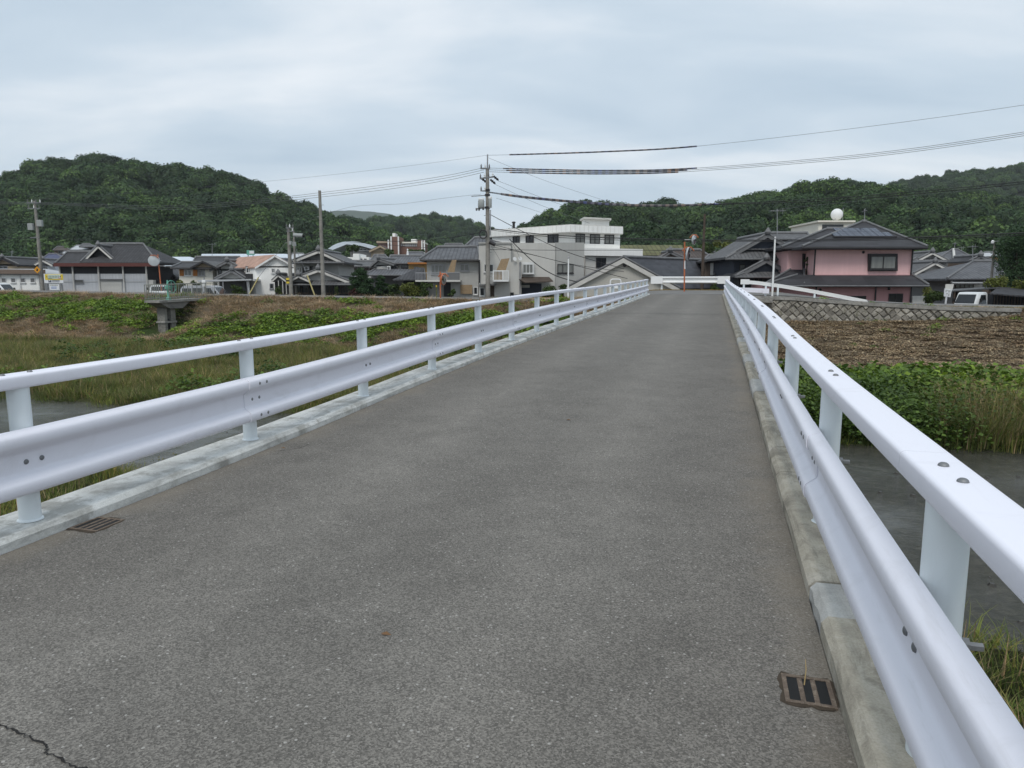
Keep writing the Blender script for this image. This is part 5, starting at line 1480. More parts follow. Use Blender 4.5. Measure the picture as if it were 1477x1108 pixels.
# ------------------------------------------------------------------ stucco building and the white block behind it
h = house('tiled_ridge_house', 'small tiled roof showing between the utility pole and the white block', 700, 64)
wall(h, 676, 735, 356, 64, 5, 'w_lgrey'); hip(h, 668, 740, 358, 64, 5, 684, 733, 343.5, 'tile_b', .5)
h = house('stucco_building', 'long pale grey stucco building with balcony, bay window and brown awning', 770, 55, 'building')
D = 55
wall(h, 690.5, 737, 351, D, 8, 'w_lgrey', name='left_wall'); wall(h, 737.2, 801, 350.5, D + .8, 8, 'w_lgrey'); wall(h, 801.2, 843, 350, D + 1.0, 8, 'w_grey', name='right_wall')
poly(h, [(690, 349.5), (738, 349.5), (738, 351.5), (690, 351.5)], D - .1, 8, 'w_grey', 'parapet')
win(h, 698, 712, 381, 392.5, D, 'frame_w', 'glass'); win(h, 804, 827, 381, 394, D + 1.0, 'frame_d', 'glass_c', 3)
bay = poly(h, [(752.5, 378.5), (770.5, 378.5), (770.5, 396.5), (752.5, 396.5)], D + .45, .34, 'frame_w', 'bay_window')
win(h, 754, 769, 381, 394.5, D + .44, 'frame_w', 'glass_c', 3)
poly(h, [(736, 378), (752, 378), (752, 425), (736, 425)], D - .15, .1, 'w_lgrey', 'pilaster')
poly(h, [(711, 404), (734, 404), (734, 406.3), (711, 406.3)], D - 1.4, 1.38, 'frame_w', 'balcony_floor')
for x in (711.5, 725, 733.3): pipe(h, x, 390.5, 404, D - 1.3, .045, 'frame_w', 'balcony_post')
poly(h, [(711, 390), (734, 390), (734, 391.3), (711, 391.3)], D - 1.4, .06, 'frame_w', 'balcony_rail')
for q in range(11): pipe(h, 712.6 + q * 2, 391, 404, D - 1.3, .016, 'frame_w', 'baluster')
poly(h, [(713, 392), (725, 392), (725, 403.5), (713, 403.5)], D - 1.25, .04, 'bamboo', 'balcony_screen')
poly(h, [(716, 390), (729.5, 390), (735, 372.5), (723, 374)], D - 1.2, .05, 'bamboo', 'bamboo_blind')
part('awning', MB().hexa([W(757, 408.3, D - 1.6), W(798, 406.5, D - 1.2), W(792, 400.5, D + .8), W(743, 400.5, D + .8), W(757, 407.2, D - 1.6), W(798, 405.5, D - 1.2), W(792, 399.5, D + .8), W(743, 399.5, D + .8)]), MAT['wood'], h)
poly(h, [(744, 409), (781, 409), (781, 427), (744, 427)], D + .68, .1, 'w_navy', 'shutter_door')
poly(h, [(745, 411), (764, 411), (764, 415), (745, 415)], D + .6, .06, 'w_lgrey', 'shutter_box')
poly(h, [(690, 410), (716, 409), (716, 411.5), (690, 412)], D - .9, .9, 'w_dgrey', 'canopy'); poly(h, [(706, 412), (713, 412), (713, 428), (706, 428)], D - .04, .05, 'wood', 'door'); win(h, 692, 699, 415, 427, D, 'frame_w', 'glass', 1)
win(h, 736, 741, 422, 427, D - .15, 'frame_d', 'glass', 1)
pipe(h, 691.5, 375, 408, D - .1, .06); pipe(h, 750, 378, 425, D - .15, .05, 'frame_a')
for x, y in ((750, 373.5), (742, 374)):
    p = W(x, y, D - .3); part('satellite_dish', MB().lathe([(.02, 0), (.11, .03), (.16, .07)], 12, p, axis=(.5, -1, .4)), MAT['frame_w'], h)

def block(par, fp, ytop, ybot, mat, name, yref=0):
    """upright block on a footprint of (pixel x, distance) corners; heights read at corner yref"""
    zt = W(fp[yref][0], ytop, fp[yref][1]).z; zb = W(fp[yref][0], ybot, fp[yref][1]).z
    pts = [W(x, 408, D_) for x, D_ in fp]
    return part(name, MB().prism([(p.x, p.y, zb) for p in pts], (0, 0, zt - zb)), MAT[mat], par)
h = house('white_block', 'white three-storey block with panelled parapet and rooftop hut', 820, 62, 'building')
n1, n2, n3, n4 = (710, 66), (822, 60.5), (893, 62.5), (800, 71)
block(h, [n1, n2, n3, n4], 335, 360, 'w_white', 'upper_storey', 1)
o1, o2, o3, o4 = (704, 66.2), (822, 59.6), (897, 61.9), (800, 72)
block(h, [o1, o2, o3, o4], 323.5, 335.5, 'w_lgrey', 'parapet', 1)
MAT['seam'] = M('panel_seam', (0.20, 0.195, 0.185), .8)
par_ = [o for o in h.children if o.name.startswith('parapet')][0]
def lerp_px(a, c, t):
    A, C = W(a[0], 408, a[1]), W(c[0], 408, c[1]); return A.lerp(C, t)
zt = W(822, 323.5, 59.6).z; zb_ = W(822, 335.5, 59.6).z
for a, c, n_ in ((o1, o2, 20), (o2, o3, 12)):
    A, C = lerp_px(a, c, 0), lerp_px(a, c, 1); dd = (C - A).normalized(); nn = Vector((dd.y, -dd.x, 0))
    for q in range(n_):
        t0, t1 = (q + .04) / n_, (q + .96) / n_
        p0, p1 = A.lerp(C, t0), A.lerp(C, t1)
        part('panel', MB().prism([(p0.x, p0.y, zb_ + .06), (p1.x, p1.y, zb_ + .06), (p1.x, p1.y, zt - .05), (p0.x, p0.y, zt - .05)], nn * .03), MAT['w_white'], par_)
def wall_window(par, a, c, t0, t1, y0, y1, dref, fm='frame_d', gm='glass', n=2):
    """window in a wall that runs between two footprint corners"""
    A, C = lerp_px(a, c, 0), lerp_px(a, c, 1); dd = (C - A).normalized(); nn = Vector((dd.y, -dd.x, 0))
    z1, z0 = W(822, y0, dref).z, W(822, y1, dref).z
    p0, p1 = A.lerp(C, t0), A.lerp(C, t1); f = .06
    def bar(q0, q1, za, zb2): 
        return [(q0.x, q0.y, za), (q1.x, q1.y, za), (q1.x, q1.y, zb2), (q0.x, q0.y, zb2)]
    mb = MB(); mb.prism(bar(p0, p1, z0, z0 + f), nn * .07); mb.prism(bar(p0, p1, z1 - f, z1), nn * .07)
    for q in range(n + 1):
        c0 = p0.lerp(p1, q / n) - dd * f * .5 + dd * (f * .5 if q == 0 else (-f * .5 if q == n else 0)); mb.prism(bar(c0, c0 + dd * f, z0 + f, z1 - f), nn * .066)
    w_ = part('window', mb, MAT[fm], par)
    part('pane', MB().prism(bar(p0 + dd * .02, p1 - dd * .02, z0 + .02, z1 - .02), nn * .03), MAT[gm], w_)
for t0, t1 in ((.285, .375), (.455, .555), (.73, .86)): wall_window(h, n1, n2, t0, t1, 337, 351, 60.5)
for t0, t1 in ((.10, .28), (.385, .58), (.68, .87)): wall_window(h, n2, n3, t0, t1, 337, 351, 60.5, gm='glass_c')
block(h, [(838, 64), (842, 62.3), (877, 63.5), (872, 67)], 315.5, 326, 'w_white', 'roof_hut', 1)
block(h, [(835, 64.3), (841, 61.9), (880, 63.2), (874, 68)], 313, 315.5, 'w_lgrey', 'hut_roof', 1)
block(h, [(823, 60.7), (843, 60.9), (893, 62.3), (893, 70)], 351.4, 450, 'w_white', 'lower_storeys', 0)
block(h, [(842, 58.6), (926, 61), (926, 68), (846, 66)], 357.5, 368.5, 'w_white', 'wing_parapet', 0)
block(h, [(844, 59), (921, 61.3), (921, 67), (848, 65)], 368, 450, 'w_lgrey', 'wing', 0)
wall_window(h, (844, 59), (921, 61.3), .19, .37, 371.5, 386, 59, n=2)
p = W(741, 322, 66); part('vent_pipe', MB().lathe([(.12, -1.2), (.12, 0), (.18, .02), (.18, .12), (.05, .15)], 10, p), MAT['frame_d'], h)

# ------------------------------------------------------------------ houses at the end of the bridge
h = house('beige_gable_house', 'beige house with wide dark tiled gable facing the end of the bridge', 905, 54)
P, A, C = W(904, 371.5, 54), W(826, 413, 54), W(985, 416, 54)
ext = W(962, 370, 57.5) - W(904, 371.5, 54); ext.z = 0
e = Vector((0, 0, -.16)); s0 = ext.normalized() * -.4
mb = MB(); mb.prism([A + s0, P + s0, P + s0 + e, A + s0 + e], ext * 2.2); mb.prism([P + s0, C + s0, C + s0 + e, P + s0 + e], ext * 2.2)
rf = part('roof', mb, tile_mat('roof_tile_flat', (0.055, 0.057, 0.066), 0.35, 0.42, ribbed=False), h)
e2 = Vector((0, 0, -.40)); dn = Vector((0, 0, -.05)); nn = Vector((0, -.04, 0))
mb = MB(); mb.prism([A + s0 + dn + nn, P + s0 + dn + nn, P + s0 + e2 + nn, A + s0 + e2 + nn], (0, .035, 0)); mb.prism([P + s0 + dn + nn, C + s0 + dn + nn, C + s0 + e2 + nn, P + s0 + e2 + nn], (0, .035, 0))
part('bargeboard', mb, MAT['barge'], rf)
mb = MB(); mb.tube([P + s0 + Vector((0, 0, .05)), P + s0 + ext * 2.2 + Vector((0, 0, .05))], .12, 8); mb.tube([P + s0 + Vector((0, 0, .05)), A + s0 + Vector((0, 0, .05))], .09, 6); mb.tube([P + s0 + Vector((0, 0, .05)), C + s0 + Vector((0, 0, .05))], .09, 6)
part('ridge', mb, MAT['ridge'], rf)
gz = Vector((0, 0, -.17)); zb0 = -1.3
part('wall', MB().prism([Vector((A.x + .35, A.y, zb0)), Vector((C.x - .35, C.y, zb0)), C + gz + Vector((-.35, 0, .1)), P + gz, A + gz + Vector((.35, 0, .1))], ext * 1.9), MAT['w_beige'], h)
for x in (901, 908): p = W(x, 382.5, 53.9); part('vent', MB().lathe([(.14, 0), (.14, .06), (.06, .09)], 10, p, axis=(0, -1, 0)), MAT['frame_d'], h)
h = house('moss_roof_house', 'house with mossy yellow-green sheet roof beyond the white block', 945, 78)
wall(h, 895, 985, 366, 78, 7, 'w_brown'); hip(h, 888, 990, 368, 78, 7, 896, 984, 353.5, 'moss_roof', .4, .15, False)
h = house('brown_roof_house', 'old house with brown tiled roof behind the roadside mirrors', 995, 64)
wall(h, 962, 1031, 376, 64, 6, 'w_brown'); hip(h, 955, 1035, 377, 64, 6, 962, 1010, 361, 'tile_br', .5)
gable(h, (966, 363), (948, 374), (990, 374), 63, 3, 'tile_br', 'w_brown', .3, .12, 'ridge'); skirt(h, 970, 1040, 392, 975, 1036, 384, 63.9, 1.4, 'tile_br')
h = house('panelled_house', 'plain house with white sheet panels and wooden windows left of the navy house', 1045, 58)
wall(h, 1018, 1064, 376, 58, 5, 'w_brown'); hip(h, 1014, 1068, 376.5, 58, 5, 1022, 1060, 369, 'tile_d', .4)
poly(h, [(1025, 378), (1044, 378), (1044, 397), (1025, 397)], 57.9, .09, 'w_white', 'sheet_panel'); win(h, 1034, 1041, 379, 387, 57.9, 'frame_d', 'glass_c', 1)
win(h, 1045, 1059, 380, 389, 58, 'frame_w', 'glass_c', 3); aircon(h, 1036, 1042, 391, 397, 57.8); skirt(h, 1030, 1066, 397, 1032, 1064, 393, 57.9, .9, 'tile_br')
h = house('navy_house', 'dark navy traditional house with ornate double tiled gables', 1103, 52)
D = 52
wall(h, 1059, 1142, 370, D + .6, 7, 'w_navy'); gable(h, (1104, 338), (1046, 371), (1160, 371), D + .6, 6, 'tile', 'w_navy', .5, .16, 'ridge')
poly(h, [(1076, 358.5), (1124, 358.5), (1124, 360.5), (1076, 360.5)], D + .2, .35, 'tile', 'gable_beam')
skirt(h, 1046, 1142, 373, 1068, 1136, 361.5, D + .5, 1.1, 'tile'); hip(h, 1104, 1170, 345, D + 3.5, 5, 1104, 1165, 337, 'tile', .3)
win(h, 1066, 1074.5, 381.5, 391.5, D + .6, 'frame_d', 'glass_c', 1); poly(h, [(1060, 374), (1141, 374), (1141, 376.5), (1060, 376.5)], D + .45, .1, 'w_dark', 'beam')
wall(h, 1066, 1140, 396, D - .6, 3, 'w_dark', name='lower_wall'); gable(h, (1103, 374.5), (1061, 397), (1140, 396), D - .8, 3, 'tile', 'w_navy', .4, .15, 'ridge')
skirt(h, 1060, 1142, 399, 1080, 1132, 392, D - .9, .9, 'tile'); win(h, 1075, 1100, 400, 410, D - .6, 'wood', 'glass', 4)

h = house('pink_house', 'pink two-storey house with dark hip roofs and rooftop solar panels', 1240, 48)
D = 48
wall(h, 1176, 1317, 354, D, 7, 'w_pink'); wall(h, 1137.5, 1176.5, 356, D + 1.6, 5, 'w_pink', name='side_wall')
hip(h, 1157, 1338, 356, D, 7.5, 1243, 1249, 320.5, 'slate', .75, .16); hip(h, 1127, 1240, 357, D + 1.6, 5, 1192, 1225, 331, 'slate', .5, .14)
rr_ = [o for o in h.children if o.name.startswith('roof')][0]
# solar panels lie on the front slope
De, Dm = D - .75, D + 3.75
za, zr_ = W(1157, 356, De).z, W(1245, 320.5, Dm).z
def on_slope(X, t): return Vector((X, De + (Dm - De) * t - .05, za + (zr_ - za) * t + .09))
cxx = W(1245, 330, D + 1).x
for q in range(8):
    for j, (ta, tb) in enumerate(((.36, .52), (.53, .69))):
        half = 2.0 - j * .5; n_ = 8 if j == 0 else 6
        if q >= n_: continue
        X0 = cxx - half + 2 * half * q / n_ + .02; X1 = cxx - half + 2 * half * (q + 1) / n_ - .02
        mb = MB(); e = Vector((0, .0, -.05)); mb.hexa([on_slope(X0, ta) + e, on_slope(X1, ta) + e, on_slope(X1, tb) + e, on_slope(X0, tb) + e, on_slope(X0, ta), on_slope(X1, ta), on_slope(X1, tb), on_slope(X0, tb)])
        part('solar_panel', mb, MAT['solar'], h)
a, c = on_slope(cxx - 2.15, .33), on_slope(cxx + 2.15, .33)
part('panel_rail', MB().tube([a, c], .06, 6), MAT['frame_d'], h)
wb = poly(h, [(1253, 366), (1295, 366), (1295, 391), (1253, 391)], D - .16, .155, 'frame_d', 'window_box')
win(h, 1255.5, 1292, 369, 388.5, D - .165, 'frame_d', 'glass_c', 2, .07)
poly(h, [(1158, 366), (1174, 366), (1174, 391), (1158, 391)], D + 1.5, .12, 'frame_d', 'niche_window')
win(h, 1159, 1173, 367, 390, D + 1.5, 'frame_d', 'glass', 2)
poly(h, [(1176, 396.2), (1317, 396.2), (1317, 397.6), (1176, 397.6)], D - .06, .07, 'w_pink2', 'band')
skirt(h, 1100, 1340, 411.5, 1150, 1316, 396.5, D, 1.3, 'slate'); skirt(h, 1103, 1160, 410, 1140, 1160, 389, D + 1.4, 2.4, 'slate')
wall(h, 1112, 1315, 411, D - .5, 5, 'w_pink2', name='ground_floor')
win(h, 1210, 1248, 427, 440, D - .5, 'frame_d', 'glass', 3); win(h, 1282, 1301, 423.5, 440, D - .5, 'frame_d', 'glass', 2); win(h, 1135, 1146, 426, 440, D - .5, 'frame_d', 'glass', 1)
for x in (1175.5, 1316): pipe(h, x, 358, 397, D, .05)
for x in (1177, 1263, 1314): pipe(h, x, 412, 438, D - .5, .045)
for x, y in ((1245, 364), (1282, 416.5), (1183, 418)): p = W(x, y, D - .01 if y < 400 else D - .5); part('vent_cap', MB().lathe([(.09, 0), (.09, .06), (.03, .09)], 8, p, axis=(0, -1, 0)), MAT['frame_d'], h)
poly(h, [(1316, 427), (1334, 427), (1334, 440), (1316, 440)], D - .6, .3, 'w_lgrey', 'garden_wall')
antenna('thin whip antenna on the apex of the pink house', 1247, 302, 321, D + 3.75, 2)
tree('potted_plant', 'leafy green pot plant in the dark niche window of the pink house', 'plant', 1165, 368, 390, D + 1.1, 9, 5, leaves=260, lsize=.06)

h = house('dome_building', 'cream flat-roofed building carrying a white ball tank behind the pink house', 1206, 82, 'building')
wall(h, 1181, 1232, 319.5, 82, 8, 'w_cream'); poly(h, [(1180, 318), (1234, 318), (1234, 320.5), (1180, 320.5)], 81.7, 8.6, 'w_cream', 'parapet'); win(h, 1186, 1216, 324, 331, 82, 'frame_d', 'glass', 4)
p = W(1207, 309.5, 84)
prof = [(max(.01, .66 * math.sin(math.pi * q / 14)), -.66 * math.cos(math.pi * q / 14)) for q in range(15)]
r = root('ball_tank', 'white spherical water tank on a roof stand', 'tank', (p.x, p.y, W(1207, 318, 84).z))
part('sphere', MB().lathe(prof, 24, p), MAT['white'], r, True)
for a in range(4): part('leg', MB().tube([(p.x + .45 * math.cos(a * 1.57 + .8), p.y + .45 * math.sin(a * 1.57 + .8), W(1207, 318.5, 84).z), (p.x + .4 * math.cos(a * 1.57 + .8), p.y + .4 * math.sin(a * 1.57 + .8), p.z - .4)], .04, 6), MAT['frame_a'], r)
part('ladder', MB().tube([(p.x + .7, p.y, W(1207, 318.5, 84).z), (p.x + .7, p.y, p.z + .75)], .03, 6), MAT['frame_a'], r)

# ------------------------------------------------------------------ right end
h = house('double_gable_house', 'grey house with two pale-edged gables right of the pink house', 1344, 66)
wall(h, 1318, 1368, 374, 68, 5, 'w_dgrey'); gable(h, (1341.5, 364), (1322, 374), (1363, 375), 68, 5, 'tile', 'w_grey', .4, .13); skirt(h, 1312, 1370, 377, 1322, 1364, 372, 68, .8)
wall(h, 1318, 1372, 392, 62, 4, 'w_grey'); gable(h, (1345, 378.5), (1315, 394.5), (1376, 394.5), 62, 5, 'tile', 'w_lgrey', .4, .13)
poly(h, [(1318, 393.5), (1370, 393.5), (1370, 395.5), (1318, 395.5)], 61.9, .1, 'w_lgrey', 'beam'); win(h, 1335, 1348, 398, 406, 62, 'frame_d', 'glass_c'); skirt(h, 1314, 1346, 401, 1318, 1342, 397.5, 61.9, .8, 'metal_roof')
h = house('hip_roof_house', 'brown-walled house with blue-grey hip roof in front of the right hill', 1385, 84)
wall(h, 1363, 1398, 373, 84, 7, 'w_brown'); hip(h, 1353, 1408, 374, 84, 7, 1372, 1382, 360.5, 'tile_b', .5); wall(h, 1360, 1394, 386, 83.5, .4, 'w_cream', name='lower_wall')
p0, p1 = W(1374.5, 361, 87), W(1375.5, 374, 83); part('roof_strip', MB().tube([p0 + Vector((0, -.1, .12)), p1 + Vector((0, -.1, .12))], .14, 6), MAT['w_lgrey'], h)
h = house('steel_roof_house', 'low white-walled house with broad grey tiled hip roof beside the conifer', 1405, 56)
wall(h, 1376, 1445, 403, 56, 6, 'w_dgrey'); hip(h, 1366, 1452, 402, 56, 7, 1403, 1436, 377.5, 'tile_b', .6)
gable(h, (1411, 369.5), (1396, 377), (1433, 377), 60, 3, 'tile_d', 'w_grey', .3, .1, 'ridge')
poly(h, [(1405, 408), (1417, 408), (1417, 416), (1405, 416)], 55.9, .08, 'w_lgrey', 'white_panel'); win(h, 1378, 1404, 409, 416, 56, 'wood', 'glass_c', 4); skirt(h, 1372, 1420, 408, 1376, 1418, 404.5, 55.9, .7, 'metal_roof')
h = house('orange_wall_house', 'distant house with orange upper wall behind the conifer', 1424, 92)
wall(h, 1416, 1440, 369, 92, 6, 'w_ochre'); hip(h, 1412, 1444, 369.5, 92, 6, 1420, 1438, 364.5, 'metal_roof', .4)
h = house('dark_carport', 'dark lean-to carport over the white truck', 1408, 47.5, 'carport', zb=-.3)
part('roof', MB().hexa([W(1372, 421, 46.9), W(1442, 416, 46.9), W(1442, 414.5, 51), W(1372, 418.5, 51), W(1372, 419.8, 46.9), W(1442, 414.6, 46.9), W(1442, 413, 51), W(1372, 417, 51)]), MAT['metal_roof'] if False else M('carport_sheet', (.075, .075, .078), .6, .2, 1), h)
for x in (1376, 1427, 1440): pipe(h, x, 419, 445, 47.1, .06, 'wood', 'post')
wall(h, 1376, 1442, 420, 50.6, .1, 'w_dark', name='back_wall'); poly(h, [(1413, 424), (1427, 424), (1427, 445), (1413, 445)], 48.6, .08, 'w_dgrey', 'board_panel')
poly(h, [(1417, 418), (1426, 418), (1426, 426), (1417, 426)], 46.2, .05, 'wood', 'notice_board')
h = house('slatted_shed', 'dark slatted shed with sloping grey roof at the right edge', 1460, 45, 'shed', zb=-.4)
part('roof', MB().hexa([W(1428, 425, 44), W(1520, 432, 43), W(1520, 420, 48), W(1440, 416, 48), W(1428, 423, 44), W(1520, 430, 43), W(1520, 418, 48), W(1440, 414, 48)]), MAT['tile_d'], h)
wall(h, 1433, 1516, 424, 45, 2, 'w_dark')
for q in range(20): pipe(h, 1434 + q * 4.2, 425, 446, 44.95, .035, 'wood', 'slat')

# school and curved hall far away
h = house('curved_roof_hall', 'distant sports hall with curved silver roof below the left hill', 510, 152, 'hall')
D = 152
pts = [(473, 359)] + [(473 + i * 7.2, 359 - 11 * math.sin(math.pi * (i / 10) ** .8 * .95)) for i in range(1, 10)] + [(546, 356)]
part('roof', MB().prism([W(x, y, D) for x, y in pts] + [W(546, 359, D), W(540, 360, D), W(520, 354.5, D), W(500, 352.5, D), (W(480, 360.5, D))], (0, 9, 0)), MAT['silver'], h)
wall(h, 505, 545, 357, D + 1, 7, 'w_dgrey'); 
for x in (512, 518, 524, 530): win(h, x, x + 5, 358, 361.5, D + 1, 'frame_w', 'glass')
gable(h, (549, 353.5), (533, 361), (562, 361), D - 4, 4, 'tile_br', 'w_tan', .5, .3, 'w_tan', ridge=False); wall(h, 535, 560, 360.5, D - 3.8, 3.5, 'w_tan', name='wing_wall')
h = house('school', 'distant red-brown school blocks with white pillars below the middle hill', 580, 158, 'school')
D = 158
wall(h, 545, 612, 350, D, 6, 'w_brick'); poly(h, [(543, 347.5), (580, 347.5), (580, 350.5), (543, 350.5)], D - .5, 7, 'w_tan', 'roof_edge'); poly(h, [(578, 349), (612, 349), (612, 351), (578, 351)], D - .5, 7, 'w_cream', 'roof_edge')
wall(h, 564, 576, 341.5, D - 1.5, 6, 'w_brick', name='tower'); wall(h, 602, 609, 346, D - 1.5, 6, 'w_brick', name='tower')
for x in (563, 573.5, 559, 607.5, 611): wall(h, x, x + 1.6, 341 if x in (563, 573.5) else 346, D - 2, .5, 'w_white', name='pillar')
poly(h, [(566, 336.5), (570, 336.5), (570, 341.5), (566, 341.5)], D, 3, 'w_white', 'roof_tank'); poly(h, [(593, 345), (600, 345), (600, 349), (593, 349)], D, 3, 'w_white', 'roof_hut')
for q in range(9): win(h, 578 + q * 2.7, 580 + q * 2.7, 352, 355, D, 'frame_w', 'glass', 1, .12)
# more roofs that fill the village between the near houses and the hills
extra = [(140, 120, 24, 372, 380, 'tile_d', 'w_lgrey', 'grey roofed house half hidden behind the warehouse ridge'),
         (215, 125, 20, 374, 381, 'tile', 'w_white', 'pale house beyond the warehouse, left of the white roof hall'),
         (430, 120, 26, 366, 374, 'metal_roof', 'w_white', 'pale roofed house behind the streetlight pole'),
         (548, 110, 26, 368, 375, 'tile', 'w_lgrey', 'grey roofed house beyond the ochre panel house'),
         (600, 130, 34, 364, 371, 'tile_b', 'w_white', 'pale house with blue-grey roof in front of the school'),
         (655, 120, 40, 352, 362, 'tile', 'w_lgrey', 'roof peeping over the blue-grey house'),
         (1290, 120, 40, 352, 362, 'tile_d', 'w_brown', 'dark roof hidden behind the pink house'),
         (1330, 105, 26, 367, 374, 'tile_br', 'w_brown', 'brown roofed house just right of the pink house eaves'),
         (1060, 110, 34, 366, 374, 'tile', 'w_grey', 'grey tiled roof seen left of the navy house')]
for x, D, w, yr, ye, rm, wm, lb in extra:
    h = house('village_house', lb, x, D)
    wall(h, x - w * .42, x + w * .42, ye - .5, D, 7, wm); hip(h, x - w / 2, x + w / 2, ye, D, 7, x - w * .32, x + w * .3, yr, rm, .5)
    for q in range(2): win(h, x - w * .3 + q * w * .35, x - w * .3 + q * w * .35 + 5, ye + 2, ye + 6, D)
antenna('tall television antenna on the navy house ridge', 1121, 302, 338, 56, 20)
antenna('television antenna above the long grey roof', 306, 351, 371, 88, 9)
antenna('slim bare mast on the blue-grey hip roof, left of its antenna', 1377, 350, 361, 86, 3)
antenna('small television antenna on the blue-grey hip roof right of the pink house', 1387, 356, 363, 86, 7)
antenna('television antenna on the broad grey roof near the conifer', 1403, 354, 378, 59, 9)
antenna('small antenna over the grey house at the left', 17, 362, 374, 90, 2)
antenna('white-tipped lamp-like mast behind the panelled house', 1030, 362, 372, 64, 4)
p = W(588, 368, 78)
r = root('white_finial', 'small white post on the ridge of the grey L-shaped house', 'post', p); part('post', MB().lathe([(.12, 0), (.1, .3), (.05, .5)], 8, p), MAT['white'], r); part('cap', MB().lathe([(.02, .45), (.1, .55), (.02, .68)], 8, p), MAT['white'], r)
# ------------------------------------------------------------------ trees and shrubs of the village
tree('garden_pine', 'dark clipped garden pine right of the traditional house', 'tree', 520, 387, 426, 57, 44, 21, MAT['pine_leaf'], 5200, .12, 'cloud', zb=.1)
tree('garden_pine', 'smaller dark pine left of the lean-to roof', 'tree', 549, 397, 426, 57, 26, 22, MAT['pine_leaf'], 2400, .11, 'cloud', zb=.1)
tree('red_shrub', 'dark red shrub under the garden pine', 'shrub', 514, 415, 428, 56, 26, 23, MAT['shrub_red'], 700, .07, zb=.2)
tree('garden_shrub', 'dark round shrub between the two garden pines and the olive shrub', 'shrub', 566, 409, 428, 56.5, 24, 24, MAT['shrub'], 900, .08, zb=.2)
tree('garden_shrub', 'big olive-green shrub below the lean-to roof', 'shrub', 592, 405, 430, 55.5, 34, 25, MAT['shrub_y'], 1500, .075, zb=.2)
tree('garden_tree', 'small round-headed tree above the olive shrub', 'tree', 601, 396, 428, 56.2, 13, 26, MAT['shrub'], 600, .07, zb=.2)
tree('garden_shrub', 'dark shrub left of the orange mirror by the blue-grey house', 'shrub', 614, 404, 430, 55.5, 22, 27, MAT['shrub'], 900, .08, zb=.2)
tree('garden_shrub', 'green shrub at the foot of the long balcony', 'shrub', 652, 415, 430, 55, 12, 28, MAT['shrub'], 450, .07, zb=.2)
tree('garden_shrub', 'low green shrub below the stucco building awning', 'shrub', 795, 407, 428, 52.5, 34, 29, MAT['shrub'], 1200, .075, zb=-.3)
tree('garden_shrub', 'small shrub behind the left railing near the white post', 'shrub', 812, 404, 424, 52.3, 16, 30, MAT['shrub'], 600, .07, zb=-.3)
tree('garden_shrub', 'conical little conifer in front of the traditional house', 'shrub', 485, 413, 427, 57.5, 9, 31, MAT['shrub'], 420, .06, 'upright', zb=.3)
tree('hedge_shrub', 'dense green bush under the far guard rail', 'shrub', 1029, 402, 424, 52, 26, 32, MAT['shrub'], 1300, .075, zb=-.5)
tree('conifer', 'large dark conifer at the right edge', 'tree', 1472, 331, 420, 50, 84, 33, MAT['pine_leaf'], 9000, .11, 'upright', zb=-.6)
tree('garden_tree', 'yellow-green clipped tree in front of the dark conifer', 'tree', 1442, 393, 424, 48.5, 48, 34, MAT['shrub_y'], 2200, .075, zb=-.4)
tree('garden_tree', 'olive tree at the right edge below the conifer', 'tree', 1474, 399, 428, 47.5, 32, 35, MAT['shrub_y'], 1500, .075, zb=-.4)
tree('hedge_shrub', 'dark green hedge bush right of the pink house', 'shrub', 1346, 418, 438, 47.5, 34, 36, MAT['shrub'], 1500, .075, zb=-.3)
tree('hedge_shrub', 'thin brownish shrub behind the hedge right of the pink house', 'shrub', 1340, 401, 428, 52, 24, 37, MAT['shrub_y'], 500, .07, zb=-.6)
tree('garden_shrub', 'yellow-green shrub in front of the orange shutter house', 'shrub', 262, 402, 422, 63, 24, 38, MAT['shrub_y'], 900, .08, zb=.2)
tree('garden_shrub', 'dark clipped bush under the orange shutter house windows', 'shrub', 283, 402, 422, 63, 16, 39, MAT['shrub'], 700, .07, zb=.2)
tree('garden_shrub', 'dark shrub beside the white gable house porch', 'shrub', 343, 409, 424, 60, 24, 40, MAT['shrub'], 900, .08, zb=.2)
tree('garden_shrub', 'dark shrub at the corner of the traditional house', 'shrub', 401, 410, 426, 59, 14, 41, MAT['shrub'], 500, .07, zb=.2)
tree('ridge_conifer', 'small pointed conifer on the top of the left hill', 'tree', 96, 228, 258, 318, 5, 42, MAT['pine_leaf'], 500, .5, 'upright')
tree('hill_foot_tree', 'broad tree in front of the curved silver roof', 'tree', 508, 354, 366, 146, 24, 43, MAT['shrub'], 900, .25)
tree('hill_foot_tree', 'dark tree below the left end of the school', 'tree', 560, 360, 371, 146, 24, 44, MAT['shrub'], 900, .25)
tree('hill_foot_tree', 'rounded tree below the right tower of the school', 'tree', 598, 360, 371, 146, 36, 45, MAT['shrub'], 1100, .25)
tree('hill_foot_tree', 'olive-brown tree behind the brown roof house', 'tree', 1050, 346, 376, 90, 46, 46, MAT['shrub_y'], 1500, .2)
tree('hill_foot_tree', 'green tree behind the panelled house', 'tree', 1018, 350, 376, 92, 30, 47, MAT['shrub'], 1000, .2)

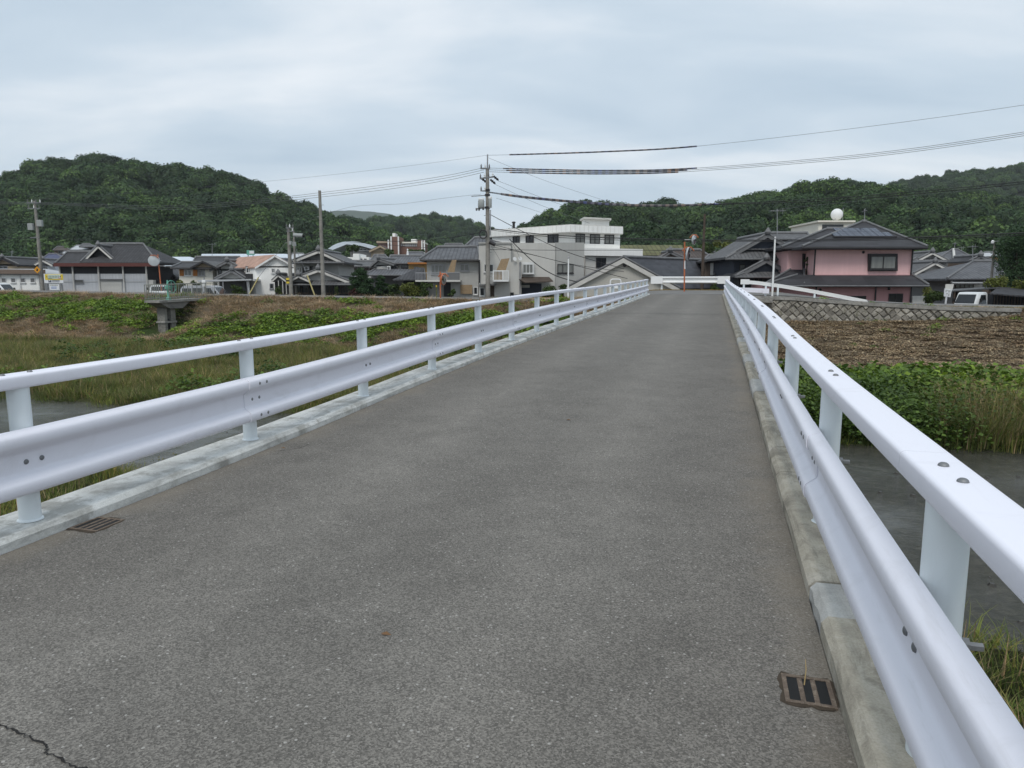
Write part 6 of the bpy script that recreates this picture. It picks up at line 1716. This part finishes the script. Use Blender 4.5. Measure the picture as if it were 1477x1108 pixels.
# ------------------------------------------------------------------ utility poles
def pole(label, x, y0, D, r0, r1, zb=None, name='utility_pole', mat='pole', steps=True):
    a = W(x, y0, D); u, v = to_uv(a.x, D); zb = float(ground(u, v)) - .2 if zb is None else zb
    r = root(name, label, 'utility pole', (a.x, D, zb), 'utility poles')
    part('pole', MB().lathe([(r1, 0), (r0, a.z - zb)], 14, (a.x, D, zb)), MAT[mat], r, True)
    if steps:
        for q in range(7):
            z = zb + 2.5 + q * .9
            if z < a.z - 1: part('step_bolt', MB().tube([(a.x - .28 if q % 2 else a.x, D, z), (a.x if q % 2 else a.x + .28, D, z)], .018, 5), MAT['zinc'], r)
    return r
def arm(r, x0, x1, y, D, t=.09, n_ins=3, dy=0.0):
    a, c = W(x0, y, D), W(x1, y + dy, D)
    o = part('crossarm', MB().prism([a + Vector((0, -.14, -t / 2)), c + Vector((0, -.14, -t / 2)), c + Vector((0, -.14, t / 2)), a + Vector((0, -.14, t / 2))], (0, .09, 0)), MAT['zinc'], r)
    for q in range(n_ins):
        p = a.lerp(c, (q + .2) / max(1, n_ins - .6))
        part('insulator', MB().lathe([(.03, 0), (.07, .05), (.03, .1), (.075, .16), (.03, .2), (.02, .3)], 8, p + Vector((0, -.1, .03))), MAT['white'] if q % 2 else MAT['w_dgrey'], o)
MAT['trans'] = M('transformer_grey', (.30, .315, .31), .5, .1, 2)
P4 = pole('main utility pole with transformer and many cables beside the stucco building', 703, 243, 54, .13, .19)
part('mast', MB().tube([W(703, 244, 54), W(703.3, 223, 54)], .05, 8), MAT['frame_a'], P4)
arm(P4, 693, 707, 243.5, 54, .1, 3); arm(P4, 692, 712, 258, 54, .1, 4, -2.5); arm(P4, 693, 706, 275.5, 54, .08, 3, 1); arm(P4, 680, 702, 283.5, 54, .05, 0, -1.5)
for x, y, sgn in ((698, 261, 1), (711, 263, 1), (715.5, 258, 1)):
    a = W(x, y, 54); part('strain_insulator', MB().lathe([(.03, 0), (.1, .06), (.05, .12), (.11, .2), (.05, .28), (.1, .36), (.03, .5)], 8, a + Vector((-.2, 0, .2)), axis=(1, 0, -.8)), MAT['frame_d'], P4)
for x0, x1, y0, y1 in ((689.5, 699, 289, 300.5), (704.5, 709.5, 287, 300)):
    a, c = W(x0, y0, 54), W(x1, y1, 54); rr_ = (c.x - a.x) / 2
    tn = part('transformer', MB().lathe([(rr_ * .9, 0), (rr_, .04), (rr_, a.z - c.z - .06), (rr_ * .8, a.z - c.z)], 14, ((a.x + c.x) / 2, 53.85, c.z)), MAT['trans'], P4, True)
    for q in range(3): part('bushing', MB().lathe([(.05, 0), (.07, .08), (.03, .16)], 8, (a.x + rr_ * (.4 + q * .6), 53.85, a.z)), MAT['white'], tn)
for y in (276, 283, 301): p = W(703, y, 54); part('band', MB().lathe([(.2, 0), (.2, .14)], 12, p), MAT['frame_d'], P4)
for x, y in ((687.5, 304), (691, 304), (697, 303)): p = W(x, y, 53.9); part('fuse', MB().lathe([(.06, 0), (.08, .14), (.03, .2)], 8, p), MAT['w_dgrey'], P4)
part('bracket', MB().tube([W(686, 301, 53.95), W(703, 300, 53.95)], .04, 6), MAT['zinc'], P4)
part('conduit', MB().tube([W(707.3, 303, 53.8), W(707.3, 340, 53.8)], .045, 6), MAT['frame_a'], P4)
lp = [W(697 + 5.2 * math.cos(a), 338 + 6.2 * math.sin(a), 53.7) for a in np.linspace(0, 6.28, 22)]
part('cable_coil', MB().tube(lp, .05, 6), MAT['frame_d'], P4)
part('splice_box', MB().tube([W(706, 349, 53.6), W(714.5, 353.5, 53.6)], .14, 8), MAT['frame_d'], P4)
P1 = pole('concrete utility pole with two crossarms at the far left beside the yellow sign', 50, 290, 69, .12, .19)
for y, x0, x1, n_ in ((293, 40, 60, 4), (301, 41, 59, 3), (343, 45, 56, 0)): arm(P1, x0, x1, y, 69, .09, n_)
for x, y in ((44, 327), (57, 322)): p = W(x, y, 68.8); part('junction_box', MB().bbox(p.x - .25, p.x + .25, 68.7, 69, p.z - .3, p.z + .3, .03), MAT['trans'], P1)
P2 = pole('grey utility pole with horizontal lamp and yellow-black band left of the traditional house', 416, 330, 58.5, .12, .18)
arm(P2, 413, 424, 329, 58.5, .08, 3); arm(P2, 414, 424, 334, 58.5, .08, 2)
part('lamp_head', MB().lathe([(.14, 0), (.17, .1), (.17, .75), (.1, .8)], 10, W(423, 339.3, 58.3), axis=(1, 0, -.06)), MAT['trans'], P2, True); part('lamp_end', MB().lathe([(.15, 0), (.08, .15)], 10, W(436.7, 340.3, 58.3), axis=(1, 0, -.06)), MAT['black'], P2)
for x0, x1, y0, y1 in ((417, 421, 348, 353), (422, 427, 349, 355)): a, c = W(x0, y0, 58.2), W(x1, y1, 58.2); part('junction_box', MB().bbox(a.x, c.x, 58.1, 58.3, c.z, a.z, .02), MAT['trans'], P2)
a, c = W(416, 401, 58.5), W(416, 409, 58.5); part('warning_band', MB().lathe([(.185, 0), (.185, a.z - c.z)], 14, (a.x, 58.5, c.z)), MAT['yellow'], P2)
part('black_stripe', MB().lathe([(.188, 0), (.188, .12)], 14, (a.x, 58.5, c.z + .16)), MAT['black'], P2)
pole('second thin pole close behind the lamp pole', 423.5, 333, 60, .07, .11, steps=False)
pole('tall bare concrete pole in front of the traditional house', 461, 275, 57.5, .11, .18)
P5 = pole('brownish pole behind the mirrors at the end of the bridge', 1016.5, 309, 53, .075, .15, steps=False, mat='wood')
P6 = pole('short pole with streetlight in front of the conifer', 1435, 349, 51, .07, .1, steps=False)
part('lamp_arm', MB().tube([W(1431, 349, 50.9), W(1442, 348, 50.9)], .03, 6), MAT['frame_a'], P6); part('lamp_head', MB().lathe([(.05, 0), (.1, .06), (.1, .2), (.03, .26)], 8, W(1431.5, 352, 50.9)), MAT['white'], P6)
for x, y0, D, lb in ((820, 373, 48.3, 'thin white post with cap standing behind the left railing'), (1118, 345, 41.6, 'thin white post standing at the corner beside the stone wall')):
    a = W(x, y0, D); u, v = to_uv(a.x, D); zb = float(ground(u, v)) - .1
    r = root('white_post', lb, 'post', (a.x, D, zb), 'thin white posts')
    part('shaft', MB().lathe([(.06, 0), (.045, a.z - zb)], 10, (a.x, D, zb)), MAT['white'], r, True); part('cap', MB().lathe([(.06, 0), (.07, .05), (.03, .14)], 10, (a.x, D, a.z)), MAT['frame_a'], r)
# guy stays with yellow sleeves
for (x0, y0, x1, y1, xt, yt, D, lb) in ((358, 424.5, 373, 400, 412, 350, 59, 'yellow sleeved guy stay leaning beside the white gable house'), (455, 426, 443, 397, 421, 345, 58, 'yellow sleeved guy stay between the lamp pole and the bare pole')):
    b0 = W(x0, y0, D); u, v = to_uv(b0.x, D)
    r = root('guy_stay', lb, 'guy wire', (b0.x, D, b0.z), 'guy stays'); part('sleeve', MB().tube([W(x0, y0 + 3, D), W(x1, y1, D)], .055, 8), M('stay_sleeve', (.50, .43, .20), .6, .15, 3), r); part('wire', MB().tube([W(x1, y1, D), W(xt, yt, D)], .015, 5), MAT['zinc'], r)

# ------------------------------------------------------------------ traffic mirrors
def mirror(label, x, y0, D, heads, tilt=0.0, zb=None, bands=()):
    a = W(x + tilt, y0, D); u, v = to_uv(a.x, D); zb = (float(zroad(u, v)) if 43 < v < 51 else float(ground(u, v))) - .1
    b0 = W(x, 408, D)
    r = root('traffic_mirror', label, 'traffic mirror', (b0.x, D, zb), 'orange traffic mirrors')
    part('post', MB().tube([(b0.x, D, zb), a], .048, 10), MAT['orange'], r, True)
    for y1, y2 in bands:
        p, q = W(x, y1, D), W(x, y2, D); part('white_band', MB().tube([(p.x, D, p.z), (q.x, D, q.z)], .052, 10), MAT['white'], r)
    for hx, hy, rad, ax, front in heads:
        p = W(hx, hy, D - .25); R_ = rad / FPX * D
        o = part('mirror_head', MB().lathe([(R_ * .3, -.12), (R_, -.05), (R_ * 1.04, 0), (R_ * 1.04, .05), (R_ * .95, .055)], 24, p, axis=ax), MAT['orange'] if front else MAT['mirror_back'], r, True)
        part('mirror_glass', MB().lathe([(R_ * .94, .056), (R_ * .7, .085), (R_ * .35, .105), (.01, .112)], 24, p, axis=ax), MAT['mirror'], o, True)
        part('hood', MB().tube([p + Vector((-R_ * .9, -.0, R_ * .45)), p + Vector((-R_ * .4, -.06, R_ * .98)), p + Vector((R_ * .4, -.06, R_ * .98)), p + Vector((R_ * .9, 0, R_ * .45))], .04, 6), MAT['orange'], o)
        q = W(x, hy, D); part('bracket', MB().tube([(q.x, D, q.z), p], .03, 6), MAT['frame_a'], r)
mirror('tall orange traffic mirror post with two round mirrors at the end of the bridge', 987.5, 349, 46.5, [(1001, 346, 6.5, (.75, -.5, -.05), False), (992.5, 366, 9, (.9, -.45, -.1), False)], 0, bands=((376, 388),))
mirror('leaning orange traffic mirror seen from behind near the warehouse', 232.5, 367, 62, [(222, 376, 7.5, (-.3, 1, -.1), False)], -5)
mirror('orange traffic mirror by the long balcony of the blue-grey house', 635, 392, 50, [(639.5, 403, 8, (.95, -.35, -.1), True)], 0)
p = W(629.5, 412, 50); r = root('marker_post', 'thin yellow-green marker post left of the orange mirror', 'post', (p.x, 50, p.z - 1)); part('stick', MB().tube([(p.x, 50, p.z - 1.1), p], .03, 6), MAT['shrub_y'], r); part('reflector', MB().lathe([(.05, 0), (.05, .12)], 8, p + Vector((0, 0, -.1))), MAT['yellow'], r)

# ------------------------------------------------------------------ signs
def board(par, x0, x1, y0, y1, D, mat, name='board', t=.04):
    a, c = W(x0, y0, D), W(x1, y1, D); return part(name, MB().bbox(a.x, c.x, D, D + t, c.z, a.z, .005), MAT[mat], par)
D = 66
MAT['ink'] = M('ink_dark', (.03, .04, .07), .6, 0); MAT['ink_g'] = M('ink_grey_green', (.22, .28, .22), .6, 0); MAT['paper'] = M('sign_white', (.68, .69, .70), .5, .04); MAT['ink_p'] = M('ink_pale', (.50, .56, .50), .6, 0); MAT['ink_pink'] = M('ink_pink', (.55, .33, .36), .6, 0); MAT['ink_blue'] = M('ink_blue', (.26, .32, .50), .6, 0)
p = W(77, 422, D); r = root('shop_sign', 'white and yellow roadside sign board left of the warehouse', 'sign', (p.x, D, p.z))
bd = board(r, 62.8, 91.4, 395, 408.4, D, 'paper'); yb = board(r, 64.4, 91.2, 395.6, 403.8, D - .012, 'yellow', 'yellow_field', .02)
board(r, 68.5, 87.5, 396.3, 402.2, D - .03, 'ink_p', 'pale_glow', .02)
for q in range(7): board(r, 70 + q * 2.2, 71.4 + q * 2.2, 397.4 + .4 * (q % 2), 400.6, D - .045, 'ink_g', 'glyph', .02)
board(r, 69, 75, 401.1, 402, D - .045, 'ink_g', 'glyph', .02); board(r, 84, 88.3, 400.6, 402, D - .045, 'ink_pink', 'glyph', .02); board(r, 86, 87.4, 398.4, 399.8, D - .045, 'wood', 'glyph', .02); board(r, 66.8, 68, 398.6, 400, D - .045, 'wood', 'glyph', .02)
board(r, 69.8, 74, 404.3, 407.2, D - .02, 'ink', 'icon', .02); board(r, 71, 72.3, 404.2, 405.9, D - .035, 'paper', 'icon_mark', .02)
for y in (404, 406):
    for q in range(8): board(r, 75.2 + q * 1.35, 76.2 + q * 1.35, y, y + 1, D - .02, 'ink', 'glyph', .02)
board(r, 70.8, 86, 409.8, 418.5, D + .05, 'paper', 'lower_board')
for q in range(5): board(r, 72.6 + q * 2.2, 74.2 + q * 2.2, 410.8, 411.8, D + .035, 'shrub_y', 'glyph', .02)
for y in (413.5, 415.3): board(r, 73.6, 81.5, y, y + 1, D + .035, 'ink_blue', 'glyph', .02)
for x in (67.8, 87.5): a, c = W(x, 408, D + .06), W(x, 424, D + .06); part('leg', MB().tube([a, c], .05, 8), MAT['frame_a'], r)
p = W(53.5, 389.3, 68.5); r = root('warning_sign', 'yellow diamond warning sign on the left utility pole', 'sign', (p.x, 68.5, p.z)); s_ = 4.9 / FPX * 68.5
part('plate', MB().prism([p + Vector((-s_, 0, 0)), p + Vector((0, 0, -s_)), p + Vector((s_, 0, 0)), p + Vector((0, 0, s_))], (0, .03, 0)), M('sign_orange', (.62, .27, .02), .5, .1), r)
s2 = s_ * .28; part('symbol', MB().prism([p + Vector((-s2, -.015, -s_ * .1)), p + Vector((-s2 * .6, -.015, -s_ * .38)), p + Vector((s2, -.015, -s_ * .3)), p + Vector((s2 * .8, -.015, s_ * .25)), p + Vector((0, -.015, s_ * .48)), p + Vector((-s2 * .3, -.015, s_ * .1))], (0, .012, 0)), MAT['black'], r)
D = 46.2; p = W(1366, 437, D); r = root('leaning_sign', 'white signboard leaning on a stake near the truck', 'sign', (p.x, D, p.z))
part('board', MB().prism([W(1362.5, 416, D), W(1361.5, 427.5, D), W(1371, 429, D), W(1373, 417.5, D)], (0, .04, 0)), MAT['paper'], r)
part('upper_board', MB().prism([W(1364, 410, D + .1), W(1363.5, 417, D + .1), W(1374, 418, D + .1), W(1376, 410, D + .1)], (0, .04, 0)), MAT['w_lgrey'], r)
for q, (x0, y0, x1, y1) in enumerate(((1364.3, 418, 1365.2, 421), (1366, 418.2, 1367.6, 419.2), (1368.5, 418.4, 1369.4, 421.6), (1370.3, 419, 1371.2, 421), (1365, 423, 1367.5, 424), (1368.3, 423.5, 1369.2, 427))): board(r, x0, x1, y0, y1, D - .02, 'w_grey', 'glyph', .015)
part('stake', MB().tube([W(1365, 428, D + .06), W(1363.5, 440, D + .06)], .06, 6), MAT['paper'], r)
D = 138; p = W(361, 372, D); r = root('green_sign', 'green and white rooftop sign in front of the left hill', 'sign', (p.x, D, p.z))
board(r, 355.8, 367.2, 361.2, 367.8, D, 'winch', 'board', .2) if 'winch' in MAT else part('board', MB().prism([W(355.8, 361, D), W(355.8, 367.8, D), W(367, 367.8, D), W(366, 361.5, D)], (0, .2, 0)), teal, r)
board(r, 359.5, 366.4, 361.8, 366, D - .05, 'paper', 'white_field', .03); part('leg', MB().tube([W(358, 368, D), W(358, 373, D)], .08, 6), MAT['zinc'], r); part('leg', MB().tube([W(365, 368, D), W(365, 373, D)], .08, 6), MAT['zinc'], r)

# ------------------------------------------------------------------ vehicles
def car(name, label, x, D, heading, prof, length, width, paint, cat, zb, wheel=.3, glass=None, group='parked vehicles'):
    """prof: side outline (s along the length from the front, height); heading turns the front (-Y faces the camera at 0)"""
    p = W(x, 408, D)
    r = root(name, label, cat, (p.x, D, zb), group)
    ca, sa = math.cos(heading), math.sin(heading)
    def T(a, b_, z): return Vector((p.x + a * ca - b_ * sa, D + a * sa + b_ * ca, zb + z))   # a across, b back from the front
    n_ = len(prof); mb = MB(); w = width / 2
    ring = lambda a, k: [T(a * (k if z > .9 else 1), s, z) for s, z in prof]
    rows = [(-w, .86), (-w * 1.0, .88), (-w * .9, .9), (w * .9, .9), (w, .88), (w, .86)]
    vs = []
    for a, k in ((-w, .86), (-w * .93, .93), (w * .93, .93), (w, .86)):
        sh = 0.0 if abs(a) < w else .04
        for s, z in prof:
            cs, cz = length / 2, .7
            vs.append(T(a * (.88 if z > 1.0 else 1), s + (cs - s) * sh, z + (cz - z) * sh))
    fs = []
    for i in range(3):
        for j in range(n_): fs.append((i * n_ + j, i * n_ + (j + 1) % n_, (i + 1) * n_ + (j + 1) % n_, (i + 1) * n_ + j))
    fs.append(tuple(range(n_))[::-1]); fs.append(tuple(range(3 * n_, 4 * n_)))
    mb.add(vs, fs); part('body', mb, paint, r, True)
    (ws0, wz0), (ws1, wz1) = glass['front']
    q = .8 * w
    d_ = Vector((0, 0, 0)); nf = T(0, -.03, 0) - T(0, 0, 0); nu_ = Vector((0, 0, .012))
    part('windscreen', MB().prism([T(-q, ws0, wz0) + nf + nu_, T(q, ws0, wz0) + nf + nu_, T(q * .9, ws1, wz1) + nf + nu_, T(-q * .9, ws1, wz1) + nf + nu_], -nf * .6), MAT['glass'], r)
    for sg in (-1, 1):
        for (s0, s1, zl, zh, sl) in glass['side']:
            o0 = T(sg * w * .945, 0, 0) - T(0, 0, 0); o1 = T(sg * w * .89, 0, 0) - T(0, 0, 0)
            part('side_window', MB().prism([T(0, s0, zl) + o0, T(0, s1, zl) + o0, T(0, s1 - sl * .4, zh) + o1, T(0, s0 + sl, zh) + o1], (T(sg * .03, 0, 0) - T(0, 0, 0))), MAT['glass'], r)
        for ws in glass['wheels']:
            c0 = T(sg * (w - .02), ws, wheel); axd = T(sg, 0, 0) - T(0, 0, 0)
            o = part('wheel', MB().lathe([(wheel * .6, -.17), (wheel, -.15), (wheel, -.01), (wheel * .8, .02), (wheel * .62, .02)], 16, c0, axis=axd), MAT['black'], r, True)
            part('hub', MB().lathe([(wheel * .6, .0), (wheel * .55, .03), (wheel * .1, .035)], 12, c0, axis=axd), MAT['frame_a'], o)
        hl = T(sg * w * .72, glass['lamp'][0], glass['lamp'][1])
        part('headlight', MB().lathe([(.13, 0), (.12, .05), (.05, .07)], 10, hl, axis=nf), MAT['frame_w'], r, True)
        part('mirror', MB().bbox(*(lambda c_: (c_.x - .07, c_.x + .07, c_.y - .05, c_.y + .05, c_.z - .12, c_.z + .1))(T(sg * (w + .1), ws0 + .25, wz0 + .2)), .02), MAT['black'], r)
    part('bumper', MB().prism([T(-w * .96, -.05, .25), T(w * .96, -.05, .25), T(w * .96, -.05, .5), T(-w * .96, -.05, .5)], -nf * 3), MAT['w_grey'] if cat != 'truck' else MAT['white'], r)
    part('grille', MB().prism([T(-w * .5, -.02, .58), T(w * .5, -.02, .58), T(w * .5, -.02, .7), T(-w * .5, -.02, .7)], nf), MAT['black'], r)
    return r, T
carw = M('car_white', (.66, .67, .67), .25, .02, spec=.6); carg = M('car_silver', (.34, .35, .37), .3, .02, spec=.6)
kei = [(0, .3), (0, .95), (.1, 1.05), (.42, 1.68), (.55, 1.76), (1.25, 1.78), (1.36, 1.7), (1.4, .35)]
u, v = to_uv(W(1399, 408, 46).x, 46)
r, T = car('kei_truck', 'small white pickup truck parked under the dark carport', 1392, 44.6, -1.08, kei, 3.3, 1.46, carw, 'truck', -.86, .27,
           dict(front=((.12, 1.08), (.40, 1.62)), side=[(.45, 1.22, 1.05, 1.6, .22)], wheels=(.55, 2.75), lamp=(-.01, .78)))
for s0, s1, z0, z1, nm in ((1.45, 3.3, .55, .62, 'bed_floor'),):
    part(nm, MB().hexa([T(-.7, s0, z0), T(.7, s0, z0), T(.7, s1, z0), T(-.7, s1, z0), T(-.7, s0, z1), T(.7, s0, z1), T(.7, s1, z1), T(-.7, s1, z1)]), carw, r)
for sg in (-1, 1): part('bed_side', MB().hexa([T(sg * .7, 1.45, .62), T(sg * .73, 1.45, .62), T(sg * .73, 3.3, .62), T(sg * .7, 3.3, .62), T(sg * .7, 1.45, .95), T(sg * .73, 1.45, .95), T(sg * .73, 3.3, .95), T(sg * .7, 3.3, .95)]), carw, r)
part('tailgate', MB().hexa([T(-.7, 3.27, .62), T(.7, 3.27, .62), T(.7, 3.3, .62), T(-.7, 3.3, .62), T(-.7, 3.27, .95), T(.7, 3.27, .95), T(.7, 3.3, .95), T(-.7, 3.3, .95)]), carw, r)
part('number_plate', MB().hexa([T(-.16, -.1, .3), T(.16, -.1, .3), T(.16, -.07, .3), T(-.16, -.07, .3), T(-.16, -.1, .46), T(.16, -.1, .46), T(.16, -.07, .46), T(-.16, -.07, .46)]), MAT['yellow'], r)
van = [(0, .3), (0, .8), (.15, .95), (.75, 1.08), (1.25, 1.72), (1.6, 1.83), (3.7, 1.82), (3.95, 1.65), (4.1, 1.0), (4.1, .3)]
gv_ = dict(front=((.80, 1.1), (1.24, 1.68)), side=[(1.2, 2.1, 1.1, 1.62, .3), (2.2, 3.0, 1.1, 1.62, 0), (3.1, 3.85, 1.1, 1.6, 0)], wheels=(.8, 3.3), lamp=(.02, .82))
car('parked_van', 'white boxy van at the left edge in front of the garages', 4, 66, 1.45, van, 4.1, 1.7, carw, 'van', -.35, .31, gv_)
car('parked_van', 'white van with dark windows in front of the garage shutters', 26, 66, 1.57, van, 4.1, 1.7, carw, 'van', -.35, .31, gv_)
car('parked_van', 'silver grey van under the carport near the low gable house', 336, 57.5, 1.5, van, 4.1, 1.7, carg, 'van', -.55, .31, gv_)
hat = [(0, .3), (0, .7), (.15, .82), (.95, .98), (1.6, 1.45), (2.9, 1.48), (3.4, 1.3), (3.6, .9), (3.65, .3)]
car('parked_car', 'white hatchback half hidden behind the sluice railing', 228, 61, .4, hat, 3.65, 1.6, carw, 'car', -.2, .3, dict(front=((1.0, 1.0), (1.58, 1.4)), side=[(1.5, 2.3, 1.0, 1.38, .3), (2.38, 3.2, 1.0, 1.36, 0)], wheels=(.7, 2.95), lamp=(.02, .72)))
# low white garden wall by the sluice
p = W(282, 425, 57.5); a, c = W(264, 418.5, 57.5), W(301, 420, 57.5)
single('garden_wall', 'low white block wall behind the sluice platform railing', 'wall', MB().bbox(a.x, c.x, 57.5, 57.8, -.5, a.z, .03), MAT['w_white'], (p.x, 57.5, -.5))
p = W(294.5, 404, 56); r = root('signal_box', 'small white meter box on a post at the right end of the sluice railing', 'box', (p.x, 56, .3)); part('post', MB().tube([(p.x, 56, .2), (p.x, 56, p.z + .2)], .05, 8), MAT['frame_a'], r); part('box', MB().bbox(p.x - .14, p.x + .14, 55.85, 55.98, p.z - .5, p.z, .02), MAT['white'], r)

# ------------------------------------------------------------------ overhead wires
MAT['wire'] = M('wire_black', (.022, .022, .024), .6, 0); MAT['wire_g'] = M('wire_grey', (.10, .105, .11), .5, 0)
m, n, l, b = newmat('cable_guard'); k = NB(n, l); x, y, z = k.sep(k.coord())
st = k.math('FRACT', k.math('MULTIPLY', x, 2.1)); hue = k.noise(k.coord(), .8, 2)
l.new(k.mix(k.math('GREATER_THAN', st, .5), k.ramp(hue, [(.3, (.05, .07, .20)), (.5, (.16, .15, .15)), (.7, (.26, .13, .06))]), (.03, .03, .04)), b.inputs['Base Color']); b.inputs['Roughness'].default_value = .5
MAT['guard'] = m
def smooth_path(pts, n=12):
    P = [W(x, y, D) for x, y, D in pts]; out = []
    for i in range(len(P) - 1):
        p0, p1, p2, p3 = P[max(i - 1, 0)], P[i], P[i + 1], P[min(i + 2, len(P) - 1)]
        for q in range(n):
            t = q / n
            out.append(.5 * ((2 * p1) + (p2 - p0) * t + (2 * p0 - 5 * p1 + 4 * p2 - p3) * t * t + (3 * p1 - p0 - 3 * p2 + p3) * t ** 3))
    return out + [P[-1]]
def wire(label, pts, r=.014, mat='wire', covers=(), group='overhead wires'):
    path = smooth_path(pts)
    w_ = root('overhead_wire', label, 'wire', path[0], group)
    part('strand', MB().tube(path, r, 5), MAT[mat], w_)
    for xa, xb, cr_ in covers:
        seg = []
        for p in path:
            px = 738.5 + p.x / p.y * FPX * .99
            if xa <= px <= xb: seg.append(p)
        if len(seg) > 1: part('guard_sleeve', MB().tube(seg, cr_, 6), MAT['guard'], w_)
wire('topmost thin wire from the main pole to the right edge with a striped sleeve', [(703, 224, 54), (735, 223.3, 53.4), (870, 219, 50), (1005, 211, 47), (1250, 183, 42), (1500, 148, 38), (1700, 112, 35)], .010, 'wire_g', ((735, 1007, .05),))
for i, (dy, lb) in enumerate(((0, 'upper'), (2.6, 'middle'), (5.4, 'lowest'))):
    wire('%s of the three parallel power lines from the main pole to the right' % lb, [(706, 242.5 + dy, 54), (760, 244 + dy, 53), (880, 246 + dy * .9, 50.3), (1005, 242.5 + dy * .8, 47.5), (1250, 222 + dy * .9, 42.5), (1477, 190.5 + dy, 38.6), (1700, 152 + dy * 1.2, 35)], .013, 'wire_g', ((724 + 4 * i, 1007 - 15 * i, .048),))
    wire('%s of the three parallel power lines from the main pole to the left' % lb, [(698, 242 + dy * 1.2, 54), (640, 254 + dy * 1.3, 55.5), (560, 266 + dy * 1.3, 57.5), (470, 277 + dy * 1.2, 60), (380, 287 + dy, 62.5), (240, 297 + dy, 65.5), (50, 292 + dy * .5, 69), (-160, 290 + dy, 75)], .014, 'wire_g')
wire('thin earth wire from the main pole top to the left', [(703, 224, 54), (600, 238, 57), (480, 252, 60), (380, 262, 62.5), (220, 276, 65.5), (50, 288, 69)], .008, 'wire_g')
for i, (dy, lb) in enumerate(((0, 'upper'), (3.2, 'lower'))):
    wire('%s thick sleeved cable bundle from the main pole to the right' % lb, [(706, 277 + dy * .3, 54), (760, 284 + dy * .5, 53), (850, 292 + dy * .5, 50.8), (940, 296 + dy * .4, 49), (1040, 294 + dy * .3, 47), (1200, 286 + dy, 44), (1477, 262 + dy, 40), (1700, 235 + dy, 37)], .022, 'wire', ((720, 1003 + 35 * (1 - i), .055),))
wire('upper thin service wire from the main pole to the left', [(694, 280, 54), (640, 286, 55.5), (580, 294, 57), (500, 300, 59), (416, 331, 58.5)], .009, 'wire_g')
wire('black telephone cable from the lamp pole to the main pole', [(424, 334, 58.5), (470, 341, 58), (560, 348, 56.5), (640, 344, 55), (703, 334, 54)], .022)
wire('heavy black telephone cable from the main pole across the white block', [(703, 329, 54), (760, 336, 53), (830, 341, 51.8), (940, 345, 50), (1060, 346.5, 48), (1240, 345, 45.3), (1477, 336, 42), (1700, 322, 39)], .035)
wire('second telephone cable just below the heavy one', [(703, 331, 54), (760, 338.5, 53), (830, 344, 51.8), (940, 347.5, 50), (1060, 348.5, 48), (1240, 347, 45.3), (1477, 339, 42), (1700, 326, 39)], .018)
wire('telephone cable from the main pole leftwards over the tiled roofs', [(703, 353, 54), (660, 357, 56), (610, 357, 60), (540, 352, 64), (430, 345, 66), (230, 350, 69), (50, 344, 69), (-150, 345, 76)], .016)
for pts, lb, rr_ in (([(706, 309, 54), (760, 337, 53.6), (822, 365, 53), (900, 388, 52)], 'slanting service cable from the main pole down across the white block', .024),
                ([(708, 352, 54), (770, 368, 53), (850, 388, 52), (905, 402, 52)], 'upper sagging cable over the stucco building bay window', .022),
                ([(708, 356, 54), (760, 366, 53.4), (830, 382, 52.6), (900, 392, 52)], 'lower sagging cable over the stucco building bay window', .018),
                ([(735, 345, 53.6), (770, 378, 53), (800, 397, 52.6), (833, 407, 52)], 'thick dark drop cable hanging in front of the stucco building', .035),
                ([(705, 360, 54), (800, 361, 53), (930, 361, 52), (1010, 362, 53)], 'nearly level cable across the top of the stucco building', .018),
                ([(705, 228, 54), (790, 262, 60), (880, 292, 66)], 'thin wire slanting down right from the main pole top', .010),
                ([(718, 261, 54), (800, 292, 58), (880, 318, 62)], 'upper thin branch wire slanting down right from the main pole', .011),
                ([(712, 265, 54), (780, 296, 58), (850, 322, 62)], 'lower thin branch wire slanting down right from the main pole', .011),
                ([(716, 286, 54), (760, 300, 57), (800, 313, 60)], 'short thin wire from the transformer slanting down right', .010),
                ([(709, 356, 54), (718, 370, 54.3), (722, 378, 54.6)], 'short drop wire to the stucco building balcony', .012),
                ([(735, 345, 54.5), (745, 362, 54.8), (750, 373, 54.6)], 'short drop wire to the satellite dishes', .012),
                ([(1477, 268, 60), (1300, 284, 66), (1120, 302, 56)], 'thin wire running in front of the right hill to the tall antenna', .010)):
    wire(lb, pts, rr_, 'wire' if rr_ > .015 else 'wire_g')

# ------------------------------------------------------------------ air
m = bpy.data.materials.new('haze_air'); m.use_nodes = True; nt = m.node_tree; nt.nodes.clear()
out = nt.nodes.new('ShaderNodeOutputMaterial'); pv = nt.nodes.new('ShaderNodeVolumePrincipled')
pv.inputs['Color'].default_value = (.93, .96, 1, 1); pv.inputs['Density'].default_value = 0.00017; pv.inputs['Anisotropy'].default_value = .2
nt.links.new(pv.outputs[0], out.inputs['Volume'])
mb = MB(); mb.box(-2400, 2400, -1200, 2700, -6.0, 250.0)
hz = bpy.data.objects.new('haze', mb.mesh('haze', m)); COL.objects.link(hz); tag(hz, 'pale summer haze filling the valley', 'haze', kind='stuff')
